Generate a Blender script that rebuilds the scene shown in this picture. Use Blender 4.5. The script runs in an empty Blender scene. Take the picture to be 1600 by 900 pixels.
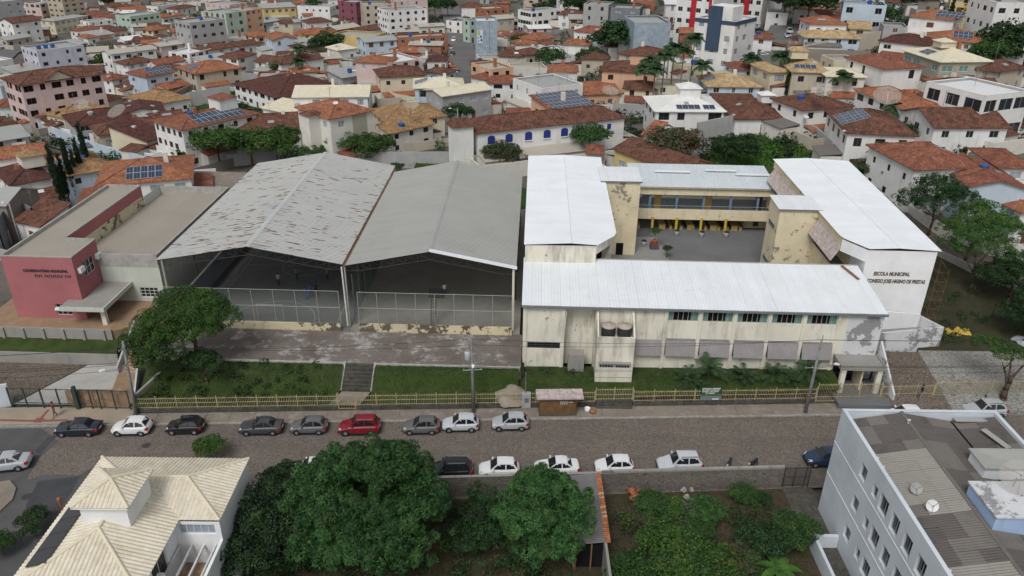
import bpy, math, random
import numpy as np
from mathutils import Vector, Matrix
R = math.radians
random.seed(7); NR = np.random.default_rng(11)
SC = bpy.context.scene
COL = SC.collection

# ---------------------------------------------------------------- camera
CAM_H = 47.0; FPX = 1217.0; TILT = R(26.8); ROLL = R(0.7)
FW = np.array([0, math.cos(TILT), -math.sin(TILT)])
DN0 = np.array([0, -math.sin(TILT), -math.cos(TILT)])
RX0 = np.array([1.0, 0, 0])
RT = math.cos(ROLL) * RX0 - math.sin(ROLL) * DN0
DN = math.cos(ROLL) * DN0 + math.sin(ROLL) * RX0
CP = np.array([0, 0, CAM_H])
cam = bpy.data.cameras.new('camera'); camo = bpy.data.objects.new('camera', cam); COL.objects.link(camo)
cam.sensor_width = 36; cam.lens = 36 * FPX / 1600; cam.clip_start = .5; cam.clip_end = 6000
camo.matrix_world = Matrix(((RT[0], -DN[0], -FW[0], 0), (RT[1], -DN[1], -FW[1], 0), (RT[2], -DN[2], -FW[2], CAM_H), (0, 0, 0, 1)))
SC.camera = camo
# ---------------------------------------------------------------- sky, sun, exposure
W = bpy.data.worlds.new('World'); SC.world = W; W.use_nodes = True
nt = W.node_tree; nt.nodes.clear()
sky = nt.nodes.new('ShaderNodeTexSky'); sky.sky_type = 'NISHITA'; sky.sun_disc = False
SUN_EL, SUN_AZ = 52, 200
sky.sun_elevation = R(SUN_EL); sky.sun_rotation = R(SUN_AZ); sky.dust_density = 4; sky.air_density = 1.4; sky.altitude = 600
hs = nt.nodes.new('ShaderNodeHueSaturation'); hs.inputs['Saturation'].default_value = .20
bg = nt.nodes.new('ShaderNodeBackground'); bg.inputs['Strength'].default_value = .1
wo = nt.nodes.new('ShaderNodeOutputWorld')
nt.links.new(sky.outputs[0], hs.inputs['Color']); nt.links.new(hs.outputs[0], bg.inputs[0]); nt.links.new(bg.outputs[0], wo.inputs[0])
sl = bpy.data.lights.new('sun', 'SUN'); sl.energy = 1.5; sl.angle = R(22); sl.color = (1, .97, .93)
so = bpy.data.objects.new('sun', sl); COL.objects.link(so)
az = R(SUN_AZ)   # nishita: rotation clockwise from +Y
sd = Vector((math.sin(az) * math.cos(R(SUN_EL)), math.cos(az) * math.cos(R(SUN_EL)), math.sin(R(SUN_EL))))
so.rotation_euler = sd.to_track_quat('Z', 'Y').to_euler(); so.location = (0, 0, 120)
SC.view_settings.view_transform = 'Standard'; SC.view_settings.look = 'None'
SC.view_settings.exposure = 0.14; SC.view_settings.gamma = 1; SC.view_settings.use_curve_mapping = False
SC.cycles.max_bounces = 5; SC.cycles.diffuse_bounces = 3; SC.cycles.glossy_bounces = 2; SC.cycles.transparent_max_bounces = 8
SC.cycles.use_adaptive_sampling = True; SC.cycles.adaptive_threshold = .02
SC.render.film_transparent = False

# ---------------------------------------------------------------- where a sight line meets a height
def ray(u, v): return FW + (u - 800) / FPX * RT + (v - 450) / FPX * DN
def P(u, v, z):
    d = ray(u, v); t = (z - CAM_H) / d[2]; return Vector(CP + t * d)
def sstep(t): t = max(0, min(1, t)); return t * t * (3 - 2 * t)
def town_z(X, Y):
    k = max(-.02, min(.06, -.02 + X * .001))
    return 3 + .065 * max(-160, min(150, X)) + k * (min(Y, 480) - 130)
def G(X, Y):
    t = town_z(X, Y)
    a = sstep((Y - 118) / 9); b = sstep((Y - 66) / 60); c = sstep((Y - 66) / 24)
    s = a
    wr = sstep((X - 52) / 9); wl = sstep((-63 - X) / 8)
    s = s * (1 - wr) + b * wr; s = s * (1 - wl) + c * wl
    base = -.5 if Y < 66 else .2
    return base * (1 - s) + t * s
def PG(u, v, h=0.0):
    z = 3.0
    for _ in range(12):
        p = P(u, v, z + h); z = z * .4 + .6 * G(p.x, p.y)
    p = P(u, v, z + h); p.z = z
    return p
# school compound frame
SA = R(-1.6); SO = Vector((1.2, 71.6, 0))
def S(a, b, z=0.0): return Vector((SO.x + a * math.cos(SA) - b * math.sin(SA), SO.y + a * math.sin(SA) + b * math.cos(SA), z))

# ---------------------------------------------------------------- mesh helpers
class MB:
    def __init__(s): s.v = []; s.f = []; s.m = []; s.uv = []
    def poly(s, pts, m=0, uv=None):
        n = len(s.v); s.v += [tuple(p) for p in pts]; s.f.append(tuple(range(n, n + len(pts)))); s.m.append(m); s.uv.append(uv); return s
    def quad(s, a, b, c, d, m=0, uv=None): return s.poly((a, b, c, d), m, uv)
    def box(s, x0, y0, z0, x1, y1, z1, m=0, mt=None):
        n = len(s.v)
        s.v += [(x0, y0, z0), (x1, y0, z0), (x1, y1, z0), (x0, y1, z0), (x0, y0, z1), (x1, y0, z1), (x1, y1, z1), (x0, y1, z1)]
        for k, q in enumerate(((3, 2, 1, 0), (4, 5, 6, 7), (0, 1, 5, 4), (1, 2, 6, 5), (2, 3, 7, 6), (3, 0, 4, 7))):
            s.f.append(tuple(n + i for i in q)); s.m.append(mt if (mt is not None and k == 1) else m); s.uv.append(None)
        return s
    def cyl(s, p0, p1, r0, r1=None, n=8, m=0, cap=True):
        r1 = r0 if r1 is None else r1
        p0 = Vector(p0); p1 = Vector(p1); d = (p1 - p0).normalized()
        a = d.orthogonal().normalized(); b = d.cross(a); k = len(s.v)
        for p, r in ((p0, r0), (p1, r1)):
            for i in range(n):
                t = 2 * math.pi * i / n; s.v.append(tuple(p + a * math.cos(t) * r + b * math.sin(t) * r))
        for i in range(n):
            j = (i + 1) % n; s.f.append((k + i, k + j, k + n + j, k + n + i)); s.m.append(m); s.uv.append(None)
        if cap:
            s.f.append(tuple(k + n - 1 - i for i in range(n))); s.m.append(m); s.uv.append(None)
            s.f.append(tuple(k + n + i for i in range(n))); s.m.append(m); s.uv.append(None)
        return s
    def tube(s, pts, r, n=6, m=0):
        for i in range(len(pts) - 1):
            ra = r[i] if isinstance(r, (list, tuple)) else r; rb = r[i + 1] if isinstance(r, (list, tuple)) else r
            s.cyl(pts[i], pts[i + 1], ra, rb, n, m)
        return s
    def lathe(s, prof, n=12, m=0, o=(0, 0, 0)):
        k = len(s.v)
        for r, z in prof:
            for i in range(n):
                t = 2 * math.pi * i / n; s.v.append((o[0] + r * math.cos(t), o[1] + r * math.sin(t), o[2] + z))
        for q in range(len(prof) - 1):
            for i in range(n):
                j = (i + 1) % n; s.f.append((k + q * n + i, k + q * n + j, k + (q + 1) * n + j, k + (q + 1) * n + i)); s.m.append(m); s.uv.append(None)
        return s
    def extrude(s, poly, axis, a, b, m=0):
        # poly in the two other axes, extruded along axis from a to b
        def mk(p, c): return (c, p[0], p[1]) if axis == 0 else ((p[0], c, p[1]) if axis == 1 else (p[0], p[1], c))
        n = len(poly); s.poly([mk(p, a) for p in poly], m); s.poly([mk(p, b) for p in reversed(poly)], m)
        for i in range(n):
            j = (i + 1) % n; s.poly((mk(poly[i], a), mk(poly[i], b), mk(poly[j], b), mk(poly[j], a)), m)
        return s
    def mesh(s, name, mats, smooth=False):
        me = bpy.data.meshes.new(name); me.from_pydata(s.v, [], s.f)
        for m in (mats if isinstance(mats, (list, tuple)) else [mats]): me.materials.append(M[m] if isinstance(m, str) else m)
        if len(me.polygons) == len(s.m): me.polygons.foreach_set('material_index', s.m)
        if any(u is not None for u in s.uv):
            lay = me.uv_layers.new(name='UVMap'); k = 0; arr = []
            for f, u in zip(s.f, s.uv):
                arr += list(u) if u is not None else [(0, 0)] * len(f)
            lay.data.foreach_set('uv', [c for p in arr for c in p])
        if smooth: me.polygons.foreach_set('use_smooth', [True] * len(me.polygons))
        me.update(); return me
    def build(s, name, mats, parent=None, loc=(0, 0, 0), rz=0.0, smooth=False):
        return ob(name, s.mesh(name, mats, smooth), parent, loc, rz)
def ob(name, me, parent=None, loc=(0, 0, 0), rz=0.0, sc=None):
    o = bpy.data.objects.new(name, me); COL.objects.link(o); o.location = loc
    if rz: o.rotation_euler = (0, 0, rz)
    if sc is not None: o.scale = sc if isinstance(sc, (tuple, list)) else (sc, sc, sc)
    if parent is not None: o.parent = parent
    return o
def tag(o, label=None, cat=None, group=None, kind=None):
    if label: o['label'] = label
    if cat: o['category'] = cat
    if group: o['group'] = group
    if kind: o['kind'] = kind
    return o
def thing(name, label, cat, loc=(0, 0, 0), rz=0.0, group=None):
    return tag(ob(name, None, None, loc, rz), label, cat, group)
def struct(o): o['kind'] = 'structure'; return o

# ---------------------------------------------------------------- materials
M = {}
class NB:
    def __init__(s, name):
        s.mt = bpy.data.materials.new(name); s.mt.use_nodes = True; s.t = s.mt.node_tree; s.b = s.t.nodes['Principled BSDF']; M[name] = s.mt
    def n(s, ty, **kw):
        x = s.t.nodes.new(ty)
        for k, v in kw.items():
            if k in x.inputs: x.inputs[k].default_value = v
            else: setattr(x, k, v)
        return x
    def l(s, a, b): s.t.links.new(a, b)
    def pos(s, scale=(1, 1, 1), obj=False):
        g = s.n('ShaderNodeTexCoord').outputs['Object'] if obj else s.n('ShaderNodeNewGeometry').outputs['Position']
        mp = s.n('ShaderNodeMapping'); mp.inputs['Scale'].default_value = scale; s.l(g, mp.inputs[0]); return mp.outputs[0]
    def noise(s, scale, detail=4, rough=.6, vec=None, ms=(1, 1, 1)):
        x = s.n('ShaderNodeTexNoise'); x.inputs['Scale'].default_value = scale; x.inputs['Detail'].default_value = detail; x.inputs['Roughness'].default_value = rough
        s.l(vec if vec is not None else s.pos(ms), x.inputs['Vector']); return x.outputs['Fac']
    def rng(s, fac, a, b, c=0., d=1.):
        x = s.n('ShaderNodeMapRange'); x.clamp = True
        for i, v in zip((1, 2, 3, 4), (a, b, c, d)): x.inputs[i].default_value = v
        s.l(fac, x.inputs[0]); return x.outputs[0]
    def mix(s, fac, a, b, mode='MIX'):
        x = s.n('ShaderNodeMix'); x.data_type = 'RGBA'; x.blend_type = mode
        for i, v in ((0, fac), (6, a), (7, b)):
            if hasattr(v, 'links') or hasattr(v, 'is_linked'): s.l(v, x.inputs[i])
            else: x.inputs[i].default_value = (v if i == 0 else (*v, 1) if len(v) == 3 else v)
        return x.outputs[2]
    def math(s, op, a, b=None):
        x = s.n('ShaderNodeMath'); x.operation = op
        for i, v in ((0, a), (1, b)):
            if v is None: continue
            if hasattr(v, 'is_linked'): s.l(v, x.inputs[i])
            else: x.inputs[i].default_value = v
        return x.outputs[0]
    def bump(s, h, strength=.3, dist=.05):
        x = s.n('ShaderNodeBump'); x.inputs['Strength'].default_value = strength; x.inputs['Distance'].default_value = dist
        s.l(h, x.inputs['Height']); s.l(x.outputs[0], s.b.inputs['Normal'])
    def out(s, col, rough=.8, spec=.3, metal=0):
        if hasattr(col, 'is_linked'): s.l(col, s.b.inputs['Base Color'])
        else: s.b.inputs['Base Color'].default_value = (*col, 1)
        s.b.inputs['Roughness'].default_value = rough; s.b.inputs['Specular IOR Level'].default_value = spec; s.b.inputs['Metallic'].default_value = metal
        return s.mt
def gcol(c, k): return tuple(min(1, x * k) for x in c)
def plain(name, col, rough=.6, spec=.4, metal=0, var=.12, scale=2.0, rnd=0.0):
    b = NB(name); f = b.noise(scale, 3)
    c = b.mix(b.rng(f, .3, .7), gcol(col, 1 - var), gcol(col, 1 + var))
    if rnd:
        oi = b.n('ShaderNodeObjectInfo').outputs['Random']
        c = b.mix(1.0, c, b.rng_col(oi, 1 - rnd, 1 + rnd), 'MULTIPLY')
    return b.out(c, rough, spec, metal)
def rng_col(s, f, a, b):
    x = s.rng(f, 0, 1, a, b); c = s.n('ShaderNodeCombineColor')
    for i in range(3): s.l(x, c.inputs[i])
    return c.outputs[0]
NB.rng_col = rng_col
def wall(name, col, stain=(.16, .15, .13), amt=.35, peel=None, peel_th=.62, scale=.35, rough=.85, ps=.9, st0=.54):
    """plaster: large tone drift, vertical rain streaks, optional peeled patches"""
    b = NB(name)
    c = b.mix(b.rng(b.noise(scale, 4), .3, .7), gcol(col, .88), gcol(col, 1.06))
    st = b.noise(1.3, 5, .65, ms=(1, 1, .16)); st2 = b.noise(.25, 3)
    fac = b.math('MULTIPLY', b.rng(st, st0, st0 + .24), b.rng(st2, .35, .65, 0, amt))
    c = b.mix(fac, c, stain)
    if peel:
        p = b.noise(ps, 7, .72); q = b.noise(.17, 2)
        pf = b.rng(b.math('ADD', p, b.rng(q, .3, .7, -.14, .1)), peel_th, peel_th + .03)
        c = b.mix(pf, c, b.mix(b.noise(5, 3), gcol(peel, .6), gcol(peel, 1.25)))
        b.bump(b.math('SUBTRACT', b.noise(14, 3), pf), .25, .02)
    else: b.bump(b.noise(9, 3), .12, .02)
    return b.out(c, rough, .2)
def tile(name, a, bcol, dark, dk=.5, tw=.24, tl=.42, vr=(.72, 1.25)):
    """clay tiles: per-tile tone from UV cells, mould drift in world space, rounded rows as relief"""
    b = NB(name)
    uv = b.n('ShaderNodeUVMap').outputs[0]
    mp = b.n('ShaderNodeMapping'); mp.inputs['Scale'].default_value = (1 / tw, 1 / tl, 1); b.l(uv, mp.inputs[0])
    fl = b.n('ShaderNodeVectorMath'); fl.operation = 'FLOOR'; b.l(mp.outputs[0], fl.inputs[0])
    wn = b.n('ShaderNodeTexWhiteNoise'); b.l(fl.outputs[0], wn.inputs['Vector'])
    base = b.mix(b.rng(b.noise(.5, 5, .7), .36, .64), a, bcol)
    base = b.mix(b.math('MULTIPLY', b.rng(b.noise(.9, 6, .75), .47, .62), dk), base, dark)
    base = b.mix(1.0, base, b.rng_col(wn.outputs[0], *vr), 'MULTIPLY')
    sp = b.n('ShaderNodeSeparateXYZ'); b.l(mp.outputs[0], sp.inputs[0])
    wv = b.math('ABSOLUTE', b.math('SINE', b.math('MULTIPLY', sp.outputs[0], math.pi)))
    fr = b.math('FRACT', sp.outputs[1])
    b.bump(b.math('ADD', wv, b.math('MULTIPLY', fr, .5)), .5, .06)
    return b.out(base, .88, .15)
def metalroof(name, col, dirt=(.35, .33, .3), amt=.3, rust=None, rust_th=.6, rough=.5):
    b = NB(name)
    oi = b.n('ShaderNodeObjectInfo').outputs['Random']
    c = b.mix(b.rng(b.noise(.3, 4), .3, .7), gcol(col, .93), gcol(col, 1.04))
    c = b.mix(b.math('MULTIPLY', b.rng(b.noise(.6, 6, .7), .5, .75), amt), c, dirt)
    c = b.mix(1.0, c, b.rng_col(oi, .975, 1.02), 'MULTIPLY')
    if rust:
        r = b.noise(1, 2, .5, ms=(.6, 4.2, 1)); r2 = b.noise(.12, 2)
        c = b.mix(b.rng(b.math('ADD', r, b.rng(r2, .35, .65, -.035, .03)), rust_th - .01, rust_th + .045), c, rust)
    return b.out(c, rough, .3)
def leafm(name, a, bcol, rough=.6):
    b = NB(name)
    c = b.mix(b.rng(b.noise(1.7, 3), .3, .7), a, bcol)
    c = b.mix(1.0, c, b.rng_col(b.n('ShaderNodeObjectInfo').outputs['Random'], .8, 1.2), 'MULTIPLY')
    b.out(c, rough, .25)
    b.b.inputs['Subsurface Weight'].default_value = 0
    tr = b.n('ShaderNodeBsdfTranslucent'); b.l(c, tr.inputs[0])
    ms = b.n('ShaderNodeMixShader'); ms.inputs[0].default_value = .22
    o = b.t.nodes['Material Output']; b.l(b.b.outputs[0], ms.inputs[1]); b.l(tr.outputs[0], ms.inputs[2]); b.l(ms.outputs[0], o.inputs[0])
    return b.mt
def soil(name, cols, scale=.4, bump=.4, rough=.95, fine=9, th=(.38, .62)):
    b = NB(name); c = b.mix(b.rng(b.noise(scale, 6, .65), *th), cols[0], cols[1])
    if len(cols) > 2: c = b.mix(b.rng(b.noise(scale * 2.7, 6, .7), .52, .66), c, cols[2])
    c = b.mix(1.0, c, b.rng_col(b.noise(fine, 4, .7), .62, 1.38), 'MULTIPLY')
    b.bump(b.noise(fine, 4, .7), bump, .05); return b.out(c, rough, .1)
def cells(name, a, bcol, joint, scale, ms=(1, 1, 1), edge=.06, drift=.3):
    """cobbles or setts: voronoi stones with sunk joints"""
    b = NB(name); v = b.n('ShaderNodeTexVoronoi'); v.inputs['Scale'].default_value = scale; p = b.pos(ms); b.l(p, v.inputs['Vector'])
    e = b.n('ShaderNodeTexVoronoi'); e.feature = 'DISTANCE_TO_EDGE'; e.inputs['Scale'].default_value = scale; b.l(p, e.inputs['Vector'])
    sc = b.n('ShaderNodeSeparateColor'); b.l(v.outputs['Color'], sc.inputs[0])
    c = b.mix(sc.outputs[0], a, bcol)
    c = b.mix(1.0, c, b.rng_col(b.noise(.25, 5, .7), 1 - drift, 1 + drift), 'MULTIPLY')
    c = b.mix(1.0, c, b.rng_col(b.noise(.5, 4, .6, ms=(.12, 1.3, 1)), 1 - drift, 1 + drift), 'MULTIPLY')
    jf = b.rng(e.outputs['Distance'], edge * .4, edge)
    c = b.mix(jf, joint, c); b.bump(jf, .6, .03)
    return b.out(c, .9, .15)
wall('cream_plaster', (.74, .71, .61), st0=.47, stain=(.24, .22, .18), amt=1.0, peel=(.26, .23, .19), peel_th=.645)
wall('yellow_plaster', (.72, .635, .45), amt=.6, peel=(.27, .235, .2), peel_th=.615)
wall('white_plaster', (.80, .81, .82), amt=.2, stain=(.4, .4, .38))
wall('patched_render', (.62, .63, .65), amt=.2, peel=(.30, .30, .31), peel_th=.50, ps=.42)
wall('bare_render', (.36, .36, .34), amt=.5)
wall('old_concrete', (.30, .29, .27), amt=.7, stain=(.08, .08, .07))
wall('mossy_base_wall', (.62, .55, .38), amt=.8, peel=(.13, .11, .085), peel_th=.50)
wall('red_paint', (.39, .145, .155), amt=.2, stain=(.2, .06, .07))
wall('pale_green_paint', (.52, .55, .49), amt=.25)
wall('blue_paint', (.58, .625, .675), amt=.25, stain=(.33, .37, .42))
wall('tank_blue', (.36, .48, .68), amt=.5, stain=(.2, .25, .3))
wall('grey_plaster', (.42, .43, .44), amt=.4)
for k, c in dict(white=(.74, .735, .72), offwhite=(.67, .645, .59), cream=(.62, .56, .42), beige=(.47, .42, .34), pink=(.60, .47, .45), lavender=(.52, .52, .60), paleblue=(.50, .58, .66), yellow=(.62, .50, .24), mint=(.42, .52, .44), peach=(.62, .40, .27), grey=(.38, .38, .38), dgrey=(.2, .21, .23), brick=(.34, .15, .09), olive=(.38, .36, .29), cyan=(.45, .62, .66), maroon=(.22, .08, .11), navy=(.05, .08, .13), stone=(.26, .23, .2)).items():
    wall('w_' + k, c, amt=.55)
tile('t_orange', (.36, .155, .085), (.27, .105, .062), (.13, .07, .05), .6)
tile('t_red', (.285, .118, .074), (.205, .08, .055), (.09, .046, .038), .65)
tile('t_brown', (.185, .084, .057), (.125, .06, .045), (.045, .03, .026), .75)
tile('t_dark', (.125, .05, .04), (.09, .04, .034), (.035, .025, .022), .65)
tile('t_ochre', (.36, .235, .12), (.30, .17, .085), (.14, .1, .06), .55)
tile('t_tan', (.50, .38, .22), (.40, .27, .15), (.2, .16, .1), .5)
tile('t_cream', (.71, .655, .54), (.66, .60, .485), (.42, .35, .24), .35, .31, .40, (.93, 1.05))
tile('t_creamflat', (.68, .63, .49), (.64, .59, .45), (.4, .35, .25), .2, vr=(.95, 1.04))
tile('t_white', (.74, .74, .72), (.7, .7, .68), (.45, .44, .42), .2, vr=(.95, 1.04))
metalroof('m_grey', (.34, .35, .34), amt=.45)
metalroof('m_beige', (.44, .41, .35), amt=.45)
metalroof('m_white', (.70, .71, .72), amt=.25)
metalroof('school_white', (.75, .78, .81), dirt=(.5, .51, .52), amt=.4, rough=.42)
metalroof('school_grey', (.60, .65, .68), dirt=(.4, .42, .45), amt=.35, rough=.4)
metalroof('gym_grey', (.315, .32, .305), dirt=(.28, .28, .25), amt=.5, rough=.55)
metalroof('gym_rusty', (.385, .39, .38), dirt=(.33, .31, .28), amt=.5, rust=(.125, .068, .053), rust_th=.607)
metalroof('hall_brown', (.33, .30, .255), dirt=(.24, .215, .18), amt=.5, rough=.8)
metalroof('asbestos_dark', (.115, .104, .098), dirt=(.05, .045, .045), amt=.7, rough=.95)
metalroof('asbestos_mid', (.165, .152, .14), dirt=(.1, .09, .085), amt=.7, rough=.95)
metalroof('asbestos_light', (.275, .262, .24), dirt=(.2, .185, .16), amt=.6, rough=.95)
metalroof('awning_grey', (.27, .25, .255), dirt=(.4, .38, .37), amt=.5, rough=.8)
metalroof('shed_sheet', (.16, .155, .155), dirt=(.25, .24, .23), amt=.5, rough=.9)
plain('concrete', (.36, .35, .33), .9, .15, var=.2, scale=1.2); plain('pole_concrete', (.22, .22, .22), .9, .15, var=.2)
plain('kerb', (.30, .29, .27), .9, .15, var=.25)
plain('glass_dark', (.02, .025, .03), .12, .5, var=.3); plain('void_dark', (.012, .012, .013), .9, .1)  # opaque near-black: darkness of unlit rooms and openings put into the colour
plain('glass_car', (.016, .02, .024), .03, .9, var=.05); plain('glass_green', (.14, .27, .25), .2, .5)
plain('frame_white', (.6, .6, .6), .5); plain('frame_dark', (.06, .055, .05), .5); plain('frame_wood', (.13, .055, .032), .6); plain('frame_grey', (.3, .31, .32), .5)
plain('shutter_blue', (.02, .035, .22), .5); plain('door_tan', (.48, .33, .14), .6); plain('wood', (.2, .11, .06), .8)
plain('fence_yellow', (.42, .36, .215), .6, var=.25); plain('gate_green', (.035, .06, .05), .5); plain('steel_pale', (.36, .36, .31), .5)
plain('steel_grey', (.25, .26, .27), .45, metal=.4); plain('steel_dark', (.05, .045, .042), .6); plain('rust', (.15, .07, .04), .9, var=.4)
plain('black_plastic', (.018, .018, .02), .5); plain('rubber', (.016, .016, .017), .85); plain('rim', (.42, .43, .45), .35, metal=.6)
plain('white_plastic', (.75, .76, .77), .4); plain('blue_tank', (.03, .09, .28), .5); plain('tank_lid', (.40, .34, .29), .8); plain('tank_black', (.035, .037, .042), .6)
plain('red_lamp', (.32, .015, .02), .25); plain('headlamp', (.55, .57, .6), .15); plain('solar', (.025, .04, .075), .15, .6, var=.25, scale=.6); plain('solar_frame', (.42, .45, .5), .4)
plain('letter_brown', (.11, .075, .05), .7); plain('letter_dark', (.06, .04, .05), .7); plain('letter_white', (.7, .72, .72), .6)
plain('sign_green', (.015, .06, .045), .6); plain('sign_grass', (.06, .14, .045), .7, var=.5, scale=8); plain('sign_grey', (.16, .19, .21), .6)
plain('kiosk_brown', (.155, .088, .042), .6, var=.3, scale=1.5); plain('kiosk_green', (.03, .1, .08), .6); plain('roof_rusty', (.45, .38, .37), .7, var=.3)
plain('skin', (.26, .13, .08), .6); plain('hair', (.012, .01, .009), .6); plain('cloth_red', (.2, .02, .03), .9); plain('cloth_white', (.68, .69, .7), .9); plain('cloth_blue', (.02, .1, .42), .9); plain('cloth_black', (.02, .02, .022), .9); plain('denim', (.045, .06, .1), .9); plain('cloth_grey', (.25, .26, .28), .9); plain('cloth_pink', (.5, .36, .33), .9)
plain('bark', (.085, .065, .05), .95, .1, var=.35, scale=5); plain('bark_pale', (.2, .17, .14), .95, .1, var=.3, scale=5)
plain('tarp_yellow', (.46, .33, .055), .7); plain('clay_tile', (.34, .13, .06), .9, var=.4, scale=4); plain('clay_pale', (.42, .3, .22), .9, var=.3, scale=4)
plain('planter_red', (.22, .05, .045), .7); plain('planter_blue', (.06, .09, .13), .7); plain('table_yellow', (.40, .30, .12), .6)  # table yellow is darkened for the shade under the rear gallery
plain('corr_blue', (.16, .20, .25), .7); plain('corr_white', (.62, .63, .62), .7); plain('pillar_blue', (.14, .2, .3), .7); plain('pillar_yellow', (.55, .40, .06), .6)
plain('green_fence', (.10, .14, .10), .7); plain('paint_line', (.3, .32, .3), .8); plain('red_tile', (.25, .085, .07), .85, var=.2); plain('brown_tile', (.30, .2, .13), .85, var=.35, scale=1.5)
plain('bench_blue', (.2, .36, .45), .6); plain('logo_green', (.35, .48, .03), .5); plain('logo_white', (.62, .66, .7), .5); plain('logo_blue', (.04, .1, .24), .5); plain('stripe_red', (.42, .02, .035), .5)
plain('tile_blue_grey', (.30, .36, .42), .5, var=.2, scale=.8)
for k, c, r in (('black', (.012, .013, .016), .25), ('white', (.72, .73, .74), .3), ('dgrey', (.06, .063, .068), .28), ('grey', (.13, .13, .135), .3), ('red', (.22, .008, .016), .25), ('silver', (.40, .42, .44), .3), ('lsilver', (.52, .55, .58), .3), ('blue', (.02, .045, .09), .28), ('navy', (.015, .02, .035), .25)):
    plain('car_' + k, c, r, .5, var=.03); M['car_' + k].node_tree.nodes['Principled BSDF'].inputs['Coat Weight'].default_value = .5
leafm('leaf_mango', (.026, .075, .024), (.040, .105, .032)); leafm('leaf_mango_bright', (.052, .135, .038), (.075, .17, .048))  # second mango tone is a brighter leaf green, mixed in at random
leafm('leaf_dark', (.018, .040, .016), (.028, .058, .022)); leafm('leaf_mid', (.038, .082, .025), (.058, .11, .034)); leafm('leaf_fresh', (.045, .12, .018), (.075, .16, .03))
leafm('leaf_yellow', (.10, .13, .025), (.14, .15, .03)); leafm('leaf_olive', (.05, .065, .03), (.075, .085, .04)); leafm('leaf_dry', (.13, .085, .05), (.09, .07, .045)); leafm('leaf_rust', (.16, .09, .03), (.12, .1, .03))
leafm('leaf_palm', (.04, .085, .035), (.065, .115, .05)); leafm('leaf_cypress', (.010, .026, .014), (.02, .042, .02)); leafm('grass_blade', (.035, .075, .012), (.06, .11, .02)); leafm('grass_lush', (.05, .13, .02), (.075, .17, .03)); leafm('flower_pink', (.3, .06, .12), (.2, .04, .09))
soil('lawn', ((.030, .052, .014), (.05, .075, .022), (.075, .065, .035)), .6); soil('lush_ground', ((.03, .062, .015), (.045, .085, .022), (.06, .06, .03)), .3)
soil('red_soil', ((.085, .062, .044), (.05, .046, .028), (.032, .048, .018)), .6); soil('dark_soil', ((.04, .04, .024), (.06, .052, .035), (.03, .045, .015)), .5)
soil('town_ground', ((.15, .135, .12), (.10, .095, .085), (.05, .07, .03)), .08, .2)
soil('asphalt', ((.085, .086, .088), (.11, .11, .11)), .3, .2, fine=30); soil('asphalt_dark', ((.06, .062, .068), (.075, .077, .082)), .4, .2, fine=30)
soil('town_road', ((.13, .13, .135), (.16, .155, .15)), .2, .1, fine=12)
soil('pavement', ((.25, .215, .18), (.195, .17, .145), (.29, .26, .23)), .35, .2, fine=14); soil('pavement_pale', ((.36, .30, .23), (.29, .25, .2)), .4, .2, fine=14)
soil('drive_pale', ((.44, .43, .41), (.36, .35, .33)), .3, .1, fine=12); soil('yard_dark', ((.195, .172, .155), (.135, .115, .102), (.40, .385, .37)), .22, .25, fine=7)
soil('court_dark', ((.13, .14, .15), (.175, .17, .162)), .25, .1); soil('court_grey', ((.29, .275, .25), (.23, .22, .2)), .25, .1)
soil('courtyard_grey', ((.17, .175, .18), (.14, .145, .15)), .2, .15, fine=16); soil('courtyard_pale', ((.28, .28, .27), (.24, .24, .235)), .3, .1, fine=16)
soil('tiled_terrace', ((.33, .22, .14), (.26, .18, .12)), .8, .1, fine=10); soil('plinth_dark', ((.07, .068, .06), (.11, .1, .09), (.04, .05, .03)), .8, .3, fine=8)
soil('sand', ((.30, .265, .22), (.24, .21, .17)), .6, .5, fine=8); soil('setts_brown', ((.2, .15, .115), (.15, .125, .1)), .5, .2)
cells('cobble', (.215, .182, .157), (.155, .134, .118), (.10, .086, .074), 5.4, edge=.08, drift=.26); cells('setts', (.20, .16, .13), (.14, .12, .1), (.07, .06, .05), 3.2, edge=.08); cells('pavers_pale', (.30, .29, .275), (.235, .23, .215), (.11, .11, .085), 2.3, ms=(1, 1.4, 1), edge=.06)
cells('block_wall', (.19, .17, .15), (.14, .125, .11), (.08, .072, .065), 2.6, ms=(1, 1, 2), edge=.05)
# ================================================================ ground and streets
def grid_sheet(name, mat, xs, ys, zf):
    xs = list(xs); ys = list(ys); n = len(xs)
    v = [(x, y, zf(x, y)) for y in ys for x in xs]
    f = [(j * n + i, j * n + i + 1, (j + 1) * n + i + 1, (j + 1) * n + i) for j in range(len(ys) - 1) for i in range(n - 1)]
    me = bpy.data.meshes.new(name); me.from_pydata(v, [], f); me.materials.append(M[mat]); me.polygons.foreach_set('use_smooth', [True] * len(f))
    return ob(name, me)
xs = [-3000, -1500, -800, -500] + list(range(-400, 401, 8)) + [500, 800, 1500, 3000]
ys = [-1500, -500, -100] + list(range(-40, 60, 20)) + list(range(62, 480, 7)) + [560, 700, 1000, 1800, 3500]
struct(grid_sheet('ground', 'town_ground', xs, ys, lambda x, y: G(x, y) - .12))
def sheet(name, mat, pts, z, skirt=0.0, parent=None):
    mb = MB(); p3 = [(p[0], p[1], z if len(p) < 3 else p[2]) for p in pts]
    mb.poly(p3)
    if skirt:
        for i in range(len(p3)):
            a = p3[i]; b = p3[(i + 1) % len(p3)]
            mb.quad((a[0], a[1], a[2] - skirt), (b[0], b[1], b[2] - skirt), b, a)
    o = mb.build(name, mat, parent); return o
def ccw(pts): return pts
YF = lambda x: 63.58 + .043 * x       # far kerb
YN = lambda x: 52.9 + .06 * x         # near wall face
YS = lambda x: 65.72 + .046 * x       # yellow fence
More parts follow.
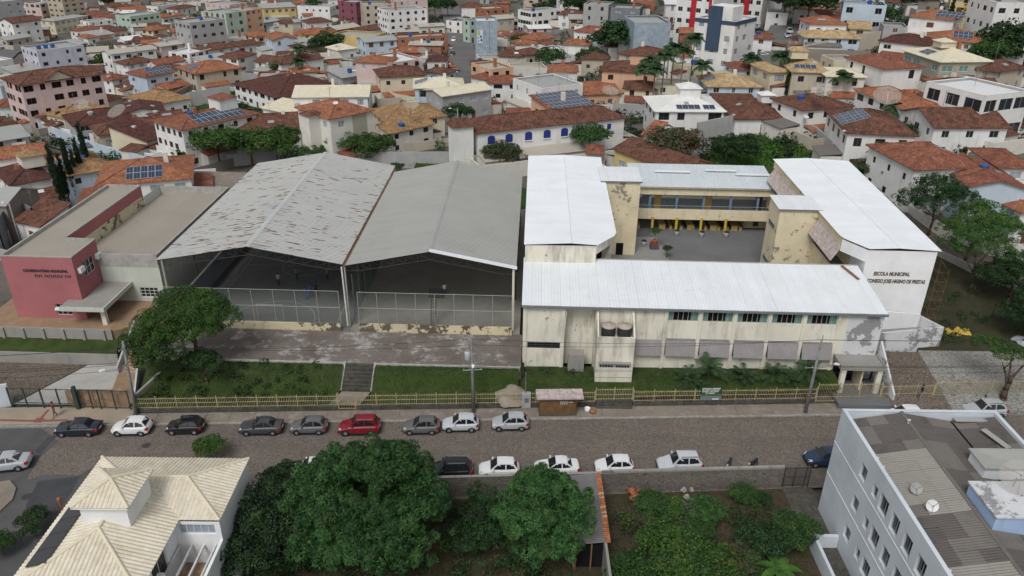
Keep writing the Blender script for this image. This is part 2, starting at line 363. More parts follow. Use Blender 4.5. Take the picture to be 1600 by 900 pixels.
pp = lambda u, v, z=0: tuple(P(u, v, z))[:2]
struct(sheet('asphalt_road', 'asphalt', [(-160, 30), (-33.5, 30), (-33.2, 49.6), (-30, 49.8), (-30, YF(-30)), (-160, YF(-160) - 1)], 0.0))
struct(sheet('cobbled_street', 'cobble', [pp(40, 752), pp(70, 742), pp(125, 742), pp(170, 716), (-20.5, 51.2), (140, YN(140)), (140, YF(140)), (-46, YF(-46)), pp(92, 690), pp(62, 715), pp(50, 735)], .012))
struct(sheet('asphalt_patch', 'asphalt_dark', [pp(54, 705), pp(75, 682), pp(92, 679), pp(62, 709)], .016))
struct(sheet('asphalt_patch', 'asphalt_dark', [pp(40, 790), pp(60, 752), pp(125, 744), pp(110, 770), pp(60, 850)], .018))
for u, v, lab in ((229, 696, 'dark round manhole cover in the cobbles below the white hatchback'), (42, 776, 'worn round manhole cover in the asphalt near the corner kerb')):
    p = P(u, v, 0); mb = MB().lathe([(0, .03), (.34, .03), (.36, .022), (.42, .02)], 18); tag(mb.build('manhole_cover', 'steel_dark', None, p), lab, 'manhole')
# kerb and slabs of the far pavement
sw = struct(sheet('sidewalk', 'pavement', [(-160, YF(-160)), (140, YF(140)), (140, YS(140) + .3), (-160, YS(-160) + .3)], .10, .3))
x = -37.6; k = 0
while x < 60:
    w = 3.2 + .8 * random.random() if x > -2 else 2.4
    x1 = x + w; g = .03
    mb = MB(); z = .145 + random.uniform(-.012, .012)
    a = [(x + g, YF(x) + .26), (x1 - g, YF(x1) + .26), (x1 - g, YS(x1) - .22), (x + g, YS(x) - .22)]
    mb.poly([(*q, z) for q in a])
    for i in range(4): q, r = a[i], a[(i + 1) % 4]; mb.quad((*q, .08), (*r, .08), (*r, z), (*q, z))
    mb.build('slab', 'pavement', sw); x = x1
x = -90.0
while x < 90:
    x1 = x + 1.0; mb = MB(); z = .15 + random.uniform(-.01, .01)
    a = [(x + .012, YF(x) - .02), (x1 - .012, YF(x1) - .02), (x1 - .012, YF(x1) + .235), (x + .012, YF(x) + .235)]
    mb.poly([(*q, z) for q in a])
    for i in range(4): q, r = a[i], a[(i + 1) % 4]; mb.quad((*q, -.1), (*r, -.1), (*r, z), (*q, z))
    mb.build('kerb_stone', 'kerb', sw); x = x1
# pale conservatory forecourt with the red guide tiles
struct(sheet('forecourt_pavement', 'pavement_pale', [(-62, YF(-62) + .28), (-37.8, YF(-37.8) + .28), (-37.8, 65.2), (-62, 64.0)], .155))
rt = tag(MB().poly([(*pp(0, 655, .16), .163), (*pp(0, 658, .16), .163), (*pp(52, 659, .16), .163), (*pp(108, 658, .16), .163), (*pp(108, 655, .16), .163), (*pp(52, 656, .16), .163)]).poly([(*pp(53, 660, .16), .166), (*pp(66, 660, .16), .166), (*pp(70, 653, .16), .166), (*pp(57, 653, .16), .166)]).poly([(*pp(62, 653, .16), .163), (*pp(67, 653, .16), .163), (*pp(78, 640, .16), .163), (*pp(74, 640, .16), .163)]).build('guide_tiles', 'red_tile'), 'red tactile guide strip across the pale forecourt', 'paving strip')
struct(sheet('corner_pavement', 'pavement', [pp(-30, 760), pp(16, 752), pp(26, 764), pp(20, 782), pp(-10, 810), pp(-60, 850)], .15, .2))
# ---------------- compound levels
lawnz = lambda a, b: .62 + 1.95 * sstep((b + 6.6) / 4.4)
def fb(a):   # fence line in compound frame
    w = S(a, 0); return (YS(w.x) - w.y) / math.cos(SA) + .25
def slope(name, mat, a0, a1, b1, zf, n=14, m=8):
    mb = MB(); pts = []
    for i in range(n + 1):
        a = a0 + (a1 - a0) * i / n; b0 = fb(a)
        pts.append([S(a, b0 + (b1 - b0) * j / m, zf(a, b0 + (b1 - b0) * j / m)) for j in range(m + 1)])
    for i in range(n):
        for j in range(m): mb.quad(pts[i][j], pts[i + 1][j], pts[i + 1][j + 1], pts[i][j + 1])
    return struct(mb.build(name, mat, smooth=True))
slope('lawn', 'lawn', -39.4, -18.75, -2.25, lawnz); slope('lawn', 'lawn', -15.45, -.3, -2.25, lawnz)
slope('lawn', 'lawn', -.3, 33.2, .1, lambda a, b: .6 + .75 * sstep((b + 5.5) / 5) + .02 * a)
def lsheet(name, mat, pts, z, skirt=0.0): return struct(sheet(name, mat, [tuple(S(a, b, zz[0] if zz else z)) for a, b, *zz in pts], z, skirt))
lsheet('paved_yard', 'yard_dark', [(-40.4, -2.25), (-.1, -2.25), (-.1, 4.6), (-40.4, 4.6)], 2.6, 2.4)
yk = MB().box(-40.4, -2.45, 2.2, -18.75, -2.2, 2.69).build('yard_kerb', 'concrete', None, S(0, 0), SA); struct(yk)
yk = MB().box(-15.45, -2.45, 2.2, -.2, -2.2, 2.69).build('yard_kerb', 'concrete', None, S(0, 0), SA); struct(yk)
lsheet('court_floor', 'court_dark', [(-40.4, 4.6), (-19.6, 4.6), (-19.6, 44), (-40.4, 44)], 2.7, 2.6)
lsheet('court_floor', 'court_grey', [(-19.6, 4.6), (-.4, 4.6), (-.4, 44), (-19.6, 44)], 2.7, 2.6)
lsheet('rear_garden', 'lush_ground', [(-21, 43.6), (46, 43.6), (46, 62), (-21, 66)], 2.72, .5); lsheet('rear_yard', 'pavement', [(-62, 33), (-40.5, 33), (-21, 44), (-21, 60), (-62, 60)], 2.3, 4)
lsheet('side_passage', 'dark_soil', [(-.4, -2.2), (.2, -2.2), (.2, 44), (-.4, 44)], 1.9, .5)
lsheet('courtyard_paving', 'courtyard_grey', [(0, 8), (48, 8), (48, 50), (0, 50)], 1.5, .5)
lsheet('courtyard_paving', 'courtyard_pale', [(12, 22), (20.6, 22), (19.2, 36.5), (12, 36.5)], 1.506)
# court lines
mb = MB()
def lstrip(a0, b0, a1, b1, w=.08):
    d = Vector((a1 - a0, b1 - b0, 0)).normalized(); n = Vector((-d.y, d.x, 0)) * w / 2
    mb.quad(S(a0 - n.x, b0 - n.y, 2.706), S(a1 - n.x, b1 - n.y, 2.706), S(a1 + n.x, b1 + n.y, 2.706), S(a0 + n.x, b0 + n.y, 2.706))
for q in ((-37, 6, -37, 36), (-21.5, 6, -21.5, 36), (-37, 6, -21.5, 6), (-37, 36, -21.5, 36), (-37, 21, -21.5, 21)): lstrip(*q)
for cy, r in ((21, 3),):
    for i in range(28): t0, t1 = 2 * math.pi * i / 28, 2 * math.pi * (i + 1) / 28; lstrip(-29.2 + r * math.cos(t0), cy + r * math.sin(t0), -29.2 + r * math.cos(t1), cy + r * math.sin(t1))
for i in range(16): t0, t1 = math.pi * i / 16, math.pi * (i + 1) / 16; lstrip(-29.2 + 5 * math.cos(t0), 6 + 5 * math.sin(t0), -29.2 + 5 * math.cos(t1), 6 + 5 * math.sin(t1))
tag(mb.build('court_lines', 'paint_line'), 'faded white court markings on the floor of the rusty roofed hall', 'court lines')
# east side: sloping forecourt, pale parking, garden, ramp street
lsheet('east_forecourt', 'setts', [(38, -4.5, .6), (44, -5, .6), (44.5, 4.6, 1.7), (38, 4.6, 1.7)], 1, .8)
lsheet('parking_pavers', 'pavers_pale', [(44, -5, .58), (66, -4.2, .58), (66, 5.2, 1.9), (44.4, 4.9, 1.75)], 1, .8)
lsheet('east_garden', 'dark_soil', [(44.4, 4.7, 1.72), (66, 5.0, 1.88), (66, 16, 3.0), (58, 30, 3.6), (50, 44, 4.2), (46.4, 44, 4.2), (45.3, 8.6, 2.2)], 1, 1.5)
def ribbon(name, mat, px, w, dz=.2, n=14, wz=True):
    pts = [Vector(q) if not isinstance(q, tuple) or len(q) == 3 else PG(*q) for q in px]
    fine = []
    for i in range(len(pts) - 1):
        for k in range(n): fine.append(pts[i].lerp(pts[i + 1], k / n))
    fine.append(pts[-1]); mb = MB(); L = []
    for i, p in enumerate(fine):
        a = fine[max(0, i - 1)]; b = fine[min(len(fine) - 1, i + 1)]; d = Vector((b.x - a.x, b.y - a.y, 0)).normalized(); nn = Vector((-d.y, d.x, 0)) * w / 2
        l = p + nn; r = p - nn; z = max(G(l.x, l.y), G(r.x, r.y), G(p.x, p.y)) + dz
        L.append(((l.x, l.y, z), (r.x, r.y, z)))
    for i in range(len(L) - 1): mb.quad(L[i][1], L[i + 1][1], L[i + 1][0], L[i][0])
    return struct(mb.build(name, mat, smooth=True))
ribbon('side_street', 'setts', [(1660, 490), (1560, 432), (1490, 392), (1420, 342), (1370, 295), (1340, 268)], 5.5, .35)
ribbon('town_street', 'town_road', [(712, 135), (724, 100), (718, 60), (708, 30), (700, 5)], 9, .3)
ribbon('town_street', 'town_road', [(1205, 118), (1213, 92), (1222, 62), (1232, 40)], 9, .3)
ribbon('town_street', 'town_road', [(-30, 120), (10, 85), (40, 68)], 8, .3)
ribbon('town_street', 'town_road', [(-20, 200), (30, 205), (90, 222), (150, 240), (230, 262), (330, 285)], 6.5, .3)
ribbon('town_street', 'town_road', [(590, 170), (690, 210), (740, 232)], 6, .3)
ribbon('town_street', 'town_road', [(1180, 128), (1240, 140), (1330, 260), (1345, 330)], 5, .3)
struct(grid_sheet('overgrown_lot', 'lush_ground', [P(1130, 230, 5).x + i * 2.2 for i in range(14)], [118 + j * 3 for j in range(12)], lambda x, y: G(x, y) + .25 + .25 * math.sin(x * 1.3) * math.cos(y * .9)))
struct(grid_sheet('overgrown_lot', 'lush_ground', [P(255, 150, 0).x + i * 2 for i in range(15)], [P(330, 155, 0).y + j * 2.5 for j in range(8)], lambda x, y: G(x, y) + .25))
# garden behind the near wall
struct(sheet('garden_soil', 'red_soil', [(-19.5, 24), (25.9, 24), (25.9, YN(25.9) - .3), (-19.5, YN(-19.5) - .3)], .0))
struct(sheet('near_ground', 'dark_soil', [(-60, -40), (80, -40), (80, 53), (-60, 49)], -.06))
struct(sheet('driveway', 'plinth_dark', [(24.3, 24), (27, 24), (27, YN(27) - .2), (24.3, YN(24.3) - .2)], .02))

# ================================================================ leaves
def leaf_mesh(name, C, N, size, mats, mi, asp=.45, droop=.3, jitter=.7):
    """C centres, N outward directions; one folded quad per leaf"""
    n = len(C); r = NR.normal(size=(n, 3)); up = np.array([0, 0, 1.])
    nn = N + jitter * r; nn[:, 2] += .35; nn /= np.linalg.norm(nn, axis=1)[:, None] + 1e-9
    t = np.cross(nn, NR.normal(size=(n, 3))); t /= np.linalg.norm(t, axis=1)[:, None] + 1e-9
    t[:, 2] -= droop; t /= np.linalg.norm(t, axis=1)[:, None] + 1e-9
    b = np.cross(nn, t); b /= np.linalg.norm(b, axis=1)[:, None] + 1e-9
    s = size * NR.uniform(.7, 1.3, size=(n, 1)); L = t * s; Wd = b * s * asp
    v = np.empty((n, 4, 3)); v[:, 0] = C - L * .5; v[:, 1] = C + Wd * .5; v[:, 2] = C + L * .5; v[:, 3] = C - Wd * .5
    me = bpy.data.meshes.new(name); me.vertices.add(n * 4); me.vertices.foreach_set('co', v.reshape(-1))
    me.loops.add(n * 4); me.loops.foreach_set('vertex_index', np.arange(n * 4, dtype=np.int32))
    me.polygons.add(n); me.polygons.foreach_set('loop_start', np.arange(0, n * 4, 4, dtype=np.int32)); me.polygons.foreach_set('loop_total', np.full(n, 4, dtype=np.int32))
    for m in mats: me.materials.append(M[m])
    me.polygons.foreach_set('material_index', mi.astype(np.int32)); me.update(calc_edges=True); return me
def crown(name, lobes, nclump, nleaf, rc, size, mats, pm, asp=.45, droop=.3, fill=.35, jit=.7, hemi=-.25):
    """lobes: (x,y,z,rx,ry,rz); clumps of leaves sit on and inside the lobes"""
    vol = np.array([l[3] * l[4] for l in lobes]) ** 1.0; vol /= vol.sum()
    C = []; N = []; I = []
    for k in range(nclump):
        l = lobes[NR.choice(len(lobes), p=vol)]
        d = NR.normal(size=3); d /= np.linalg.norm(d)
        if d[2] < hemi: d[2] = -d[2] * .6
        rr = NR.uniform(.86, 1.06) if NR.random() > fill else NR.uniform(.35, .85)
        c = np.array(l[:3]) + d * np.array(l[3:]) * rr
        q = NR.normal(size=(nleaf, 3)); q /= np.linalg.norm(q, axis=1)[:, None]
        q = q + d * .55; q /= np.linalg.norm(q, axis=1)[:, None]
        r = rc * NR.uniform(.65, 1.25); rad = r * NR.uniform(.55, 1.0, size=(nleaf, 1)) ** .6
        C.append(c + q * rad * np.array([1, 1, .8])); N.append(q)
        m = NR.choice(len(mats), p=pm); mi = np.full(nleaf, m); o = NR.random(nleaf) < .25; mi[o] = NR.choice(len(mats), size=o.sum(), p=pm); I.append(mi)
    return leaf_mesh(name, np.concatenate(C), np.concatenate(N), size, mats, np.concatenate(I), asp, droop, jit)
def trunk_mb(h, r, limbs, lean=(0, 0), m=0, split=.55):
    """tapered trunk, then limbs (x,y,z tips) leaving it around its upper part"""
    mb = MB(); top = Vector((lean[0], lean[1], h)); pts = [Vector((0, 0, -.6))]
    for i in range(1, 5):
        t = i / 4; pts.append(Vector((lean[0] * t + random.uniform(-.06, .06) * h * .3, lean[1] * t + random.uniform(-.06, .06) * h * .3, h * t)))
    mb.tube(pts, [r * 1.35, r, r * .85, r * .7, r * .55], 8)
    for L in limbs:
        t = random.uniform(split, 1); a = Vector((lean[0] * t, lean[1] * t, h * t)); b = Vector(L); mid = a.lerp(b, .5) + Vector((0, 0, .08 * (b - a).length))
        mb.tube([a, mid, b], [r * .45, r * .3, r * .1], 6)
        for _ in range(2):
            c = b + Vector((random.uniform(-1, 1), random.uniform(-1, 1), random.uniform(0, .8))) * (b - a).length * .35; mb.tube([mid.lerp(b, .4), c], [r * .2, r * .06], 5)
    return mb
def lobes_ball(R_, H, n=7, flat=.8, seed=0):
    rr = random.Random(seed); L = [(0, 0, H, R_ * .72, R_ * .72, R_ * .6 * flat)]
    for i in range(n):
        t = 2 * math.pi * (i + rr.random() * .7) / n; d = R_ * rr.uniform(.45, .66); L.append((d * math.cos(t), d * math.sin(t), H + R_ * rr.uniform(-.32, .22) * flat, R_ * rr.uniform(.32, .46), R_ * rr.uniform(.32, .46), R_ * rr.uniform(.28, .4) * flat))
    return L
TREE_CACHE = {}
KINDS = {'mango': (['leaf_mango', 'leaf_mango_bright', 'leaf_mid', 'leaf_rust'], [.54, .36, .095, .005]), 'dark': (['leaf_dark', 'leaf_mango', 'leaf_mid'], [.5, .35, .15]), 'mid': (['leaf_mid', 'leaf_mango', 'leaf_fresh'], [.55, .25, .2]), 'fresh': (['leaf_fresh', 'leaf_mid', 'leaf_yellow'], [.52, .42, .06]),
         'olive': (['leaf_olive', 'leaf_mid', 'leaf_dry'], [.5, .3, .2]), 'dry': (['leaf_dry', 'leaf_olive', 'leaf_mid'], [.55, .3, .15])}
def far_crown(kind, var, near):
    k = (kind, var, near)
    if k not in TREE_CACHE:
        ms, pm = KINDS[kind]; lb = lobes_ball(1, 0, 6, .85, seed=hash(kind) % 97 + var)
        TREE_CACHE[k] = crown('crown', lb, 130 if near else 95, 50 if near else 38, .22 if near else .24, .085 if near else .115, ms, pm, .6, .2)
    return TREE_CACHE[k]
TRUNKS = {}
def far_trunk(var):
    if var not in TRUNKS:
        random.seed(90 + var); TRUNKS[var] = trunk_mb(1.0, .085, [(.45 * math.cos(t), .45 * math.sin(t), 1.35) for t in (0.3 + var, 2.3 + var, 4.4 + var)]).mesh('trunk', 'bark', True)
    return TRUNKS[var]
tree_n = 0
def tree(p, h, r, kind, label, group=None, near=False, name='tree', flat=.85):
    """h: height of the crown's centre, r: crown radius (m)"""
    global tree_n; tree_n += 1; v = tree_n % 3
    t = thing(name, label, 'tree' if name != 'shrub' else 'shrub', p, tree_n * 1.7, group)
    ob('trunk', far_trunk(v), t, (0, 0, 0), 0, (max(.5, r * .42), max(.5, r * .42), max(.4, h * .72)))
    ob('crown', far_crown(kind, v, near), t, (0, 0, h), 0, (r, r, r * flat)); return t
def palm_mesh(n, L, mats=('leaf_palm', 'leaf_mid'), droop=1.0, up=.55, pairs=16, lw=.05, ll=.32):
    mb = MB()
    for i in range(n):
        az_ = 2 * math.pi * i / n + random.uniform(-.2, .2); el = up * random.uniform(.1, 1.4); l = L * random.uniform(.8, 1.1); pts = []
        for k in range(9):
            t = k / 8; rr = l * t * math.cos(el) * (1 - .12 * t); z = l * t * math.sin(el) - droop * l * .55 * t * t; pts.append(Vector((math.cos(az_) * rr, math.sin(az_) * rr, z)))
        mb.tube(pts, [.035 * L / 2] * 4 + [.02 * L / 2] * 3 + [.008 * L / 2] * 2, 3, 1)
        side = Vector((-math.sin(az_), math.cos(az_), 0))
        for k in range(2, pairs):
            t = k / pairs * 8; j = min(7, int(t)); p = pts[j].lerp(pts[j + 1], t - j); d = (pts[j + 1] - pts[j]).normalized()
            for s in (-1, 1):
                a = ll * L / 2 * 1.6 * math.sin(math.pi * (.15 + .8 * k / pairs)); q = p + (side * s * .8 + d * .55 + Vector((0, 0, -.45 * droop))) * a; w = d * lw * L / 2
                mb.quad(p - w, p + w, q + w * .3, q - w * .3, 0 if random.random() < .75 else 1)
    return mb.mesh('fronds', list(mats))
def scatter_grass(name, label, pts_fn, n, size, mat, cat='grass'):
    C = np.array([pts_fn() for _ in range(n)]); N = np.tile(np.array([0, 0, .2]), (n, 1))
    mats = mat if isinstance(mat, list) else [mat]
    me = leaf_mesh(name, C, N, size, mats, NR.integers(0, len(mats), n), .22, -1.2, .8)
    return tag(ob(name, me), label, cat, None, 'stuff')
# ================================================================ building helpers
def rib_mesh(w, L0, L1, nrib, hgt, round_=False, name='sheet', mats='m_grey', y0a=0., y0b=0.):
    """profiled sheet: x across 0..w, y along the slope; its two ends may be cut at a slant"""
    mb = MB(); prof = []
    for i in range(nrib):
        x0 = w * i / nrib; s = w / nrib
        if round_: prof += [(x0, 0), (x0 + s * .25, hgt * .7), (x0 + s * .5, hgt), (x0 + s * .75, hgt * .7)]
        else: prof += [(x0, 0), (x0 + s * .62, 0), (x0 + s * .74, hgt), (x0 + s * .88, hgt)]
    prof.append((w, 0))
    for i in range(len(prof) - 1):
        (xa, za), (xb, zb) = prof[i], prof[i + 1]; f = lambda x, a, b: a + (b - a) * x / w
        mb.quad((xa, f(xa, y0a, y0b), za), (xb, f(xb, y0a, y0b), zb), (xb, f(xb, L0, L1), zb), (xa, f(xa, L0, L1), za))
    return mb.mesh(name, mats, round_)
def frame_at(o, me, parent, org, xd, yd):
    x = Vector(xd).normalized(); y = Vector(yd).normalized(); z = x.cross(y)
    o2 = ob(o, me, parent); m = Matrix.Identity(4)
    for i in range(3): m[i][0] = x[i]; m[i][1] = y[i]; m[i][2] = z[i]; m[i][3] = org[i]
    o2.matrix_basis = m; return o2
def wall_panel(mb, o, xd, w, h, ops, inn, dep=.18, m=0, mr=None):
    """outer face from o along xd (unit), openings cut out with real reveals"""
    o = Vector(o); xd = Vector(xd); inn = Vector(inn); mr = m if mr is None else mr
    xs = sorted({0, w, *[q[0] for q in ops], *[q[1] for q in ops]}); zs = sorted({0, h, *[q[2] for q in ops], *[q[3] for q in ops]})
    pt = lambda x, z, d=0: o + xd * x + Vector((0, 0, z)) + inn * d
    for i in range(len(xs) - 1):
        for j in range(len(zs) - 1):
            cx = (xs[i] + xs[i + 1]) / 2; cz = (zs[j] + zs[j + 1]) / 2
            if any(q[0] < cx < q[1] and q[2] < cz < q[3] for q in ops): continue
            mb.quad(pt(xs[i], zs[j]), pt(xs[i + 1], zs[j]), pt(xs[i + 1], zs[j + 1]), pt(xs[i], zs[j + 1]), m)
    for a, b, c, d in [q[:4] for q in ops]:
        mb.quad(pt(a, c), pt(b, c), pt(b, c, dep), pt(a, c, dep), mr); mb.quad(pt(b, d), pt(a, d), pt(a, d, dep), pt(b, d, dep), mr)
        mb.quad(pt(a, d), pt(a, c), pt(a, c, dep), pt(a, d, dep), mr); mb.quad(pt(b, c), pt(b, d), pt(b, d, dep), pt(b, c, dep), mr)
WC = {}
def win_meshes(w, h, fm, gm, nm=1, joined=False, sill=False, nh=0):
    k = (round(w, 2), round(h, 2), fm, gm, nm, joined, sill, nh)
    if k in WC: return WC[k]
    mb = MB(); t = .07; d = .06
    for q in ((0, 0, w, t), (0, h - t, w, h), (0, t, t, h - t), (w - t, t, w, h - t)): mb.box(q[0], 0, q[1], q[2], d, q[3])
    for i in range(nm): x = w * (i + 1) / (nm + 1); mb.box(x - .03, .006, t, x + .03, d - .006, h - t)
    for i in range(nh): z = h * (i + 1) / (nh + 1); mb.box(t, .008, z - .025, w - t, d - .008, z + .025)
    if sill: mb.box(-.08, -.3, -.07, w + .08, .02, -.004)
    gl = ((t * .5, d * .7, t * .5), (w - t * .5, d * .7, t * .5), (w - t * .5, d * .7, h - t * .5), (t * .5, d * .7, h - t * .5))
    if joined: mb.quad(*gl, 1); r = (mb.mesh('window', [fm, gm]), None)
    else: r = (mb.mesh('window', fm), MB().quad(*gl).mesh('pane', gm))
    WC[k] = r; return r
def window(parent, o, xd, inn, w, h, fm='frame_white', gm='glass_dark', nm=1, joined=False, sill=False, nh=0, name='window'):
    f, g = win_meshes(w, h, fm, gm, nm, joined, sill, nh); q = frame_at(name, f, parent, Vector(o), xd, inn)
    if g: ob('pane', g, q)
    return q
def text_mesh(body, size, ext=.02):
    cu = bpy.data.curves.new('t', 'FONT'); cu.body = body; cu.offset = .018; cu.size = size; cu.extrude = ext; o = bpy.data.objects.new('t', cu); COL.objects.link(o)
    bpy.context.view_layer.update(); me = bpy.data.meshes.new_from_object(o.evaluated_get(bpy.context.evaluated_depsgraph_get())); bpy.data.objects.remove(o); return me
def wall_text(parent, body, width, size, org, xd, mat, name='lettering', lab=None, bold=.0):
    me = text_mesh(body, size); xs_ = [v.co.x for v in me.vertices]; w = max(xs_) - min(xs_); me.materials.clear(); me.materials.append(M[mat])
    o = frame_at(name, me, parent, org, xd, (0, 0, 1)); o.scale = (width / w, 1, 1)
    if lab: o['label'] = lab
    return o

# ================================================================ the school
X3, Y3, Z3 = Vector((1, 0, 0)), Vector((0, 1, 0)), Vector((0, 0, 1))
sch = thing('school_building', 'cream and yellow municipal school with white metal roofs around a paved courtyard', 'school', S(0, 0), SA)
# front block -----------------------------------------------------
mb = MB(); FB = 1.0
wins = [15.13 + 3.58 * k for k in range(5)]
ops = [(.5, 4.0, 2.65, 3.42)]
wall_panel(mb, (0, 0, FB), X3, 4.4, 7.95, ops, Y3)
mb.quad((4.4, 0, FB), (4.4, 1.4, FB), (4.4, 1.4, 8.95), (4.4, 0, 8.95)); mb.quad((4.4, 1.4, FB), (7.6, 1.4, FB), (7.6, 1.4, 8.95), (4.4, 1.4, 8.95)); mb.quad((7.6, 1.4, FB), (7.6, 0, FB), (7.6, 0, 8.95), (7.6, 1.4, 8.95))
ops = [(a - 7.6, a + 3.1 - 7.6, 6.42, 7.66) for a in wins]
wall_panel(mb, (7.6, 0, FB), X3, 26.1, 7.95, ops, Y3)
mb.quad((0, 0, FB), (0, 0, 8.95), (0, 9, 10.05), (0, 9, FB)); mb.quad((37.3, 9, FB), (37.3, 9, 10.05), (37.3, 0, 8.95), (37.3, 0, FB)); mb.quad((37.3, 9.0, 1), (10, 9.0, 1), (10, 9.0, 10.05), (37.3, 9.0, 10.05))
mb.build('front_wall', 'cream_plaster', sch)
MB().quad((33.7, -.004, FB), (37.3, -.004, FB), (37.3, -.004, 8.95), (33.7, -.004, 8.95)).build('end_wall_panel', 'patched_render', sch)['label'] = 'patched white and grey render at the right end of the facade'
window(sch, (.5, .12, FB + 2.65), X3, Y3, 3.5, .77, 'frame_dark', 'glass_dark', 3, nh=1)
for a in wins:
    q = window(sch, (a, .1, FB + 6.42), X3, Y3, 3.1, 1.24, 'steel_pale', 'void_dark', 5)
    for x0, x1 in ((.08, .5), (2.35, 3.0)):
        MB().quad((x0, .035, .08), (x1, .035, .08), (x1, .035, 1.16), (x0, .035, 1.16)).build('curtain', 'glass_green', q)
for a in [0, 4.02] + [11.25] + [14.7 + 3.58 * k for k in range(6)]:
    MB().box(a + .02, -.16, FB, a + .38, .01, 8.9).build('pilaster', 'cream_plaster', sch)
for k in range(6):
    a = 14.7 + 3.58 * k - 3.58
    L = math.hypot(.62, 1.6); me = rib_mesh(3.1, L, L, 16, .03, True, 'awning', 'awning_grey')
    aw = frame_at('awning', me, sch, (a + .43, -.69, 3.55), X3, (0, .62, 1.6))
    MB().poly([(a + .43, -.67, 3.54), (a + .43, -.06, 5.12), (a + .43, -.06, 3.54)]).poly([(a + 3.53, -.67, 3.54), (a + 3.53, -.06, 5.12), (a + 3.53, -.06, 3.54)]).build('awning_bracket', 'steel_dark', sch)
    if k: MB().box(a + .45, -.1, 5.22, a + 3.5, -.004, 5.36).build('ledge', 'old_concrete', sch)
# gutter and roof sheets
MB().box(-.15, -.5, 8.8, 37.45, -.26, 9.0).build('gutter', 'steel_grey', sch)
n = 37; L = math.hypot(9.42, 1.12); me = rib_mesh(37.6 / n - .006, L, L, 3, .02, False, 'roof_sheet', 'school_white')
for i in range(n): frame_at('roof_sheet', me, sch, (-.15 + i * 37.6 / n, -.32, 9.01 + random.uniform(0, .012)), X3, (0, 9.42, 1.12))
MB().box(-.15, 9.02, 9.9, 37.4, 9.2, 10.2).build('fascia', 'steel_pale', sch)
# tank tower in front
mb = MB(); wall_panel(mb, (7.7, -2.5, .6), X3, 3.85, 6.1, [(.35, 1.85, 2.35, 3.05), (2.05, 3.55, 2.35, 3.05)], Y3)
mb.quad((7.7, 0, .6), (7.7, -2.5, .6), (7.7, -2.5, 6.7), (7.7, 0, 8.6)); mb.quad((11.55, -2.5, .6), (11.55, 0, .6), (11.55, 0, 8.6), (11.55, -2.5, 6.7))
mb.quad((7.86, 0, 6.0), (7.86, 0, 8.6), (7.86, -2.34, 6.72), (7.86, -2.34, 6.0)); mb.quad((11.39, 0, 8.6), (11.39, 0, 6), (11.39, -2.34, 6), (11.39, -2.34, 6.72)); mb.quad((7.7, -2.34, 6), (7.7, -2.34, 6.7), (11.55, -2.34, 6.7), (11.55, -2.34, 6))
mb.quad((7.7, -2.5, 6.7), (11.55, -2.5, 6.7), (11.55, -2.34, 6.7), (7.7, -2.34, 6.7)); mb.quad((7.7, -2.34, 6), (11.55, -2.34, 6), (11.55, 0, 6), (7.7, 0, 6)); mb.quad((7.7, -2.5, 6.702), (7.86, -2.5, 6.702), (7.86, 0, 8.602), (7.7, 0, 8.602)); mb.quad((11.39, -2.5, 6.702), (11.55, -2.5, 6.702), (11.55, 0, 8.602), (11.39, 0, 8.602))
mb.build('tank_tower', 'cream_plaster', sch)['label'] = 'stained cream block carrying the water tanks'
for x in (8.05, 9.75): window(sch, (x, -2.4, 2.95), X3, Y3, 1.5, .7, 'frame_white', 'void_dark', 4, nh=1)
MB().box(7.95, -2.95, 3.72, 11.3, -2.52, 3.82).build('window_hood', 'old_concrete', sch)
for i, x in enumerate((8.9, 10.55)):
    t = thing('water_tank', ('left' if i == 0 else 'right') + ' one of two dark round water tanks on the cream block', 'water tank', S(x, -1.1, 6.02), 0, 'school water tanks')
    MB().lathe([(0, 0), (.66, 0), (.70, .1), (.74, .5), (.74, .9), (.70, 1.25)], 18).build('tank_body', 'tank_black', t, smooth=True); MB().lathe([(.76, 1.24), (.76, 1.32), (.55, 1.42), (.22, 1.46), (.2, 1.52), (0, 1.53)], 18).build('tank_lid', 'tank_lid', t, smooth=True)
mb = MB().box(4.9, -.9, 1, 6.6, .3, 3.5); tag(mb.build('meter_shelter', 'old_concrete', None, S(0, 0), SA), 'mossy grey concrete block in the facade recess', 'concrete block')
MB().cyl((4.15, -.1, 1), (4.55, -.12, 8.7), .05).build('downpipe', 'frame_white', sch)
# left wing ------------------------------------------------------
ZR = 12.15
mb = MB()
mb.quad((-.02, 8.1, 5), (7.9, 8.3, 5), (7.9, 8.3, ZR), (-.02, 8.1, ZR)); mb.quad((-.02, 40.3, 1), (-.02, 8.1, 1), (-.02, 8.1, ZR), (-.02, 40.3, ZR)); mb.quad((10, 11.5, 1.5), (10, 40, 1.5), (10, 40, ZR), (10, 11.5, ZR)); mb.quad((10, 40, 1.5), (0, 40.3, 1.5), (0, 40.3, ZR), (10, 40, ZR))
mb.build('left_wing_wall', 'cream_plaster', sch)
mb = MB(); cd = Vector((2.1, 3.2, 0)); cw = cd.length; cd.normalize(); wall_panel(mb, (7.9, 8.3, 8.3), cd, cw, ZR - 8.3, [(.15, cw - .15, .75, 2.75)], Vector((-cd.y, cd.x, 0)), 1.2); mb.build('corner_wall', 'cream_plaster', sch)
MB().quad((8.0 - .9, 8.4 + .7, 8.8), (10 - .9, 11.6 + .7, 8.8), (9.1, 12.3, 11.6), (7.1, 9.1, 11.6)).build('gallery_dark_sheet', 'void_dark', sch)  # near-black sheet stands for the shade inside the corner corridor
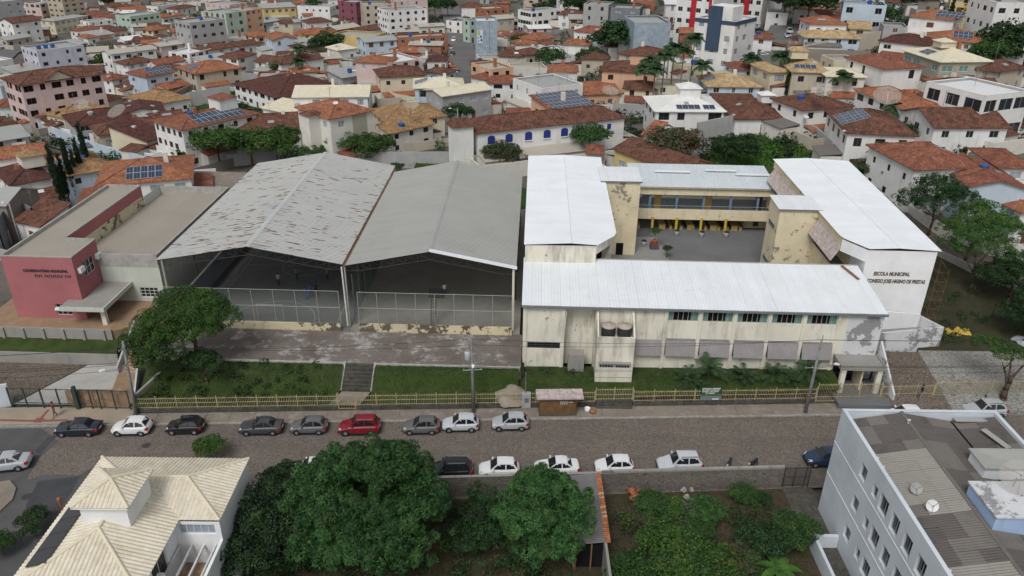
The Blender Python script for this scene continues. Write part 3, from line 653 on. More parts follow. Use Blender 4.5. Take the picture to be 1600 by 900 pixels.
mb = MB().cyl((7.95, 8.4, 9.9), (9.95, 11.45, 9.9), .035); [mb.cyl((7.95 + 2 * t, 8.4 + 3.05 * t, 9.0), (7.95 + 2 * t, 8.4 + 3.05 * t, 9.9), .02) for t in (0, .2, .4, .6, .8, 1)]; mb.build('railing', 'frame_grey', sch)
RL = .28; lw_half = rib_mesh(.994, 5.3, 5.3, 3, .03, False, 'roof_sheet', 'school_white')
for j in range(33):
    b0 = 7.95 + j; b1 = b0 + .994
    am = lambda b: min(10.45 + (b - 11.6) * .006, 8.05 + (b - 8.0) * .70)
    L = 5.3; frame_at('roof_sheet', lw_half, sch, (5.15, b0, ZR + .1 + RL), (0, 1, 0), (-L, 0, -RL))
    frame_at('roof_sheet', rib_mesh(.994, am(b1) - 5.17, am(b0) - 5.17, 3, .03, False, 'roof_sheet', 'school_white'), sch, (5.17, b1, ZR + .1 + RL), (0, -1, 0), (L, 0, -RL))
# stair tower 1
def tower(a0, a1, b0, b1, zt, mat, nm):
    mb = MB().box(a0, b0, 1.4, a1, b1, zt); o = mb.build(nm, mat, sch); k = int((a1 - a0 + .3) / 1.0); w = (a1 - a0 + .4) / k; me = rib_mesh(w - .006, b1 - b0 + .4, b1 - b0 + .4, 3, .03, False, 'roof_sheet', 'school_white')
    for i in range(k): frame_at('roof_sheet', me, sch, (a0 - .2 + i * w, b0 - .2, zt + .04), X3, (0, 1, .03))
    MB().box(a0 - .22, b0 - .24, zt - .12, a1 + .22, b0 - .2, zt + .08).build('fascia', 'steel_grey', sch); return o
tower(10.05, 15.3, 29.8, 35.3, 12.4, 'yellow_plaster', 'stair_tower')
MB().box(12.6, 29.7, 1.5, 13.6, 29.82, 3.3).build('stair_door', 'void_dark', sch)
# rear wing --------------------------------------------------------
a0, a1 = 15.3, 36.7
mb = MB().box(a0, 38.5, 7.5, a1, 38.7, 8.7).box(a0, 38.5, 3.6, a1, 38.7, 5.2).box(a0, 38.72, 4.0, a1, 41.6, 4.25).box(a0, 46.5, 1.4, a1, 46.7, 9.3)
mb.build('rear_parapets', 'yellow_plaster', sch)
MB().box(a0, 41.5, 4.25, a1, 41.62, 5.9).build('corridor_wall_lower', 'corr_blue', sch); MB().box(a0, 41.5, 5.9, a1, 41.62, 8.6).build('corridor_wall_upper', 'corr_white', sch)
for u, m in ((1010, 'corr_blue'), (1029, 'door_tan'), (1108, 'door_tan'), (1186, 'frame_dark')):
    x = (u - 1000) / 10.2 + 16.4; MB().box(x, 41.42, 4.26, x + 1.0, 41.5, 6.6).build('door', m, sch)
for k in range(5): x = 18 + k * 4.0; MB().box(x, 38.75, 4.25, x + .35, 39.05, 7.5).build('pillar', 'pillar_blue', sch)
for k in range(4):
    x = (18.8, 22.41, 26.09, 29.76)[k]; MB().cyl((x, 38.3, 1.5), (x, 38.45, 3.95), .2, .2, 12).build('column', 'pillar_yellow', sch)
mb = MB().cyl((a0, 38.6, 5.75), (a1, 38.6, 5.75), .035)
for k in range(28): mb.cyl((a0 + k * .78, 38.6, 5.2), (a0 + k * .78, 38.6, 5.75), .018, n=4)
mb.build('railing', 'frame_grey', sch)
mb = MB().box(a0, 46.4, 1.4, a1, 46.5, 4).box(33.2, 41, 1.5, 36.7, 41.2, 3.9).box(33.2, 41.2, 1.5, 33.4, 46, 3.9); mb.build('canteen_wall', 'yellow_plaster', sch); MB().box(34.6, 40.93, 1.8, 35.4, 40.99, 3.4).build('door', 'frame_dark', sch)
n = 21; L = math.hypot(8.9, .75); me = rib_mesh((a1 - a0) / n - .006, L, L, 3, .05, False, 'roof_sheet', 'school_grey')
for i in range(n): frame_at('roof_sheet', me, sch, (a0 + i * (a1 - a0) / n, 38.2, 8.78), X3, (0, 8.9, .75))
MB().box(a0, 38.1, 8.62, a1, 38.2, 8.84).build('fascia', 'steel_pale', sch)
for x0, w, b in ((19.2, 5.4, 43.2), (27, 4.7, 44.0), (31.4, 5.2, 42.6)): frame_at('loose_sheet', MB().box(0, 0, 0, w, .7, .05).mesh('loose_sheet', 'school_white'), sch, (x0, b, 9.0 + (b - 38.2) * .084), X3, (0, 1, .084))
CX = (16.7, 20.0, 21.6, 23.2, 24.3, 25.0, 26.9, 27.8, 28.9, 30.2, 31.0, 32.2, 22.4)
for k in range(13):
    x = CX[k]; w = 1.05 if k % 3 == 1 else .5; hh = .78 if k % 3 == 1 else .5
    t = thing('canteen_table' if w > 1 else 'canteen_bench', '%s long yellow canteen %s from the left under the rear gallery' % (['first', 'second', 'third', 'fourth', 'fifth', 'sixth', 'seventh', 'eighth', 'ninth'][sum(1 for i_, x_ in enumerate(CX) if x_ < x and (i_ % 3 == 1) == (k % 3 == 1))], 'table' if w > 1 else 'bench'), 'table' if w > 1 else 'bench', S(x, 39.6, 1.5), SA, 'yellow canteen tables' if w > 1 else 'yellow canteen benches')
    MB().box(0, 0, hh - .06, w, 5.5, hh).build('top', 'table_yellow', t)
    for y in (0.05, 5.3): MB().box(.04, y, 0, w - .04, y + .12, hh - .06).build('leg', 'table_yellow', t)
# right wing -------------------------------------------------------
E0 = lambda b: 45.5 + (b - 8.4) * .04
mb = MB(); mb.quad((37.9, 8.4, 1.6), (45.5, 8.4, 1.6), (45.5, 8.4, 12.35), (37.9, 8.4, 12.35)); mb.quad((45.5, 8.4, 1.6), (46.8, 41, 1.6), (46.8, 41, 12.35), (45.5, 8.4, 12.35)); mb.quad((46.8, 41, 1.6), (36.8, 41, 1.6), (36.8, 41, 12.35), (46.8, 41, 12.35))
mb.quad((36.1, 11.4, 10.9), (37.9, 8.4, 10.9), (37.9, 8.4, 12.35), (36.1, 11.4, 12.35)); mb.quad((37.9, 12.5, 4), (37.9, 8.4, 4), (37.9, 8.4, 12.3), (37.9, 12.5, 12.3))
mb.build('right_wing_wall', 'white_plaster', sch)
mb = MB()
for b0, b1 in ((11.4, 20.3), (24.8, 41)):
    mb.quad((36.3, b1, 11.2), (36.3, b0, 11.2), (36.3, b0, 12.35), (36.3, b1, 12.35)); mb.box(36.1, b0, 5.2, 36.3, b1, 8.2)
mb.quad((38.2, 41, 1.5), (38.2, 12, 1.5), (38.2, 12, 12.2), (38.2, 41, 12.2)); mb.build('gallery_wall', 'yellow_plaster', sch)
mb = MB().box(36.3, 9, 7.6, 38.2, 41, 7.8); mb.build('gallery_floor', 'courtyard_grey', sch)
for b0, b1 in ((11.6, 20.1), (25.2, 40.4)):
    k = int((b1 - b0) / 1.0); w = (b1 - b0) / k; me = rib_mesh(w - .01, 2.0, 2.0, 3, .04, False, 'gallery_awning', 'roof_rusty')
    for i in range(k): frame_at('gallery_awning', me, sch, (35.35, b0 + (i + 1) * w, 9.5), (0, -1, 0), (.95, 0, 1.75))
    mb = MB().cyl((36.15, b0, 8.95), (36.15, b1, 8.95), .03, n=5); [mb.cyl((36.15, b0 + i * .5, 8.2), (36.15, b0 + i * .5, 8.95), .016, n=4) for i in range(int((b1 - b0) / .5) + 1)]; mb.build('railing', 'steel_dark', sch)
mb = MB().cyl((36.2, 10.9, 8.7), (37.8, 8.6, 8.7), .035).box(36.1, 8.5, 7.62, 37.85, 11.4, 7.82)
mb.build('gallery_corner', 'frame_grey', sch)
for j in range(33):
    b0 = 8.2 + j; b1 = b0 + .994
    wm = lambda b: (36.05 if b > 11.6 else 37.95 - (b - 8.2) * .56)
    nmx = 41.2; e = E0(b0) + .35
    frame_at('roof_sheet', rib_mesh(.994, nmx - wm(b0), nmx - wm(b1), 3, .03, False, 'roof_sheet', 'school_white'), sch, (nmx, b0, 12.72), (0, 1, 0), (-1, 0, -.05))
    frame_at('roof_sheet', rib_mesh(.994, E0(b1) + .35 - nmx, e - nmx, 3, .03, False, 'roof_sheet', 'school_white'), sch, (nmx + .02, b1, 12.72), (0, -1, 0), (1, 0, -.05))
tower(31.5, 36.5, 20.3, 24.8, 12.45, 'yellow_plaster', 'stair_tower')
for z in (9.2, 4.2): frame_at('stair_window', win_meshes(2.6, .7, 'frame_grey', 'glass_dark', 3, True)[0], sch, (31.42, 23.9, z), (0, -1, 0), (1, 0, 0))
wall_text(sch, 'ESCOLA MUNICIPAL', 4.0, .62, (39.1, 8.37, 9.32), X3, 'letter_brown'); wall_text(sch, 'CONEGO JOSE HIGINO DE FREITAS', 6.45, .62, (38.55, 8.37, 8.42), X3, 'letter_brown')
# porch, stair wall, ramp walls
mb = MB().box(32.9, -2.6, 3.55, 37.5, -.02, 3.95).box(32.9, -2.6, 3.95, 33.05, -.02, 4.1).box(37.35, -2.6, 3.95, 37.5, -.02, 4.1).box(33.05, -2.6, 3.95, 37.35, -2.46, 4.1); mb.build('porch_roof', 'old_concrete', sch)
for x in (33.1, 36.8): MB().box(x, -2.5, .6, x + .5, -2.1, 3.55).build('porch_column', 'cream_plaster', sch)
MB().box(35.5, -1.9, .6, 35.65, 0, 3.3).build('porch_wall', 'yellow_plaster', sch); MB().box(33.2, -.06, .6, 35.4, -.01, 3.3).build('entrance', 'void_dark', sch)
lsheet('porch_floor', 'courtyard_grey', [(32.6, -4.6), (38, -4.6), (38, .2), (32.6, .2)], .72, .4)
MB().poly([(37.6, .1, .5), (37.6, .1, 5.6), (38.4, -3.6, 1.4), (38.4, -3.6, .5)]).poly([(37.78, .1, .5), (37.78, .1, 5.6), (38.58, -3.6, 1.4), (38.58, -3.6, .5)]).quad((37.6, .1, 5.6), (37.78, .1, 5.6), (38.58, -3.6, 1.4), (38.4, -3.6, 1.4)).quad((38.4, -3.6, .5), (38.58, -3.6, .5), (38.58, -3.6, 1.4), (38.4, -3.6, 1.4)).build('stair_wall', 'patched_render', sch)
def prism_wall(name, pts, mat, th, parent):
    """wall along pts (a,b,zbase,ztop)"""
    mb = MB()
    for (a, b, z0, z1), (c, d, z2, z3) in zip(pts, pts[1:]):
        n = Vector((-(d - b), c - a, 0)).normalized() * th
        A, B = Vector((a, b, 0)), Vector((c, d, 0)); q = lambda p, z: Vector((p.x, p.y, z))
        mb.quad(q(A, z0), q(B, z2), q(B, z3), q(A, z1)); mb.quad(q(B + n, z2), q(A + n, z0), q(A + n, z1), q(B + n, z3)); mb.quad(q(A, z1), q(B, z3), q(B + n, z3), q(A + n, z1)); mb.quad(q(A + n, z0), q(A, z0), q(A, z1), q(A + n, z1)); mb.quad(q(B, z2), q(B + n, z2), q(B + n, z3), q(B, z3))
    return mb.build(name, mat, parent)
prism_wall('ramp_wall', [(38.2, 4.3, 1.0, 4.0), (47.1, 5.8, 1.0, 4.3), (45.6, 8.6, 1.0, 4.3)], 'patched_render', .18, sch)
prism_wall('ramp_wall', [(37.5, 6.6, 1.0, 5.9), (45.4, 8.1, 1.0, 4.6)], 'white_plaster', .15, sch)
lsheet('ramp_floor', 'courtyard_pale', [(38.2, 4.6), (47, 6), (45.5, 8.4), (37.6, 7)], 3.0)
frame_at('plank', MB().box(0, 0, 0, 2.9, .32, .06).mesh('plank', 'wood'), None, S(35.4, 8.7, 10.2), (math.cos(R(-72)), math.sin(R(-72)), -.12), (math.sin(R(72)), math.cos(R(72)), .04)); tag(bpy.context.scene.objects['plank'], 'long brown plank lying on the white roof near the lettered wall', 'plank')
# courtyard things
def lathe_thing(name, label, cat, p, prof, mat, group=None, n=14): return tag(MB().lathe(prof, n).build(name, mat, None, p, smooth=True), label, cat, group)
for i, (a, b) in enumerate(((18.8, 37.57), (22.41, 37.29), (26.09, 37.01), (29.76, 37.1), (17.0, 33.1))):
    t = thing('litter_bin', ['white bin at the foot of the leftmost yellow column', 'white bin at the second yellow column from the left', 'white bin at the third yellow column from the left', 'white bin at the rightmost yellow column', 'white bin standing alone beside the square planter'][i], 'bin', S(a, b, 1.5), 0, 'courtyard bins')
    MB().lathe([(0, 0), (.3, 0), (.36, .75), (.37, .78)], 14).build('bin_body', 'white_plastic', t, smooth=True); MB().lathe([(.38, .78), (.38, .84), (.2, .95), (0, .97)], 14).build('lid', 'black_plastic', t, smooth=True)
t = thing('planter', 'square red planter box with a small tree in the courtyard', 'planter', S(18.4, 32.4, 1.5), SA)
MB().box(-.6, -.6, 0, .6, .6, .45).build('base', 'planter_blue', t); MB().box(-.55, -.55, .45, .55, .55, .85).build('box', 'planter_red', t); MB().lathe([(.2, .85), (.35, .9), (.42, 1.3), (.1, 1.3)], 10).build('pot', 'clay_tile', t)
tree(S(18.4, 32.4, 2.7), 1.5, .85, 'fresh', 'small yellow green tree in the courtyard planter', name='potted_tree', near=True)
tree(S(19.7, 28.9, 1.5), 1.6, .7, 'olive', 'thin pale sapling low in the courtyard beside the white roof edge', name='sapling', near=True)

# ================================================================ sports halls
def hall(aL, aR, b0, b1, am, ze, zr, mat, label, cutL=False):
    t = thing('sports_hall', label, 'sports hall', S(0, 0), SA); nb = int((b1 - b0) / 1.02); w = (b1 - b0) / nb
    for side, ae in ((-1, aL), (1, aR)):
        run = abs(am - ae); d = (zr - ze); nrow = 2
        for r in range(nrow):
            t0, t1 = r / nrow, (r + 1) / nrow; L = math.hypot(run, d) / nrow + .12; me = rib_mesh(w - .006, L, L, 3, .05, False, 'roof_sheet', mat)
            for i in range(nb):
                e0 = ae + (am - ae) * t0; z0 = ze + d * t0 + .02 * r + random.uniform(0, .012); y = b0 + (i if side < 0 else i + 1) * w
                if side < 0: frame_at('roof_sheet', me, t, (e0, y + w, z0), (0, -1, 0), (run, 0, d))
                else: frame_at('roof_sheet', me, t, (e0, y - w, z0), (0, 1, 0), (-run, 0, d))
    MB().quad((am - .28, b0 - .05, zr + .02), (am, b0 - .05, zr + .11), (am, b1 + .05, zr + .11), (am - .28, b1 + .05, zr + .02)).quad((am, b0 - .05, zr + .11), (am + .28, b0 - .05, zr + .02), (am + .28, b1 + .05, zr + .02), (am, b1 + .05, zr + .11)).build('ridge_cap', 'm_grey' if mat == 'gym_grey' else 'gym_cap', t)
    # trusses
    for j in range(6):
        y = b0 + .3 + j * (b1 - b0 - .6) / 5; mb = MB()
        for sgn, ae in ((-1, aL), (1, aR)):
            pts = [Vector((ae + (am - ae) * k / 7, y, ze - .08 + (zr - ze) * k / 7)) for k in range(8)]; low = [Vector((p.x, y, min(p.z - .3, max(ze - .75, p.z - .95)))) for p in pts]
            mb.tube(pts, .05, 4); mb.tube(low, .05, 4)
            for k in range(7): mb.cyl(pts[k], low[k + 1], .03, n=4); mb.cyl(low[k], pts[k], .03, n=4)
        mb.build('truss', 'steel_dark', t)
    return t
metalroof('gym_cap', (.5, .52, .53), amt=.3)
h1 = hall(-40.8, -20.05, 5.3, 40.2, -30.4, 10.5, 12.35, 'gym_rusty', 'open sports hall with a pale metal roof streaked with rust')
h2 = hall(-19.7, -.9, 5.2, 37.6, -10.4, 10.45, 12.3, 'gym_grey', 'open sports hall with a plain grey metal roof beside the school')
MB().box(-20.0, 5.2, 10.3, -19.72, 39, 10.42).build('valley_gutter', 'rust', h1)
frame_at('front_flashing', MB().box(0, 0, 0, 9.75, .75, .06).mesh('front_flashing', 'school_white'), h2, (-10.4, 5.0, 12.42), (9.5, 0, -1.87), Y3)
for a in (-40.2, -19.85): 
    for b in (5.4, 13, 21, 29, 37): MB().cyl((a, b, 2.6), (a, b, 10.4), .13, .11, 8).build('post', 'steel_pale' if b < 6 else 'steel_dark', h1)
for b in (5.4, 13, 21, 29, 36): MB().cyl((-1.2, b, 2.6), (-1.2, b, 10.4), .14, .14, 8).build('post', 'cream_plaster' if b < 6 else 'steel_dark', h2)
MB().box(-39.6, 9, 2.7, -39.3, 40, 5.4).build('side_wall', 'w_dgrey', h1)
MB().cyl((-20.0, 5.1, 2.9), (-20.1, 5.1, 10.3), .1, .1, 8).build('downpipe', 'frame_white', h1)
# netting fences around the courts
b_ = NB('netting'); b_.out((.16, .2, .18), .8); tr = b_.n('ShaderNodeBsdfTransparent'); ms = b_.n('ShaderNodeMixShader'); ms.inputs[0].default_value = .2
b_.l(tr.outputs[0], ms.inputs[1]); b_.l(b_.b.outputs[0], ms.inputs[2]); b_.l(ms.outputs[0], b_.t.nodes['Material Output'].inputs[0])
def netfence(a0, a1, b, z0, z1, nb, label, base=True):
    t = thing('court_fence', label, 'fence', S(0, 0), SA)
    if base: MB().box(a0, b - .12, 2.5, a1, b + .12, z0 - .02).build('base_wall', 'mossy_base_wall', t)
    for i in range(nb + 1): x = a0 + (a1 - a0) * i / nb; MB().cyl((x, b, z0 - .05), (x, b, z1), .034, n=6).build('post', 'steel_pale', t)
    for z in (z1, (z0 + z1) / 2): MB().cyl((a0, b, z), (a1, b, z), .028, n=6).build('rail', 'steel_pale', t)
    MB().quad((a0, b + .05, z0), (a1, b + .05, z0), (a1, b + .05, z1), (a0, b + .05, z1)).build('netting', 'netting', t); return t
netfence(-40.2, -20.6, 4.5, 3.5, 7.6, 8, 'pale steel netting fence on a stained low wall below the rusty roof')
netfence(-18.5, -1.3, 4.5, 3.6, 7.55, 8, 'pale steel netting fence on a stained low wall below the plain grey roof')
t = thing('court_divider', 'tall green netting fence between the two sports courts', 'fence', S(0, 0), SA)
for i in range(12): MB().cyl((-19.3, 6 + i * 3, 2.7), (-19.3, 6 + i * 3, 9.0), .05, n=6).build('post', 'green_fence', t)
MB().quad((-19.3, 5.5, 2.7), (-19.3, 40, 2.7), (-19.3, 40, 8.8), (-19.3, 5.5, 8.8)).build('netting', 'netting', t)
t = thing('basketball_hoop', 'black basketball backboard on a leaning lattice mast behind the court fence', 'basketball hoop', S(-10.4, 6.2, 2.7), SA)
mb = MB(); L0 = [Vector((-.25, 0, 0)), Vector((-.1, .1, 3.4))]; L1 = [Vector((.25, 0, 0)), Vector((.45, .1, 3.4))]; mb.tube(L0, .05, 5); mb.tube(L1, .05, 5)
for k in range(8): f = k / 8; mb.cyl(L0[0].lerp(L0[1], f), L1[0].lerp(L1[1], f + .12), .03, n=4)
mb.build('mast', 'steel_dark', t); MB().box(-.4, .1, 3.4, 1.4, .18, 4.6).build('backboard', 'black_plastic', t)
MB().tube([(.5 + .22 * math.cos(q * .6), .45 + .22 * math.sin(q * .6), 3.6) for q in range(12)], .02, 4).build('rim', 'rust', t)
for a, b, lab in ((-33.8, 6.4, 'small steel goal frame at the near end of the rusty roofed court'), ):
    t = thing('goal', lab, 'goal', S(-29.2, 6.3, 2.7), SA); MB().tube([(-1.5, 0, 0), (-1.5, 0, 2), (1.5, 0, 2), (1.5, 0, 0)], .05, 6).build('frame', 'steel_pale', t)
# ================================================================ conservatory (red hall)
cv = thing('conservatory_building', 'red painted hall with a pale green annex and flat brown roofs', 'building', S(0, 0), SA)
mb = MB(); Z0, ZT = 2.6, 10.5
wall_panel(mb, (-58.5, 5.5, Z0), X3, 8.1, ZT - Z0, [(4.7, 6.5, .5, 1.95)], Y3); wall_panel(mb, (-50.4, 5.5, Z0), Y3, 5.2, ZT - Z0, [(1.7, 4.0, 4.6, 6.4)], -X3)
mb.quad((-50.4, 10.7, Z0), (-54.0, 10.9, Z0), (-54.0, 10.9, ZT), (-50.4, 10.7, ZT)); mb.quad((-54.0, 10.9, 7.3), (-53.7, 29.4, 7.3), (-53.7, 29.4, ZT), (-54.0, 10.9, ZT)); mb.quad((-53.7, 29.4, Z0), (-58.4, 29.4, Z0), (-58.4, 29.4, ZT), (-53.7, 29.4, ZT)); mb.quad((-58.4, 29.4, -1), (-58.5, 5.5, -1), (-58.5, 5.5, ZT), (-58.4, 29.4, ZT))
mb.build('red_wall', 'red_paint', cv)
def parapet_roof(pts, zt, zr, th, parent, rm, pm='concrete'):
    n = len(pts); c = Vector((sum(p[0] for p in pts) / n, sum(p[1] for p in pts) / n, 0)); inn = []
    for i in range(n):
        p0 = Vector((*pts[i - 1], 0)); p1 = Vector((*pts[i], 0)); p2 = Vector((*pts[(i + 1) % n], 0)); d1 = (p1 - p0).normalized(); d2 = (p2 - p1).normalized(); n1 = Vector((-d1.y, d1.x, 0)); n2 = Vector((-d2.y, d2.x, 0))
        m = (n1 + n2); m = m / max(.3, m.dot(n1)); inn.append(p1 + m * th)
    mb = MB()
    for i in range(n):
        j = (i + 1) % n; A, B = pts[i], pts[j]; a, b = inn[i], inn[j]
        mb.quad((*A, zt), (*B, zt), (b.x, b.y, zt), (a.x, a.y, zt)); mb.quad((a.x, a.y, zt), (b.x, b.y, zt), (b.x, b.y, zr - .1), (a.x, a.y, zr - .1)); mb.quad((*A, zt - .12), (*B, zt - .12), (*B, zt), (*A, zt))
    mb.build('parapet', pm, parent); MB().poly([(q.x, q.y, zr) for q in inn]).build('roof', rm, parent)
parapet_roof([(-58.52, 5.48), (-50.38, 5.48), (-50.38, 10.72), (-53.98, 10.92), (-53.68, 29.42), (-58.42, 29.42)], ZT + .02, ZT - .4, .22, cv, 'hall_brown')
mb = MB(); wall_panel(mb, (-50.35, 10.2, Z0), X3, 7.1, 6.2, [(4.2, 6.4, .6, 1.9)], Y3); mb.quad((-43.25, 10.2, 1), (-43.3, 34, 1), (-43.3, 34, 8.8), (-43.25, 10.2, 8.8)); mb.quad((-43.3, 34, 1), (-53.3, 34, 1), (-53.3, 34, 8.8), (-43.3, 34, 8.8)); mb.quad((-53.3, 34, 1), (-53.6, 29.4, 1), (-53.6, 29.4, 8.8), (-53.3, 34, 8.8)); mb.build('annex_wall', 'pale_green_paint', cv)
MB().quad((-53.95, 10.9, 7.3), (-53.65, 29.4, 7.3), (-53.65, 29.4, 9.0), (-53.95, 10.9, 9.0)).build('old_wall_strip', 'mossy_base_wall', cv)
mb = MB()
for q in ((-53.9, 10.18, 7.2, -43.23, 10.4, 8.82), (-43.47, 10.4, 7.2, -43.23, 34.0, 8.83), (-53.3, 33.8, 7.2, -43.47, 34.02, 8.82)): mb.box(*q)
mb.build('parapet', 'concrete', cv); MB().quad((-53.9, 10.4, 7.5), (-48.2, 10.4, 8.0), (-48.2, 33.8, 8.0), (-53.9, 33.8, 7.5)).quad((-48.2, 10.4, 8.0), (-43.4, 10.4, 7.5), (-43.4, 33.8, 7.5), (-48.2, 33.8, 8.0)).build('roof', 'hall_brown', cv)
window(cv, (-53.8, 5.6, 3.1), X3, Y3, 1.8, 1.45, 'frame_white', 'glass_dark', 2, nh=2)
for k in range(3): frame_at('awning_pane', MB().box(0, 0, 0, .55, .45, .03).box(0, 0, -.02, .55, .04, .05).mesh('awning_pane', 'frame_white'), cv, (-53.75 + k * .6, 5.1, 3.9), X3, (0, .4, .25))
frame_at('window', win_meshes(2.3, 1.8, 'frame_white', 'glass_dark', 2, True, nh=1)[0], cv, (-50.52, 7.2, 7.2), Y3, -X3)
for y in (6.4, 10.2):
    t = thing('air_conditioner', 'white air conditioner on the red wall %s the window' % ('in front of' if y < 7 else 'behind'), 'air conditioner', S(-50.38, y, 8.3), SA, 'air conditioners on the red wall'); MB().box(0.02, -.45, 0, .4, .45, .6).build('case', 'white_plastic', t); MB().box(.02, -.5, -.1, .45, .5, -.02).build('bracket', 'steel_grey', t)
window(cv, (-46.15, 10.3, 3.2), X3, Y3, 2.2, 1.3, 'frame_white', 'glass_dark', 3, nh=2)
wall_text(cv, 'CONSERVATÓRIO MUNICIPAL', 5.1, .42, (-56.3, 5.46, 8.6), X3, 'letter_dark')
mb = MB(); x = -55.1
for wd, n in ((.95, 4), (2.1, 9), (.75, 3)):
    for i in range(n): w = wd / n; mb.box(x, 5.44, 7.95, x + w * .28, 5.48, 8.26); mb.box(x + w * .28, 5.44, 7.95 if i % 2 else 8.2, x + w * .75, 5.48, 8.0 if i % 2 else 8.26); x += w
    x += .2
mb.build('lettering', 'letter_dark', cv)
mb = MB().box(-52.2, 3.4, 4.85, -46.9, 11.2, 5.2).box(-52.2, 3.4, 5.2, -46.9, 3.6, 5.36).box(-47.1, 3.6, 5.2, -46.9, 11.2, 5.36); mb = MB().box(-52.0, 3.4, 4.85, -46.9, 5.4, 5.2).box(-50.35, 5.4, 4.85, -46.9, 10.15, 5.2); mb.build('porch_roof', 'old_concrete', cv)
MB().box(-52.0, 3.36, 4.8, -46.86, 3.5, 5.3).box(-47.0, 3.5, 4.8, -46.86, 10.15, 5.3).build('porch_fascia', 'pale_green_paint', cv)
for p in ((-47.9, 4.2),): MB().box(p[0], p[1], 2.6, p[0] + .5, p[1] + .5, 4.85).build('porch_column', 'w_offwhite', cv)
# terraces and stair in front of it
lsheet('terrace', 'tiled_terrace', [(-62, 2.9), (-46.1, 2.9), (-44, 4.6), (-40.5, 5), (-40.5, 11), (-62, 11)], 2.68, 2.0)
def rwall(name, lab, pts, mat, th=.2): o = prism_wall(name, pts, mat, th, None); o.location = S(0, 0); o.rotation_euler = (0, 0, SA); return tag(o, lab, 'wall')
rwall('retaining_wall', 'upper stained grey retaining wall below the red hall terrace', [(-62, 2.6, .5, 3.0), (-46.2, 2.6, .5, 3.0)], 'old_concrete')
rw = [o for o in SC.objects if o.name == 'retaining_wall'][0]
for k in range(7): MB().box(-61 + k * 2.3, 2.4, .6, -60.7 + k * 2.3, 2.62, 2.95).build('buttress', 'old_concrete', rw)
lsheet('terrace_lawn', 'lawn', [(-62, .0, 1.3), (-44.6, .0, 1.3), (-45.6, 2.6, 1.7), (-62, 2.6, 1.7)], 1.5, 1)
rwall('retaining_wall', 'lower stained grey retaining wall above the sloping driveway', [(-62, -.25, -.3, 1.5), (-44.4, -.25, -.3, 1.5)], 'old_concrete')
lsheet('forecourt_drive', 'drive_pale', [(-51.5, -7.9), (-41.6, -7.7), (-44.4, -.3), (-47.8, -.3)], .2); lsheet('side_drive', 'setts', [(-62, -7.9), (-51.7, -7.9), (-48.0, -.3), (-62, -.3)], .19)
# conservatory stair: rises from (a=-42.5,b=-6) to (-43.3,5)
st = thing('terrace_stair', 'long tiled stair with blue grey side walls up to the red hall terrace', 'stair', S(0, 0), SA)
for k in range(16):
    f = k / 15; b = -1.9 + 6.3 * f; z = .45 + 2.15 * f; a = -43.6 - .8 * f; MB().box(a, b, z - .6, a + 2.2, b + .42, z).build('step', 'clay_pale', st)
MB().poly([(-43.6, -1.9, .4), (-41.4, -1.9, .4), (-39.6, -6.8, .2), (-42.4, -6.8, .2)]).build('landing_ramp', 'tiled_terrace', st)
for da in (-.05, 2.25):
    mb = MB(); A = Vector((-43.6 + da, -2.2, 0)); B = Vector((-44.4 + da, 4.6, 0)); n = Vector((.22, 0, 0)); q = lambda p, z: (p.x, p.y, z)
    mb.quad(q(A, 0), q(B, 2), q(B, 3.3), q(A, 1.2)); mb.quad(q(A + n, 0), q(B + n, 2), q(B + n, 3.3), q(A + n, 1.2)); mb.quad(q(A, 1.2), q(A + n, 1.2), q(B + n, 3.3), q(B, 3.3)); mb.quad(q(A, 0), q(A + n, 0), q(A + n, 1.2), q(A, 1.2)); mb.build('side_wall', 'grey_plaster', st)
prism_wall('ramp_parapet', [(-41.4, -2.2, .1, 1.2), (-39.6, -6.9, .1, .9)], 'blue_paint', .18, st)
rwall('side_wall', 'long low concrete wall running uphill beside the big flamboyant tree', [(-39.3, -7.2, .1, 1.0), (-36.2, -.5, 1.6, 2.9)], 'old_concrete', .3)
rwall('forecourt_wall', 'ochre stone wall panel behind the dark green fence', [(-46.1, -7.6, .1, 1.7), (-45.2, -8.0, .1, 2.1), (-39.0, -7.7, .1, 2.1)], 'w_stone', .25)
bpy.data.objects['forecourt_wall'].data.materials[0] = M['brown_tile']
rwall('gate_pillar_wall', 'grey blue plastered wall with a mail slot at the left edge', [(-58, -10.5, 0, 2.6), (-51.6, -8.0, 0, 2.6)], 'blue_paint', .3)
# dark green gate and fence
gt = thing('iron_gate', 'dark green iron gate across the pale driveway', 'gate', S(-51.4, -8.35, .15), SA)
def bars(parent, x0, x1, z0, z1, step, mat, r=.018, y=0.):
    mb = MB(); k = int((x1 - x0) / step); [mb.cyl((x0 + (x1 - x0) * i / k, y, z0), (x0 + (x1 - x0) * i / k, y, z1), r, n=4) for i in range(k + 1)]
    o = mb.build('bars', mat, parent); o['kind'] = 'stuff'; return o
for x in (0, 1.6, 3.3, 5.0, 6.6): MB().box(x - .06, -.06, 0, x + .06, .06, 2.35).build('post', 'gate_green', gt)
for z in (.25, .55, 2.25): MB().box(0, -.03, z, 6.6, .03, z + .06).build('rail', 'gate_green', gt)
bars(gt, .1, 6.5, .2, 2.25, .16, 'gate_green', .01)
MB().box(6.7, -.15, 0, 7.0, .15, 2.7).build('gate_post', 'gate_green', gt)
gf = thing('iron_fence', 'dark green iron fence in front of the ochre wall panel', 'fence', S(-44.2, -8.25, .15), SA)
for x in (0, 1.0, 1.9, 3.4, 4.9): MB().box(x - .05, -.05, 0, x + .05, .05, 2.3).build('post', 'gate_green', gf)
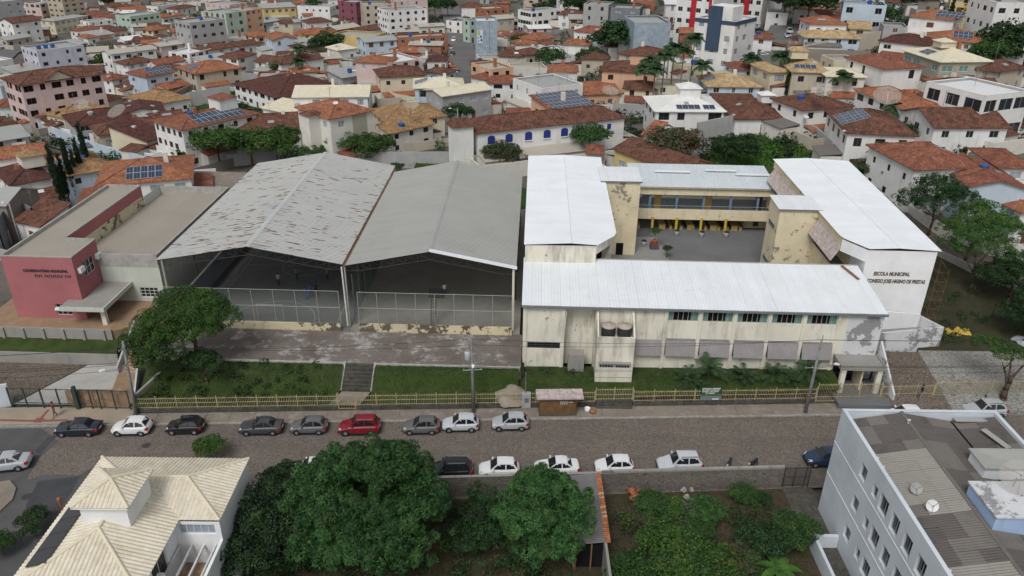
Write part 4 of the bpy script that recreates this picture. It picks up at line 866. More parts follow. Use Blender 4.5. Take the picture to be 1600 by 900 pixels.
MB().box(0, -.03, 2.2, 4.9, .03, 2.27).build('rail', 'gate_green', gf); MB().box(0, -.03, .2, 4.9, .03, .26).build('rail', 'gate_green', gf); bars(gf, 0, 4.9, .2, 2.2, .16, 'gate_green', .009)
# ================================================================ yellow fence
def yfence(x0, x1, label, h=1.75, ph=.5, y_off=0):
    a = Vector((x0, YS(x0) + y_off, .12)); b = Vector((x1, YS(x1) + y_off, .12)); d = b - a; L = d.length; t = thing('yellow_fence', label, 'fence', a, math.atan2(d.y, d.x))
    if ph: MB().box(0, -.12, 0, L, .14, ph).build('plinth', 'plinth_dark', t)
    n = max(1, round(L / 2.05))
    for i in range(n + 1): MB().box(L * i / n - .032, -.032, ph, L * i / n + .032, .032, h + .2).build('post', 'fence_yellow', t)
    for z in (ph + .1, ph + .62, h - .12): MB().box(0, -.02, z, L, .02, z + .038).build('rail', 'fence_yellow', t)
    mb = MB(); k = int(L / .17)
    for i in range(k): x = L * (i + .5) / k; mb.box(x - .012, -.012, ph, x + .012, .012, h + .08)
    o = mb.build('pickets', 'fence_yellow', t); o['kind'] = 'stuff'; return t
yfence(-37.4, -17.5, 'yellow picket fence before the shady left lawn'); yfence(-17.4, -15.7, 'small yellow gate at the foot of the yard stair', 1.9, .05)
yfence(-15.6, 8.6, 'yellow picket fence before the open lawn and the metal kiosk'); yfence(12.6, 31.6, 'yellow picket fence with a green banner before the palm shrubs')
yfence(8.7, 12.5, 'yellow gate on dark steps below the water tank block', 2.1, .75); yfence(31.7, 38.4, 'taller yellow fence and gate in front of the school porch', 2.3, .1); yfence(38.5, 44.0, 'yellow fence section with a low kerb right of the porch', 2.0, .35); yfence(44.1, 60, 'long yellow fence along the pale parking pavers', 2.4, .1)
for k in range(3): tag(MB().box(8.7, YS(10) - .55 + k * .28, .14, 12.4, YS(10) - .28 + k * .28, .3 + k * .17).build('step', 'plinth_dark'), ['lowest', 'middle', 'topmost'][k] + ' dark stone step below the water tank block gate', 'step')
# yard stair
st = thing('yard_stair', 'dark stone stair between the two lawns up to the paved yard', 'stair', S(-18.6, 0), SA)
for k in range(7): z = 2.6 - .255 * k; MB().box(0, -2.6 - .37 * k, z - .7, 3.0, -2.21 - .37 * k, z - .01).build('step', 'plinth_dark', st)
MB().quad((0, -5.0, .86), (3.0, -5.0, .86), (2.2, -7.1, .6), (-.9, -7.1, .6)).build('path', 'pavement', st)
for x in (-.22, 3.0): MB().poly([(x, -2.2, 2.75), (x, -5, .95), (x, -5, .5), (x, -2.2, 2)]).poly([(x + .2, -2.2, 2.75), (x + .2, -5, .95), (x + .2, -5, .5), (x + .2, -2.2, 2)]).quad((x, -2.2, 2.75), (x + .2, -2.2, 2.75), (x + .2, -5, .95), (x, -5, .95)).build('string_wall', 'concrete', st)
# ================================================================ cars
CARP = {  # L, W, H, cowl, roof front, roof rear, rear base, rear deck height
    'hatch': (3.6, 1.66, 1.5, -.78, -.15, 1.28, 1.66, .98), 'sedan': (4.2, 1.7, 1.44, -.80, -.12, .92, 1.46, .98), 'suv': (4.1, 1.76, 1.66, -.82, -.28, 1.52, 1.9, 1.08)}
CARC = {}
def car_meshes(kind, col):
    if (kind, col) in CARC: return CARC[(kind, col)]
    L, Wd, H, xc, xrf, xrr, xrb, zd = CARP[kind]; w = Wd / 2; h = L / 2; zc = zd - .04
    st = [(-h, .66, .30, .56), (-h + .06, .80, .24, .66), (-h + .28, .92, .22, .76), (-h + .7, .985, .2, .84), (xc - .1, 1, .2, zc - .03), (xc + .3, 1, .2, zc), (.5, 1, .2, zd), (xrb - .2, .99, .2, zd), (h - .35, .97, .22, zd - (.03 if kind == 'sedan' else .0)), (h - .12, .90, .25, zd - .08), (h, .76, .34, .72)]
    mb = MB(); rings = []
    for x, f, zb, zt in st:
        W_ = w * f; half = [(W_ * .80, zb), (W_ * .97, zb + .10), (W_, (zb + zt) / 2), (W_ * .975, zt - .13), (W_ * .88, zt - .02), (W_ * .5, zt + .015), (0, zt + .03)]
        rings.append([(x, -y, z) for y, z in half] + [(x, y, z) for y, z in reversed(half[:-1])])
    n = len(rings[0])
    for a, b in zip(rings, rings[1:]):
        for i in range(n): j = (i + 1) % n; mb.quad(a[i], a[j], b[j], b[i])
    mb.poly(rings[0][::-1]); mb.poly(rings[-1])
    bf, br = .80 * w, .77 * w; rw = .655 * w; zr = H - .03
    b0 = [Vector((xc, s * bf, zc - .03)) for s in (-1, 1)]; r0 = [Vector((xrf, s * rw, zr)) for s in (-1, 1)]; r1 = [Vector((xrr, s * rw * .97, zr - .03)) for s in (-1, 1)]; b1 = [Vector((xrb, s * br, zd - .05)) for s in (-1, 1)]
    xm = (xrf + xrr) / 2; c0 = [Vector((xm, s * rw, H)) for s in (-1, 1)]
    bm = [Vector((xm, s * w * .87, zd - .06)) for s in (-1, 1)]; cf = Vector((xrf + .05, 0, H + .015)); cm = Vector((xm, 0, H + .035)); cr = Vector((xrr, 0, H - .005))
    for s in (0, 1):
        mb.quad(r0[s], cf, cm, c0[s]); mb.quad(c0[s], cm, cr, r1[s]); mb.poly((b0[s], r0[s], c0[s], r1[s], b1[s], bm[s]))
    mb.poly((b0[0], b0[1], r0[1], cf, r0[0])); mb.poly((b1[0], b1[1], r1[1], cr, r1[0]))
    body = mb.mesh('body', 'car_' + col, False)
    def pane(pts, off, sh=.08):
        c = sum(pts, Vector()) / len(pts); nn = (pts[1] - pts[0]).cross(pts[2] - pts[0]).normalized()
        if nn.dot(Vector(off)) < 0: nn = -nn
        q = [p.lerp(c, sh) + nn * .014 for p in pts]; return MB().poly(q)
    parts = [('windscreen', pane([b0[0], b0[1], r0[1], r0[0]], (-1, 0, .5), .07).mesh('windscreen', 'glass_car')), ('rear_window', pane([b1[0].lerp(r1[0], .18), b1[1].lerp(r1[1], .18), r1[1], r1[0]], (1, 0, .5), .10).mesh('rear_window', 'glass_car'))]
    for s in (0, 1):
        sg = (-1, 1)[s]; lo = b0[s].lerp(bm[s], .14); lo.z += .07; md0 = Vector((xm - .02, bm[s].y * .985, bm[s].z + .07)); tm0 = c0[s].copy(); tm0.x -= .02; tm0.z -= .05; t0 = r0[s].lerp(c0[s], .1); t0.z -= .06
        parts.append(('side_window', pane([lo, md0, tm0, t0], (0, sg, .2), .05).mesh('side_window', 'glass_car')))
        md1 = md0.copy(); md1.x += .07; tm1 = tm0.copy(); tm1.x += .07; rb = bm[s].lerp(b1[s], .80); rb.z += .09; tr_ = r1[s].copy(); tr_.x -= .12; tr_.z -= .06
        parts.append(('side_window', pane([md1, rb, tr_, tm1], (0, sg, .2), .05).mesh('side_window', 'glass_car')))
        parts.append(('headlight', MB().poly([(-h + .03, sg * w * .5, .60), (-h + .03, sg * w * .74, .60), (-h + .34, sg * w * .92, .74), (-h + .36, sg * w * .78, .83), (-h + .1, sg * w * .5, .72)][::sg]).mesh('headlight', 'headlamp')))
        parts.append(('tail_light', MB().box(h - .26, min(sg * w * .66, sg * w * .95), zd - .34, h - .02, max(sg * w * .66, sg * w * .95), zd - .1).mesh('tail_light', 'red_lamp')))
        parts.append(('mirror', MB().box(xc + .16, min(sg * w * .9, sg * (w + .13)), zd, xc + .3, max(sg * w * .9, sg * (w + .13)), zd + .14).mesh('mirror', 'car_' + col)))
    if kind == 'suv':
        for sg in (-1, 1): parts.append(('roof_rail', MB().box(xrf + .2, sg * rw * .88 - .025, H - .02, xrr - .1, sg * rw * .88 + .025, H + .06).mesh('roof_rail', 'steel_grey')))
    parts.append(('number_plate', MB().box(h - .03, -.2, .55, h + .02, .2, .68).mesh('number_plate', 'white_plastic')))
    r = .31 if kind != 'suv' else .35
    tyre = MB().lathe([(r * .55, -.1), (r * .93, -.1), (r, -.06), (r, .06), (r * .93, .1), (r * .55, .1)], 18).mesh('tyre', 'rubber', True); rim = MB().lathe([(0, .085), (r * .2, .09), (r * .62, .075), (r * .64, -.05)], 10).mesh('rim', 'rim')
    arch = MB().lathe([(0, .0), (r * 1.16, .0), (r * 1.16, .02)], 18).mesh('wheel_arch', 'black_plastic')
    CARC[(kind, col)] = (body, parts, tyre, rim, arch, r); return CARC[(kind, col)]
def car(p, rz, kind, col, label, group='cars parked on the street', detail=True):
    body, parts, tyre, rim, arch, r = car_meshes(kind, col); L, Wd = CARP[kind][:2]
    t = thing('car', label, 'car', p, rz, group); ob('body', body, t)
    for n, m in parts:
        if detail or n in ('windscreen', 'rear_window', 'side_window'): ob(n, m, t)
    for x in (-L * .31, L * .30):
        for s in (-1, 1):
            wq = ob('wheel', None, t, (x, s * (Wd / 2 - .085), r)); wq.rotation_euler = (-s * math.pi / 2, 0, 0); ob('tyre', tyre, wq)
            if detail: ob('rim', rim, wq); a = ob('wheel_arch', arch, t, (x, s * (Wd / 2 - .012), r + .02)); a.rotation_euler = (-s * math.pi / 2, 0, 0)
    for s in (-1, 1): ob('sill_trim', MBX(L, Wd), t, (0, s * (Wd / 2 - .03), 0))
    ob('bumper', MBB(L, Wd, -1), t); ob('bumper', MBB(L, Wd, 1), t); q = .97 + .06 * ((len(label) * 7) % 10) / 10; t.scale = (q, 1, 1.02 if len(label) % 2 else .98); return t
def MBX(L, Wd):
    k = ('sill', L); WC.setdefault(k, MB().box(-L * .2, -.04, .17, L * .19, .04, .33).mesh('sill_trim', 'black_plastic')); return WC[k]
def MBB(L, Wd, s):
    k = ('bump', L, s); x = s * L / 2; WC.setdefault(k, MB().box(min(x - s * .1, x + s * .035), -Wd * .38, .25, max(x - s * .1, x + s * .035), Wd * .38, .42).mesh('bumper', 'black_plastic')); return WC[k]
RZ = math.atan(.043)
for u, v, k, c, lab in ((127, 685, 'sedan', 'navy', 'black sedan, first of the parked row beside the pale forecourt'), (210, 684, 'hatch', 'white', 'small white hatchback with dark rear glass below the leaning pole'), (293, 682, 'hatch', 'black', 'black hatchback parked between the white hatchback and a gap'), (411, 683, 'sedan', 'dgrey', 'dark grey sedan parked below the fence of the shady lawn'), (485, 682, 'hatch', 'grey', 'charcoal hatchback parked just left of the red car'), (563, 683, 'suv', 'red', 'red compact SUV in the parked row'), (659, 682, 'hatch', 'grey', 'grey hatchback parked bumper to bumper with a silver one'), (720, 678, 'hatch', 'lsilver', 'silver hatchback at the foot of the transformer pole'), (797, 676, 'hatch', 'silver', 'silver hatchback, last of the far row near the metal kiosk')):
    p = P(u, v, 0); p.y += .95; p.z = .012; p.x *= 1.015; car(p, RZ, k, c, lab)
for u, k, c, lab in ((488, 'hatch', 'white', 'white car half hidden behind the big tree'), (703, 'suv', 'black', 'black SUV with pale roof rails behind the near wall'), (780, 'hatch', 'white', 'white hatchback behind the near wall beside the black SUV'), (870, 'sedan', 'white', 'white sedan behind the near wall above the round tree'), (960, 'hatch', 'white', 'white hatchback behind the near wall above the shed roof'), (1063, 'suv', 'lsilver', 'silver SUV behind the near wall next to the motorcycles'), (1296, 'hatch', 'blue', 'dark blue car poking out behind the pale blue apartment block')):
    p = P(u, 720, 1.0); p.y = YN(p.x) + 2.75 + (.3 if u > 1200 else .7 if u < 500 else 0); p.z = .012; car(p, RZ, k, c, lab)
p = P(0, 742, 0); car((p.x, p.y + 1.0, .004), R(12), 'sedan', 'silver', 'silver sedan leaving the frame at the left edge', None)
p = P(1410, 656, 0); car((p.x, p.y, .012), R(3), 'hatch', 'white', 'white car across the street behind the blue block parapet', None)
p = P(1538, 650, 0); car((p.x, p.y + .3, .012), R(3), 'suv', 'silver', 'silver estate car below the cut tree trunk', None)
p = P(1606, 545, 1.5); car((p.x, p.y, 1.55), R(-55), 'hatch', 'lsilver', 'silver car parked on the pale pavers at the right edge', None)
for i, (u, v, k, c, a, lab) in enumerate(((1203, 74, 'hatch', 'white', 80, 'white car low on the tree lined street at upper right'), (1230, 61, 'sedan', 'silver', 80, 'silver car parked on the tree lined street at upper right'), (1233, 54, 'hatch', 'silver', 80, 'silver car farther up the tree lined street at upper right'), (707, 89, 'hatch', 'black', 85, 'dark car low on the central town street'), (709, 66, 'hatch', 'white', 85, 'white car in the middle of the central town street'), (718, 51, 'hatch', 'black', 85, 'dark car far up the central town street'), (600, 163, 'sedan', 'silver', 5, 'silver car parked beside the cream roofed hall'), (4, 76, 'sedan', 'lsilver', 30, 'pale car on the street at the upper left edge'), (1188, 92, 'sedan', 'lsilver', 10, 'pale car at the corner below the navy trimmed block'), (1340, 247, 'hatch', 'silver', 20, 'silver car inside the arched garage of the solar roofed house'), (1382, 25, 'sedan', 'white', 15, 'white car on the rooftop car park at upper right'), (806, 172, 'hatch', 'grey', 20, 'grey car in the lane behind the blue shuttered house'))):
    p = PG(u, v); p.z += .35; car(p, R(a), k, c, lab, 'cars in the town', False)
# ================================================================ motorcycles
def moto(p, rz, label):
    t = thing('motorcycle', label, 'motorcycle', p, rz, 'motorcycles parked by the near wall')
    for x in (-.65, .62): q = ob('wheel', None, t, (x, 0, .3)); q.rotation_euler = (math.pi / 2, 0, 0); MB().lathe([(.2, -.05), (.29, -.05), (.3, 0), (.29, .05), (.2, .05)], 16).build('tyre', 'rubber', q); MB().lathe([(0, .03), (.2, .02), (.2, -.02), (0, -.03)], 10).build('rim', 'rim', q)
    MB().tube([(-.65, 0, .3), (-.48, 0, .75), (-.42, 0, 1.0)], .035, 6).build('fork', 'steel_grey', t); MB().tube([(-.42, -.33, 1.06), (-.4, 0, .98), (-.42, .33, 1.06)], .02, 6).build('handlebar', 'black_plastic', t)
    MB().extrude([(-.45, .62), (-.38, .9), (-.05, .92), (.05, .74), (-.05, .62)], 1, -.13, .13).build('tank', 'car_black', t); MB().extrude([(0, .72), (.02, .8), (.5, .84), (.75, .9), (.72, .78), (.3, .7)], 1, -.12, .12).build('seat', 'black_plastic', t)
    MB().box(-.2, -.14, .28, .22, .14, .6).build('engine', 'steel_dark', t); MB().tube([(.1, .12, .32), (.75, .16, .36)], [.03, .05], 6).build('exhaust', 'steel_grey', t); MB().box(-.56, -.08, .8, -.46, .08, .95).build('headlamp', 'headlamp', t); MB().box(.7, -.06, .72, .8, .06, .8).build('tail_light', 'red_lamp', t)
    return t
for u, lab, rz in ((1137, 'black motorcycle with a pale front, nearer the silver SUV', 60), (1174, 'dark motorcycle leaning by the wall, farther from the silver SUV', 40)):
    p = P(u, 722, .6); p.y = YN(p.x) + 2.4; p.z = .012; moto(p, R(rz), lab)
# ================================================================ people
def person_mesh(pose, sh, tr):
    s = {'stand': (0, 0, .0), 'walk': (.22, -.2, .15), 'reach': (.05, -.05, .35)}[pose]; fx, bx, arm = s
    V = [(0, 0, .95), (0, 0, 1.18), (0, 0, 1.40), (0, 0, 1.52), (-.01, 0, 1.62), (0, 0, 1.74)]; rad = [(.145, .12), (.13, .10), (.155, .105), (.055, .055), (.085, .095), (.07, .08)]; E = [(0, 1), (1, 2), (2, 3), (3, 4), (4, 5)]
    for sg, leg, ar in ((-1, fx, -arm), (1, bx, arm)):
        k = len(V); V += [(0, sg * .1, .9), (-leg * .5 - .03, sg * .11, .5), (-leg + (.05 if leg < 0 else 0), sg * .11, .08), (-leg - .16, sg * .12, .04)]; rad += [(.095, .095), (.06, .06), (.042, .042), (.035, .05)]; E += [(0, k), (k, k + 1), (k + 1, k + 2), (k + 2, k + 3)]
        k = len(V); V += [(0, sg * .19, 1.41), (ar * .4 - (.1 if pose == 'reach' else 0), sg * .26, 1.15), (ar - .1 - (.25 if pose == 'reach' else 0), sg * .25, .92 + (.2 if pose == 'reach' else 0)), (ar - .14 - (.33 if pose == 'reach' else 0), sg * .24, .83 + (.2 if pose == 'reach' else 0))]; rad += [(.06, .06), (.045, .045), (.032, .032), (.04, .022)]; E += [(2, k), (k, k + 1), (k + 1, k + 2), (k + 2, k + 3)]
    me = bpy.data.meshes.new('person'); me.from_pydata(V, E, []); o = bpy.data.objects.new('tmp', me); COL.objects.link(o)
    md = o.modifiers.new('s', 'SKIN'); 
    if not me.skin_vertices: me.skin_vertices.new()
    for i, r in enumerate(rad): me.skin_vertices[0].data[i].radius = r; me.skin_vertices[0].data[i].use_root = (i == 0)
    sb = o.modifiers.new('ss', 'SUBSURF'); sb.levels = 1; sb.render_levels = 1
    bpy.context.view_layer.update(); me2 = bpy.data.meshes.new_from_object(o.evaluated_get(bpy.context.evaluated_depsgraph_get())); bpy.data.objects.remove(o)
    me2.materials.clear(); [me2.materials.append(M[m]) for m in (sh, tr, 'skin', 'black_plastic')]
    for f in me2.polygons:
        c = f.center; side = abs(c.y)
        f.material_index = 2 if (c.z > 1.49 or (side > .2 and c.z < 1.22)) else (0 if c.z > .93 else (3 if c.z < .085 else 1)); f.use_smooth = True
    return me2
PM = {}
def person(p, rz, pose, sh, tr, label, group=None):
    k = (pose, sh, tr)
    if k not in PM: PM[k] = person_mesh(*k)
    t = tag(ob('person', PM[k], None, p, rz), label, 'person', group)
    MB().lathe([(.098, 1.64), (.102, 1.7), (.085, 1.78), (.05, 1.815), (0, 1.825)], 10, o=(.015, 0, 0)).build('hair', 'hair', t, smooth=True)
    MB().box(-.105, -.012, 1.635, -.085, .012, 1.665).build('nose', 'skin', t); return t
person(P(87, 651, .16), R(60), 'walk', 'cloth_red', 'denim', 'person in a red top and jeans walking past the green gate')
person(P(1533, 640, .16), R(90), 'stand', 'cloth_white', 'denim', 'person in a white shirt standing beside the yellow fence')
person(S(41.2, -3.5, .9), R(0), 'reach', 'cloth_black', 'cloth_grey', 'person with dark clothes behind the fence right of the porch')
for a, b, po, sh, tr, lab in ((-31.0, 15.16, 'walk', 'cloth_pink', 'cloth_black', 'person in a pale pink top on the court, leftmost player'), (-29.2, 16.9, 'reach', 'cloth_grey', 'denim', 'person in grey near the middle of the court'), (-25.3, 17.1, 'stand', 'cloth_grey', 'cloth_black', 'person in dark trousers on the right side of the rusty roofed court'), (-26.6, 11.5, 'stand', 'cloth_blue', 'cloth_blue', 'person in a bright blue kit just behind the court fence'), (-26.1, 12.3, 'walk', 'cloth_blue', 'cloth_black', 'person in a blue shirt half behind the player in blue kit'), (-25.6, 12.7, 'stand', 'cloth_black', 'cloth_black', 'person dressed in black beside the blue players'), (-9.9, 13.5, 'stand', 'cloth_white', 'cloth_black', 'person in a white shirt beside the basketball backboard')):
    person(S(a, b, 2.7), R(random.uniform(0, 360)), po, sh, tr, lab)
# ================================================================ poles, lamps, cables
def pole(p, h, lean, label, arms, lamp=None, transf=False):
    t = thing('utility_pole', label, 'pole', p); top = Vector((lean[0], lean[1], h))
    MB().cyl((0, 0, -.2), top, .19, .11, 10).build('shaft', 'pole_concrete', t, smooth=True)
    for z, w, yaw in arms:
        c = top * (z / h); d = Vector((math.cos(yaw), math.sin(yaw), 0)) * w / 2; mb = MB().cyl(c - d, c + d, .05, n=6); mb.build('crossarm', 'steel_grey', t)
        for s in (-.9, -.3, .3, .9): q = c + d * s; MB().cyl(q, q + Vector((0, 0, .2)), .05, .03, 6).build('insulator', 'concrete', t)
    if lamp:
        z, dx, dy = lamp; c = top * (z / h); e = c + Vector((dx, dy, .35)); MB().tube([c, c + Vector((dx * .5, dy * .5, .3)), e], .035, 6).build('lamp_arm', 'steel_grey', t); MB().extrude([(-.12, 0), (.38, -.02), (.42, .08), (.1, .16), (-.12, .12)], 1, -.12, .12).build('lamp_head', 'white_plastic', t, e, math.atan2(dy, dx))
    if transf:
        c = top * .72; q = MB().lathe([(0, 0), (.27, 0), (.3, .05), (.3, .8), (.24, .88), (0, .9)], 12).build('transformer', 'lsilver_paint', t, c + Vector((-.45, .05, 0)), smooth=True)
        for s in (-.12, .12): MB().cyl((c.x - .45 + s, c.y, c.z + .88), (c.x - .45 + s, c.y, c.z + 1.15), .035, n=6).build('bushing', 'concrete', t)
    return t
plain('lsilver_paint', (.42, .45, .5), .5)
pL, pM, pR = P(213, 650, .1), P(740, 645, .1), P(1258, 645, .1)
pole(pL, 8.0, (-.2, 1.2), 'leaning concrete utility pole beside the ramp and the white hatchback', [(7.3, 1.6, 1.4), (5.6, 1.2, 1.4)], (5.0, -1.9, -.8))
pole(pM, 8.7, (-.1, .1), 'concrete pole carrying a pale transformer in front of the lawn', [(8.4, 1.7, 1.5), (7.6, 1.4, 1.5), (5.1, 1.9, .1)], (5.8, .1, -.9), True)
pole(pR, 8.4, (.25, .4), 'tall concrete pole with a lamp in front of the palm shrubs', [(8.2, 2.4, 1.1), (5.3, 2.2, .1)], (5.2, 2.0, .2))
def cable(a, b, sag, label='thin overhead power cable strung between the street poles', r=.02):
    a = Vector(a); b = Vector(b); pts = [a.lerp(b, i / 12) - Vector((0, 0, sag * 4 * (i / 12) * (1 - i / 12))) for i in range(13)]; tag(MB().tube(pts, r, 3).build('power_cable', 'black_plastic'), label, 'cable', 'overhead cables along the street')
for ic, (zL, zM, zR) in enumerate(((7.2, 8.4, 8.3), (7.1, 7.6, 8.2), (5.6, 5.3, 5.4), (5.3, 5.0, 5.2), (5.1, 4.8, 5.0))):
    nm = ['topmost', 'second highest', 'middle', 'second lowest', 'lowest'][ic] + ' thin overhead cable '
    o_ = random.uniform(-.5, .5); A = pL + Vector((-.15, 1.0 + o_, zL)); B = pM + Vector((0, .2 + o_, zM)); C_ = pR + Vector((.2, .3 + o_, zR))
    cable(A, B, .5, nm + 'between the leaning pole and the transformer pole'); cable(B, C_, .5, nm + 'between the transformer pole and the palm shrub pole'); cable(C_, C_ + Vector((45, 2.5, .4)), .6, nm + 'running right from the palm shrub pole'); cable(A, A + Vector((-40, -3, -.5)), .5, nm + 'running left from the leaning pole')
for i, (u, v, h, dx, dy, lab) in enumerate(((1322, 275, 8, -2, -.6, 'slim pole with a lamp behind the right wing roof'), (1133, 258, 9, .2, .1, 'bare pole in the overgrown lot behind the rear wing'), (716, 222, 7, -1.4, .4, 'street lamp pole left of the white turret'), (1590, 368, 8.5, -2.2, .3, 'pole with a lamp beside the grey gable at the right edge'), (34, 385, 7, -1.2, .6, 'white street lamp pole left of the red hall'))):
    pole(PG(u, v), h, (0, 0), lab, [(h - .4, 1.4, .4)] if i in (0, 1, 3) else [], (h - .6, dx, dy))
# ================================================================ kiosk, banner and small things on the pavement
kp = P(842, 650, .15); kk = thing('metal_kiosk', 'brown metal kiosk with a rusty sheet roof on the pavement', 'kiosk', (kp.x, kp.y, .15), RZ)
MB().box(.05, 0, .1, 3.75, 1.0, 2.25).build('body', 'kiosk_brown', kk); MB().box(0, -.03, 0, 3.8, 1.12, .12).build('base', 'kiosk_green', kk)
for x in (.12, 1.95): MB().box(x, -.03, .2, x + 1.7, .005, 2.0).build('shutter', 'kiosk_brown', kk)
for i in range(4): frame_at('roof_sheet', rib_mesh(1.16, 1.5, 1.5, 8, .03, True, 'roof_sheet', 'roof_rusty'), kk, (-.3 + i * 1.18, -.35, 2.28), X3, (0, 1.85, .22))
MB().box(-.3, -.38, 2.2, 4.42, -.34, 2.36).build('fascia', 'roof_rusty', kk)
mb = MB()
for i in range(8): mb.box(2.1 + i * .1, -.045, 1.35 + .1 * (i % 2), 2.13 + i * .1, -.034, 1.8)
for i in range(5): mb.box(2.95 + i * .09, -.045, 1.6, 3.0 + i * .09, -.034, 1.72)
mb.build('graffiti', 'letter_white', kk)
t = thing('meter_box', 'grey electricity meter box beside the kiosk', 'meter box', P(822, 636, .12)); MB().box(-.45, -.2, 0, .45, .3, 1.7).build('case', 'w_grey', t); MB().box(-.2, -.24, .7, .25, -.2, 1.25).build('door', 'steel_grey', t); MB().cyl((-.1, 0, 1.7), (-.1, 0, 4.2), .05).build('mast', 'steel_grey', t)
q = P(917, 640, .15); lathe_thing('bucket', 'white plastic bucket on the pavement beside the gate steps', 'bucket', (q.x, q.y - .4, .15), [(0, 0), (.22, 0), (.3, .5), (.27, .5), (.2, .05)], 'white_plastic')
q = P(926, 641, .15); lathe_thing('clay_pot', 'broken terracotta pot lying next to the white bucket', 'pot', (q.x, q.y - .4, .14), [(0, 0), (.3, .02), (.34, .2), (.2, .34), (0, .36)], 'clay_tile')
bx = P(1091, 620, .6); bn = thing('banner_sign', 'green banner with white lines of print tied to the yellow fence', 'banner', (bx.x, YS(bx.x) - .1, .7), RZ)
MB().box(0, 0, .0, 2.15, .02, .5).build('lower_band', 'sign_grey', bn); MB().box(0, 0, .5, 2.15, .02, .8).build('grass_band', 'sign_grass', bn); MB().box(0, 0, .8, 2.15, .02, 1.6).build('upper_band', 'sign_green', bn)
mb = MB()
for z, ws in ((1.44, ((.1, .95), (1.15, .85))), (1.26, ((.12, .22), (.4, .55), (1.0, .9))), (1.06, ((.14, .7), (.95, .3), (1.32, .5))), (.88, ((.5, .2), (.8, .65)))):
    for x, w in ws:
        k = max(2, int(w / .08))
        for i in range(k): mb.box(x + i * w / k, -.014, z - .06, x + (i + .72) * w / k, -.002, z + (.05 if i % 3 else .07))
mb.box(1.25, -.014, .08, 1.95, -.002, .2); mb.build('print', 'letter_white', bn)
sp = S(-1.2, -4.6, 1.2); me = bpy.data.meshes.new('x')
mb = MB(); mb.lathe([(0, .8), (.5, .7), (1.0, .5), (1.5, .2), (1.9, -.5)], 16); mb.v = [(x + .22 * math.sin(y * 2.3 + z * 3), y + .2 * math.sin(x * 2.9), z + .12 * math.sin(x * 3.1 + y * 2.2)) for x, y, z in mb.v]; tag(mb.build('sand_pile', 'sand', None, sp - Vector((0, 0, .25)), smooth=True), 'heap of pale sand behind the yellow fence', 'sand pile')
tp = S(45.0, 6.6, 2.0); mb = MB(); n = 9
for i in range(n):
    for j in range(5):
        f = lambda i, j: (i * .36 + .15 * math.sin(j * 2.1 + i), j * .36 + .2 * math.sin(i * 1.7), .3 + .28 * math.sin(i * 1.9 + j) * math.cos(j * 1.7) - (.4 if i in (0, n) or j in (0, 5) else 0))
        mb.quad(f(i, j), f(i + 1, j), f(i + 1, j + 1), f(i, j + 1))
tag(mb.build('tarpaulin', 'tarp_yellow', None, P(1484, 528, 2.0), R(8), True), 'crumpled yellow tarpaulin at the edge of the pale pavers', 'tarpaulin')
sc_ = thing('scaffold', 'thin metal scaffold along the right end of the lettered wall', 'scaffold', S(46.3, 8.6, 1.8), SA)
for x, y in ((0, 0), (1.2, 0), (0, 2.2), (1.2, 2.2)): MB().cyl((x, y, 0), (x, y, 8.4), .022, n=5).build('standard', 'rust', sc_)
for k in range(7): z = 1 + k * 1.15; MB().cyl((0, 0, z), (1.2, 0, z), .025, n=5).cyl((0, 0, z), (0, 2.2, z), .025, n=5).cyl((1.2, 0, z), (1.2, 2.2, z + .6), .02, n=5).build('brace', 'rust', sc_)
sq = S(1.0, -3.5)
# ================================================================ roofs of real tile rows
def tile_face(poly, pitch, hgt, lift=0.0):
    """rounded tile rows running up the slope of a planar polygon; first edge is the eave"""
    p = [Vector(q) for q in poly]; u = (p[1] - p[0]).normalized(); nn = (p[1] - p[0]).cross(p[2] - p[0]).normalized()
    if nn.z < 0: nn = -nn
    v = nn.cross(u); o = p[0]; P2 = [((q - o).dot(u), (q - o).dot(v)) for q in p]
    def span(x):
        ys_ = []
        for (x0, y0), (x1, y1) in zip(P2, P2[1:] + P2[:1]):
            if abs(x1 - x0) < 1e-9: continue
            t = (x - x0) / (x1 - x0)
            if -1e-9 <= t <= 1 + 1e-9: ys_.append(y0 + (y1 - y0) * t)
        return (min(ys_), max(ys_)) if ys_ else None
    mb = MB(); x0 = min(q[0] for q in P2); x1 = max(q[0] for q in P2); n = max(1, round((x1 - x0) / pitch)); s = (x1 - x0) / n
    for i in range(n):
        xa, xb = x0 + i * s, x0 + (i + 1) * s; col = []
        for f, h in ((0.0005, 0), (.2, hgt * .75), (.5, hgt), (.8, hgt * .75), (.9995, 0)):
            x = xa + s * f; sp = span(x)
            if sp is None: continue
            col.append((x, sp, h))
        for (xa_, sa, ha), (xb_, sb, hb) in zip(col, col[1:]):
            q = lambda x, y, h: o + u * x + v * y + nn * (h + lift)
            mb.quad(q(xa_, sa[0], ha), q(xb_, sb[0], hb), q(xb_, sb[1], hb), q(xa_, sa[1], ha), 0, ((xa_, sa[0]), (xb_, sb[0]), (xb_, sb[1]), (xa_, sa[1])))
    return mb
def ridge(parent, a, b, mat, r=.12): MB().tube([Vector(a), Vector(b)], r, 8).build('ridge_cap', mat, parent)

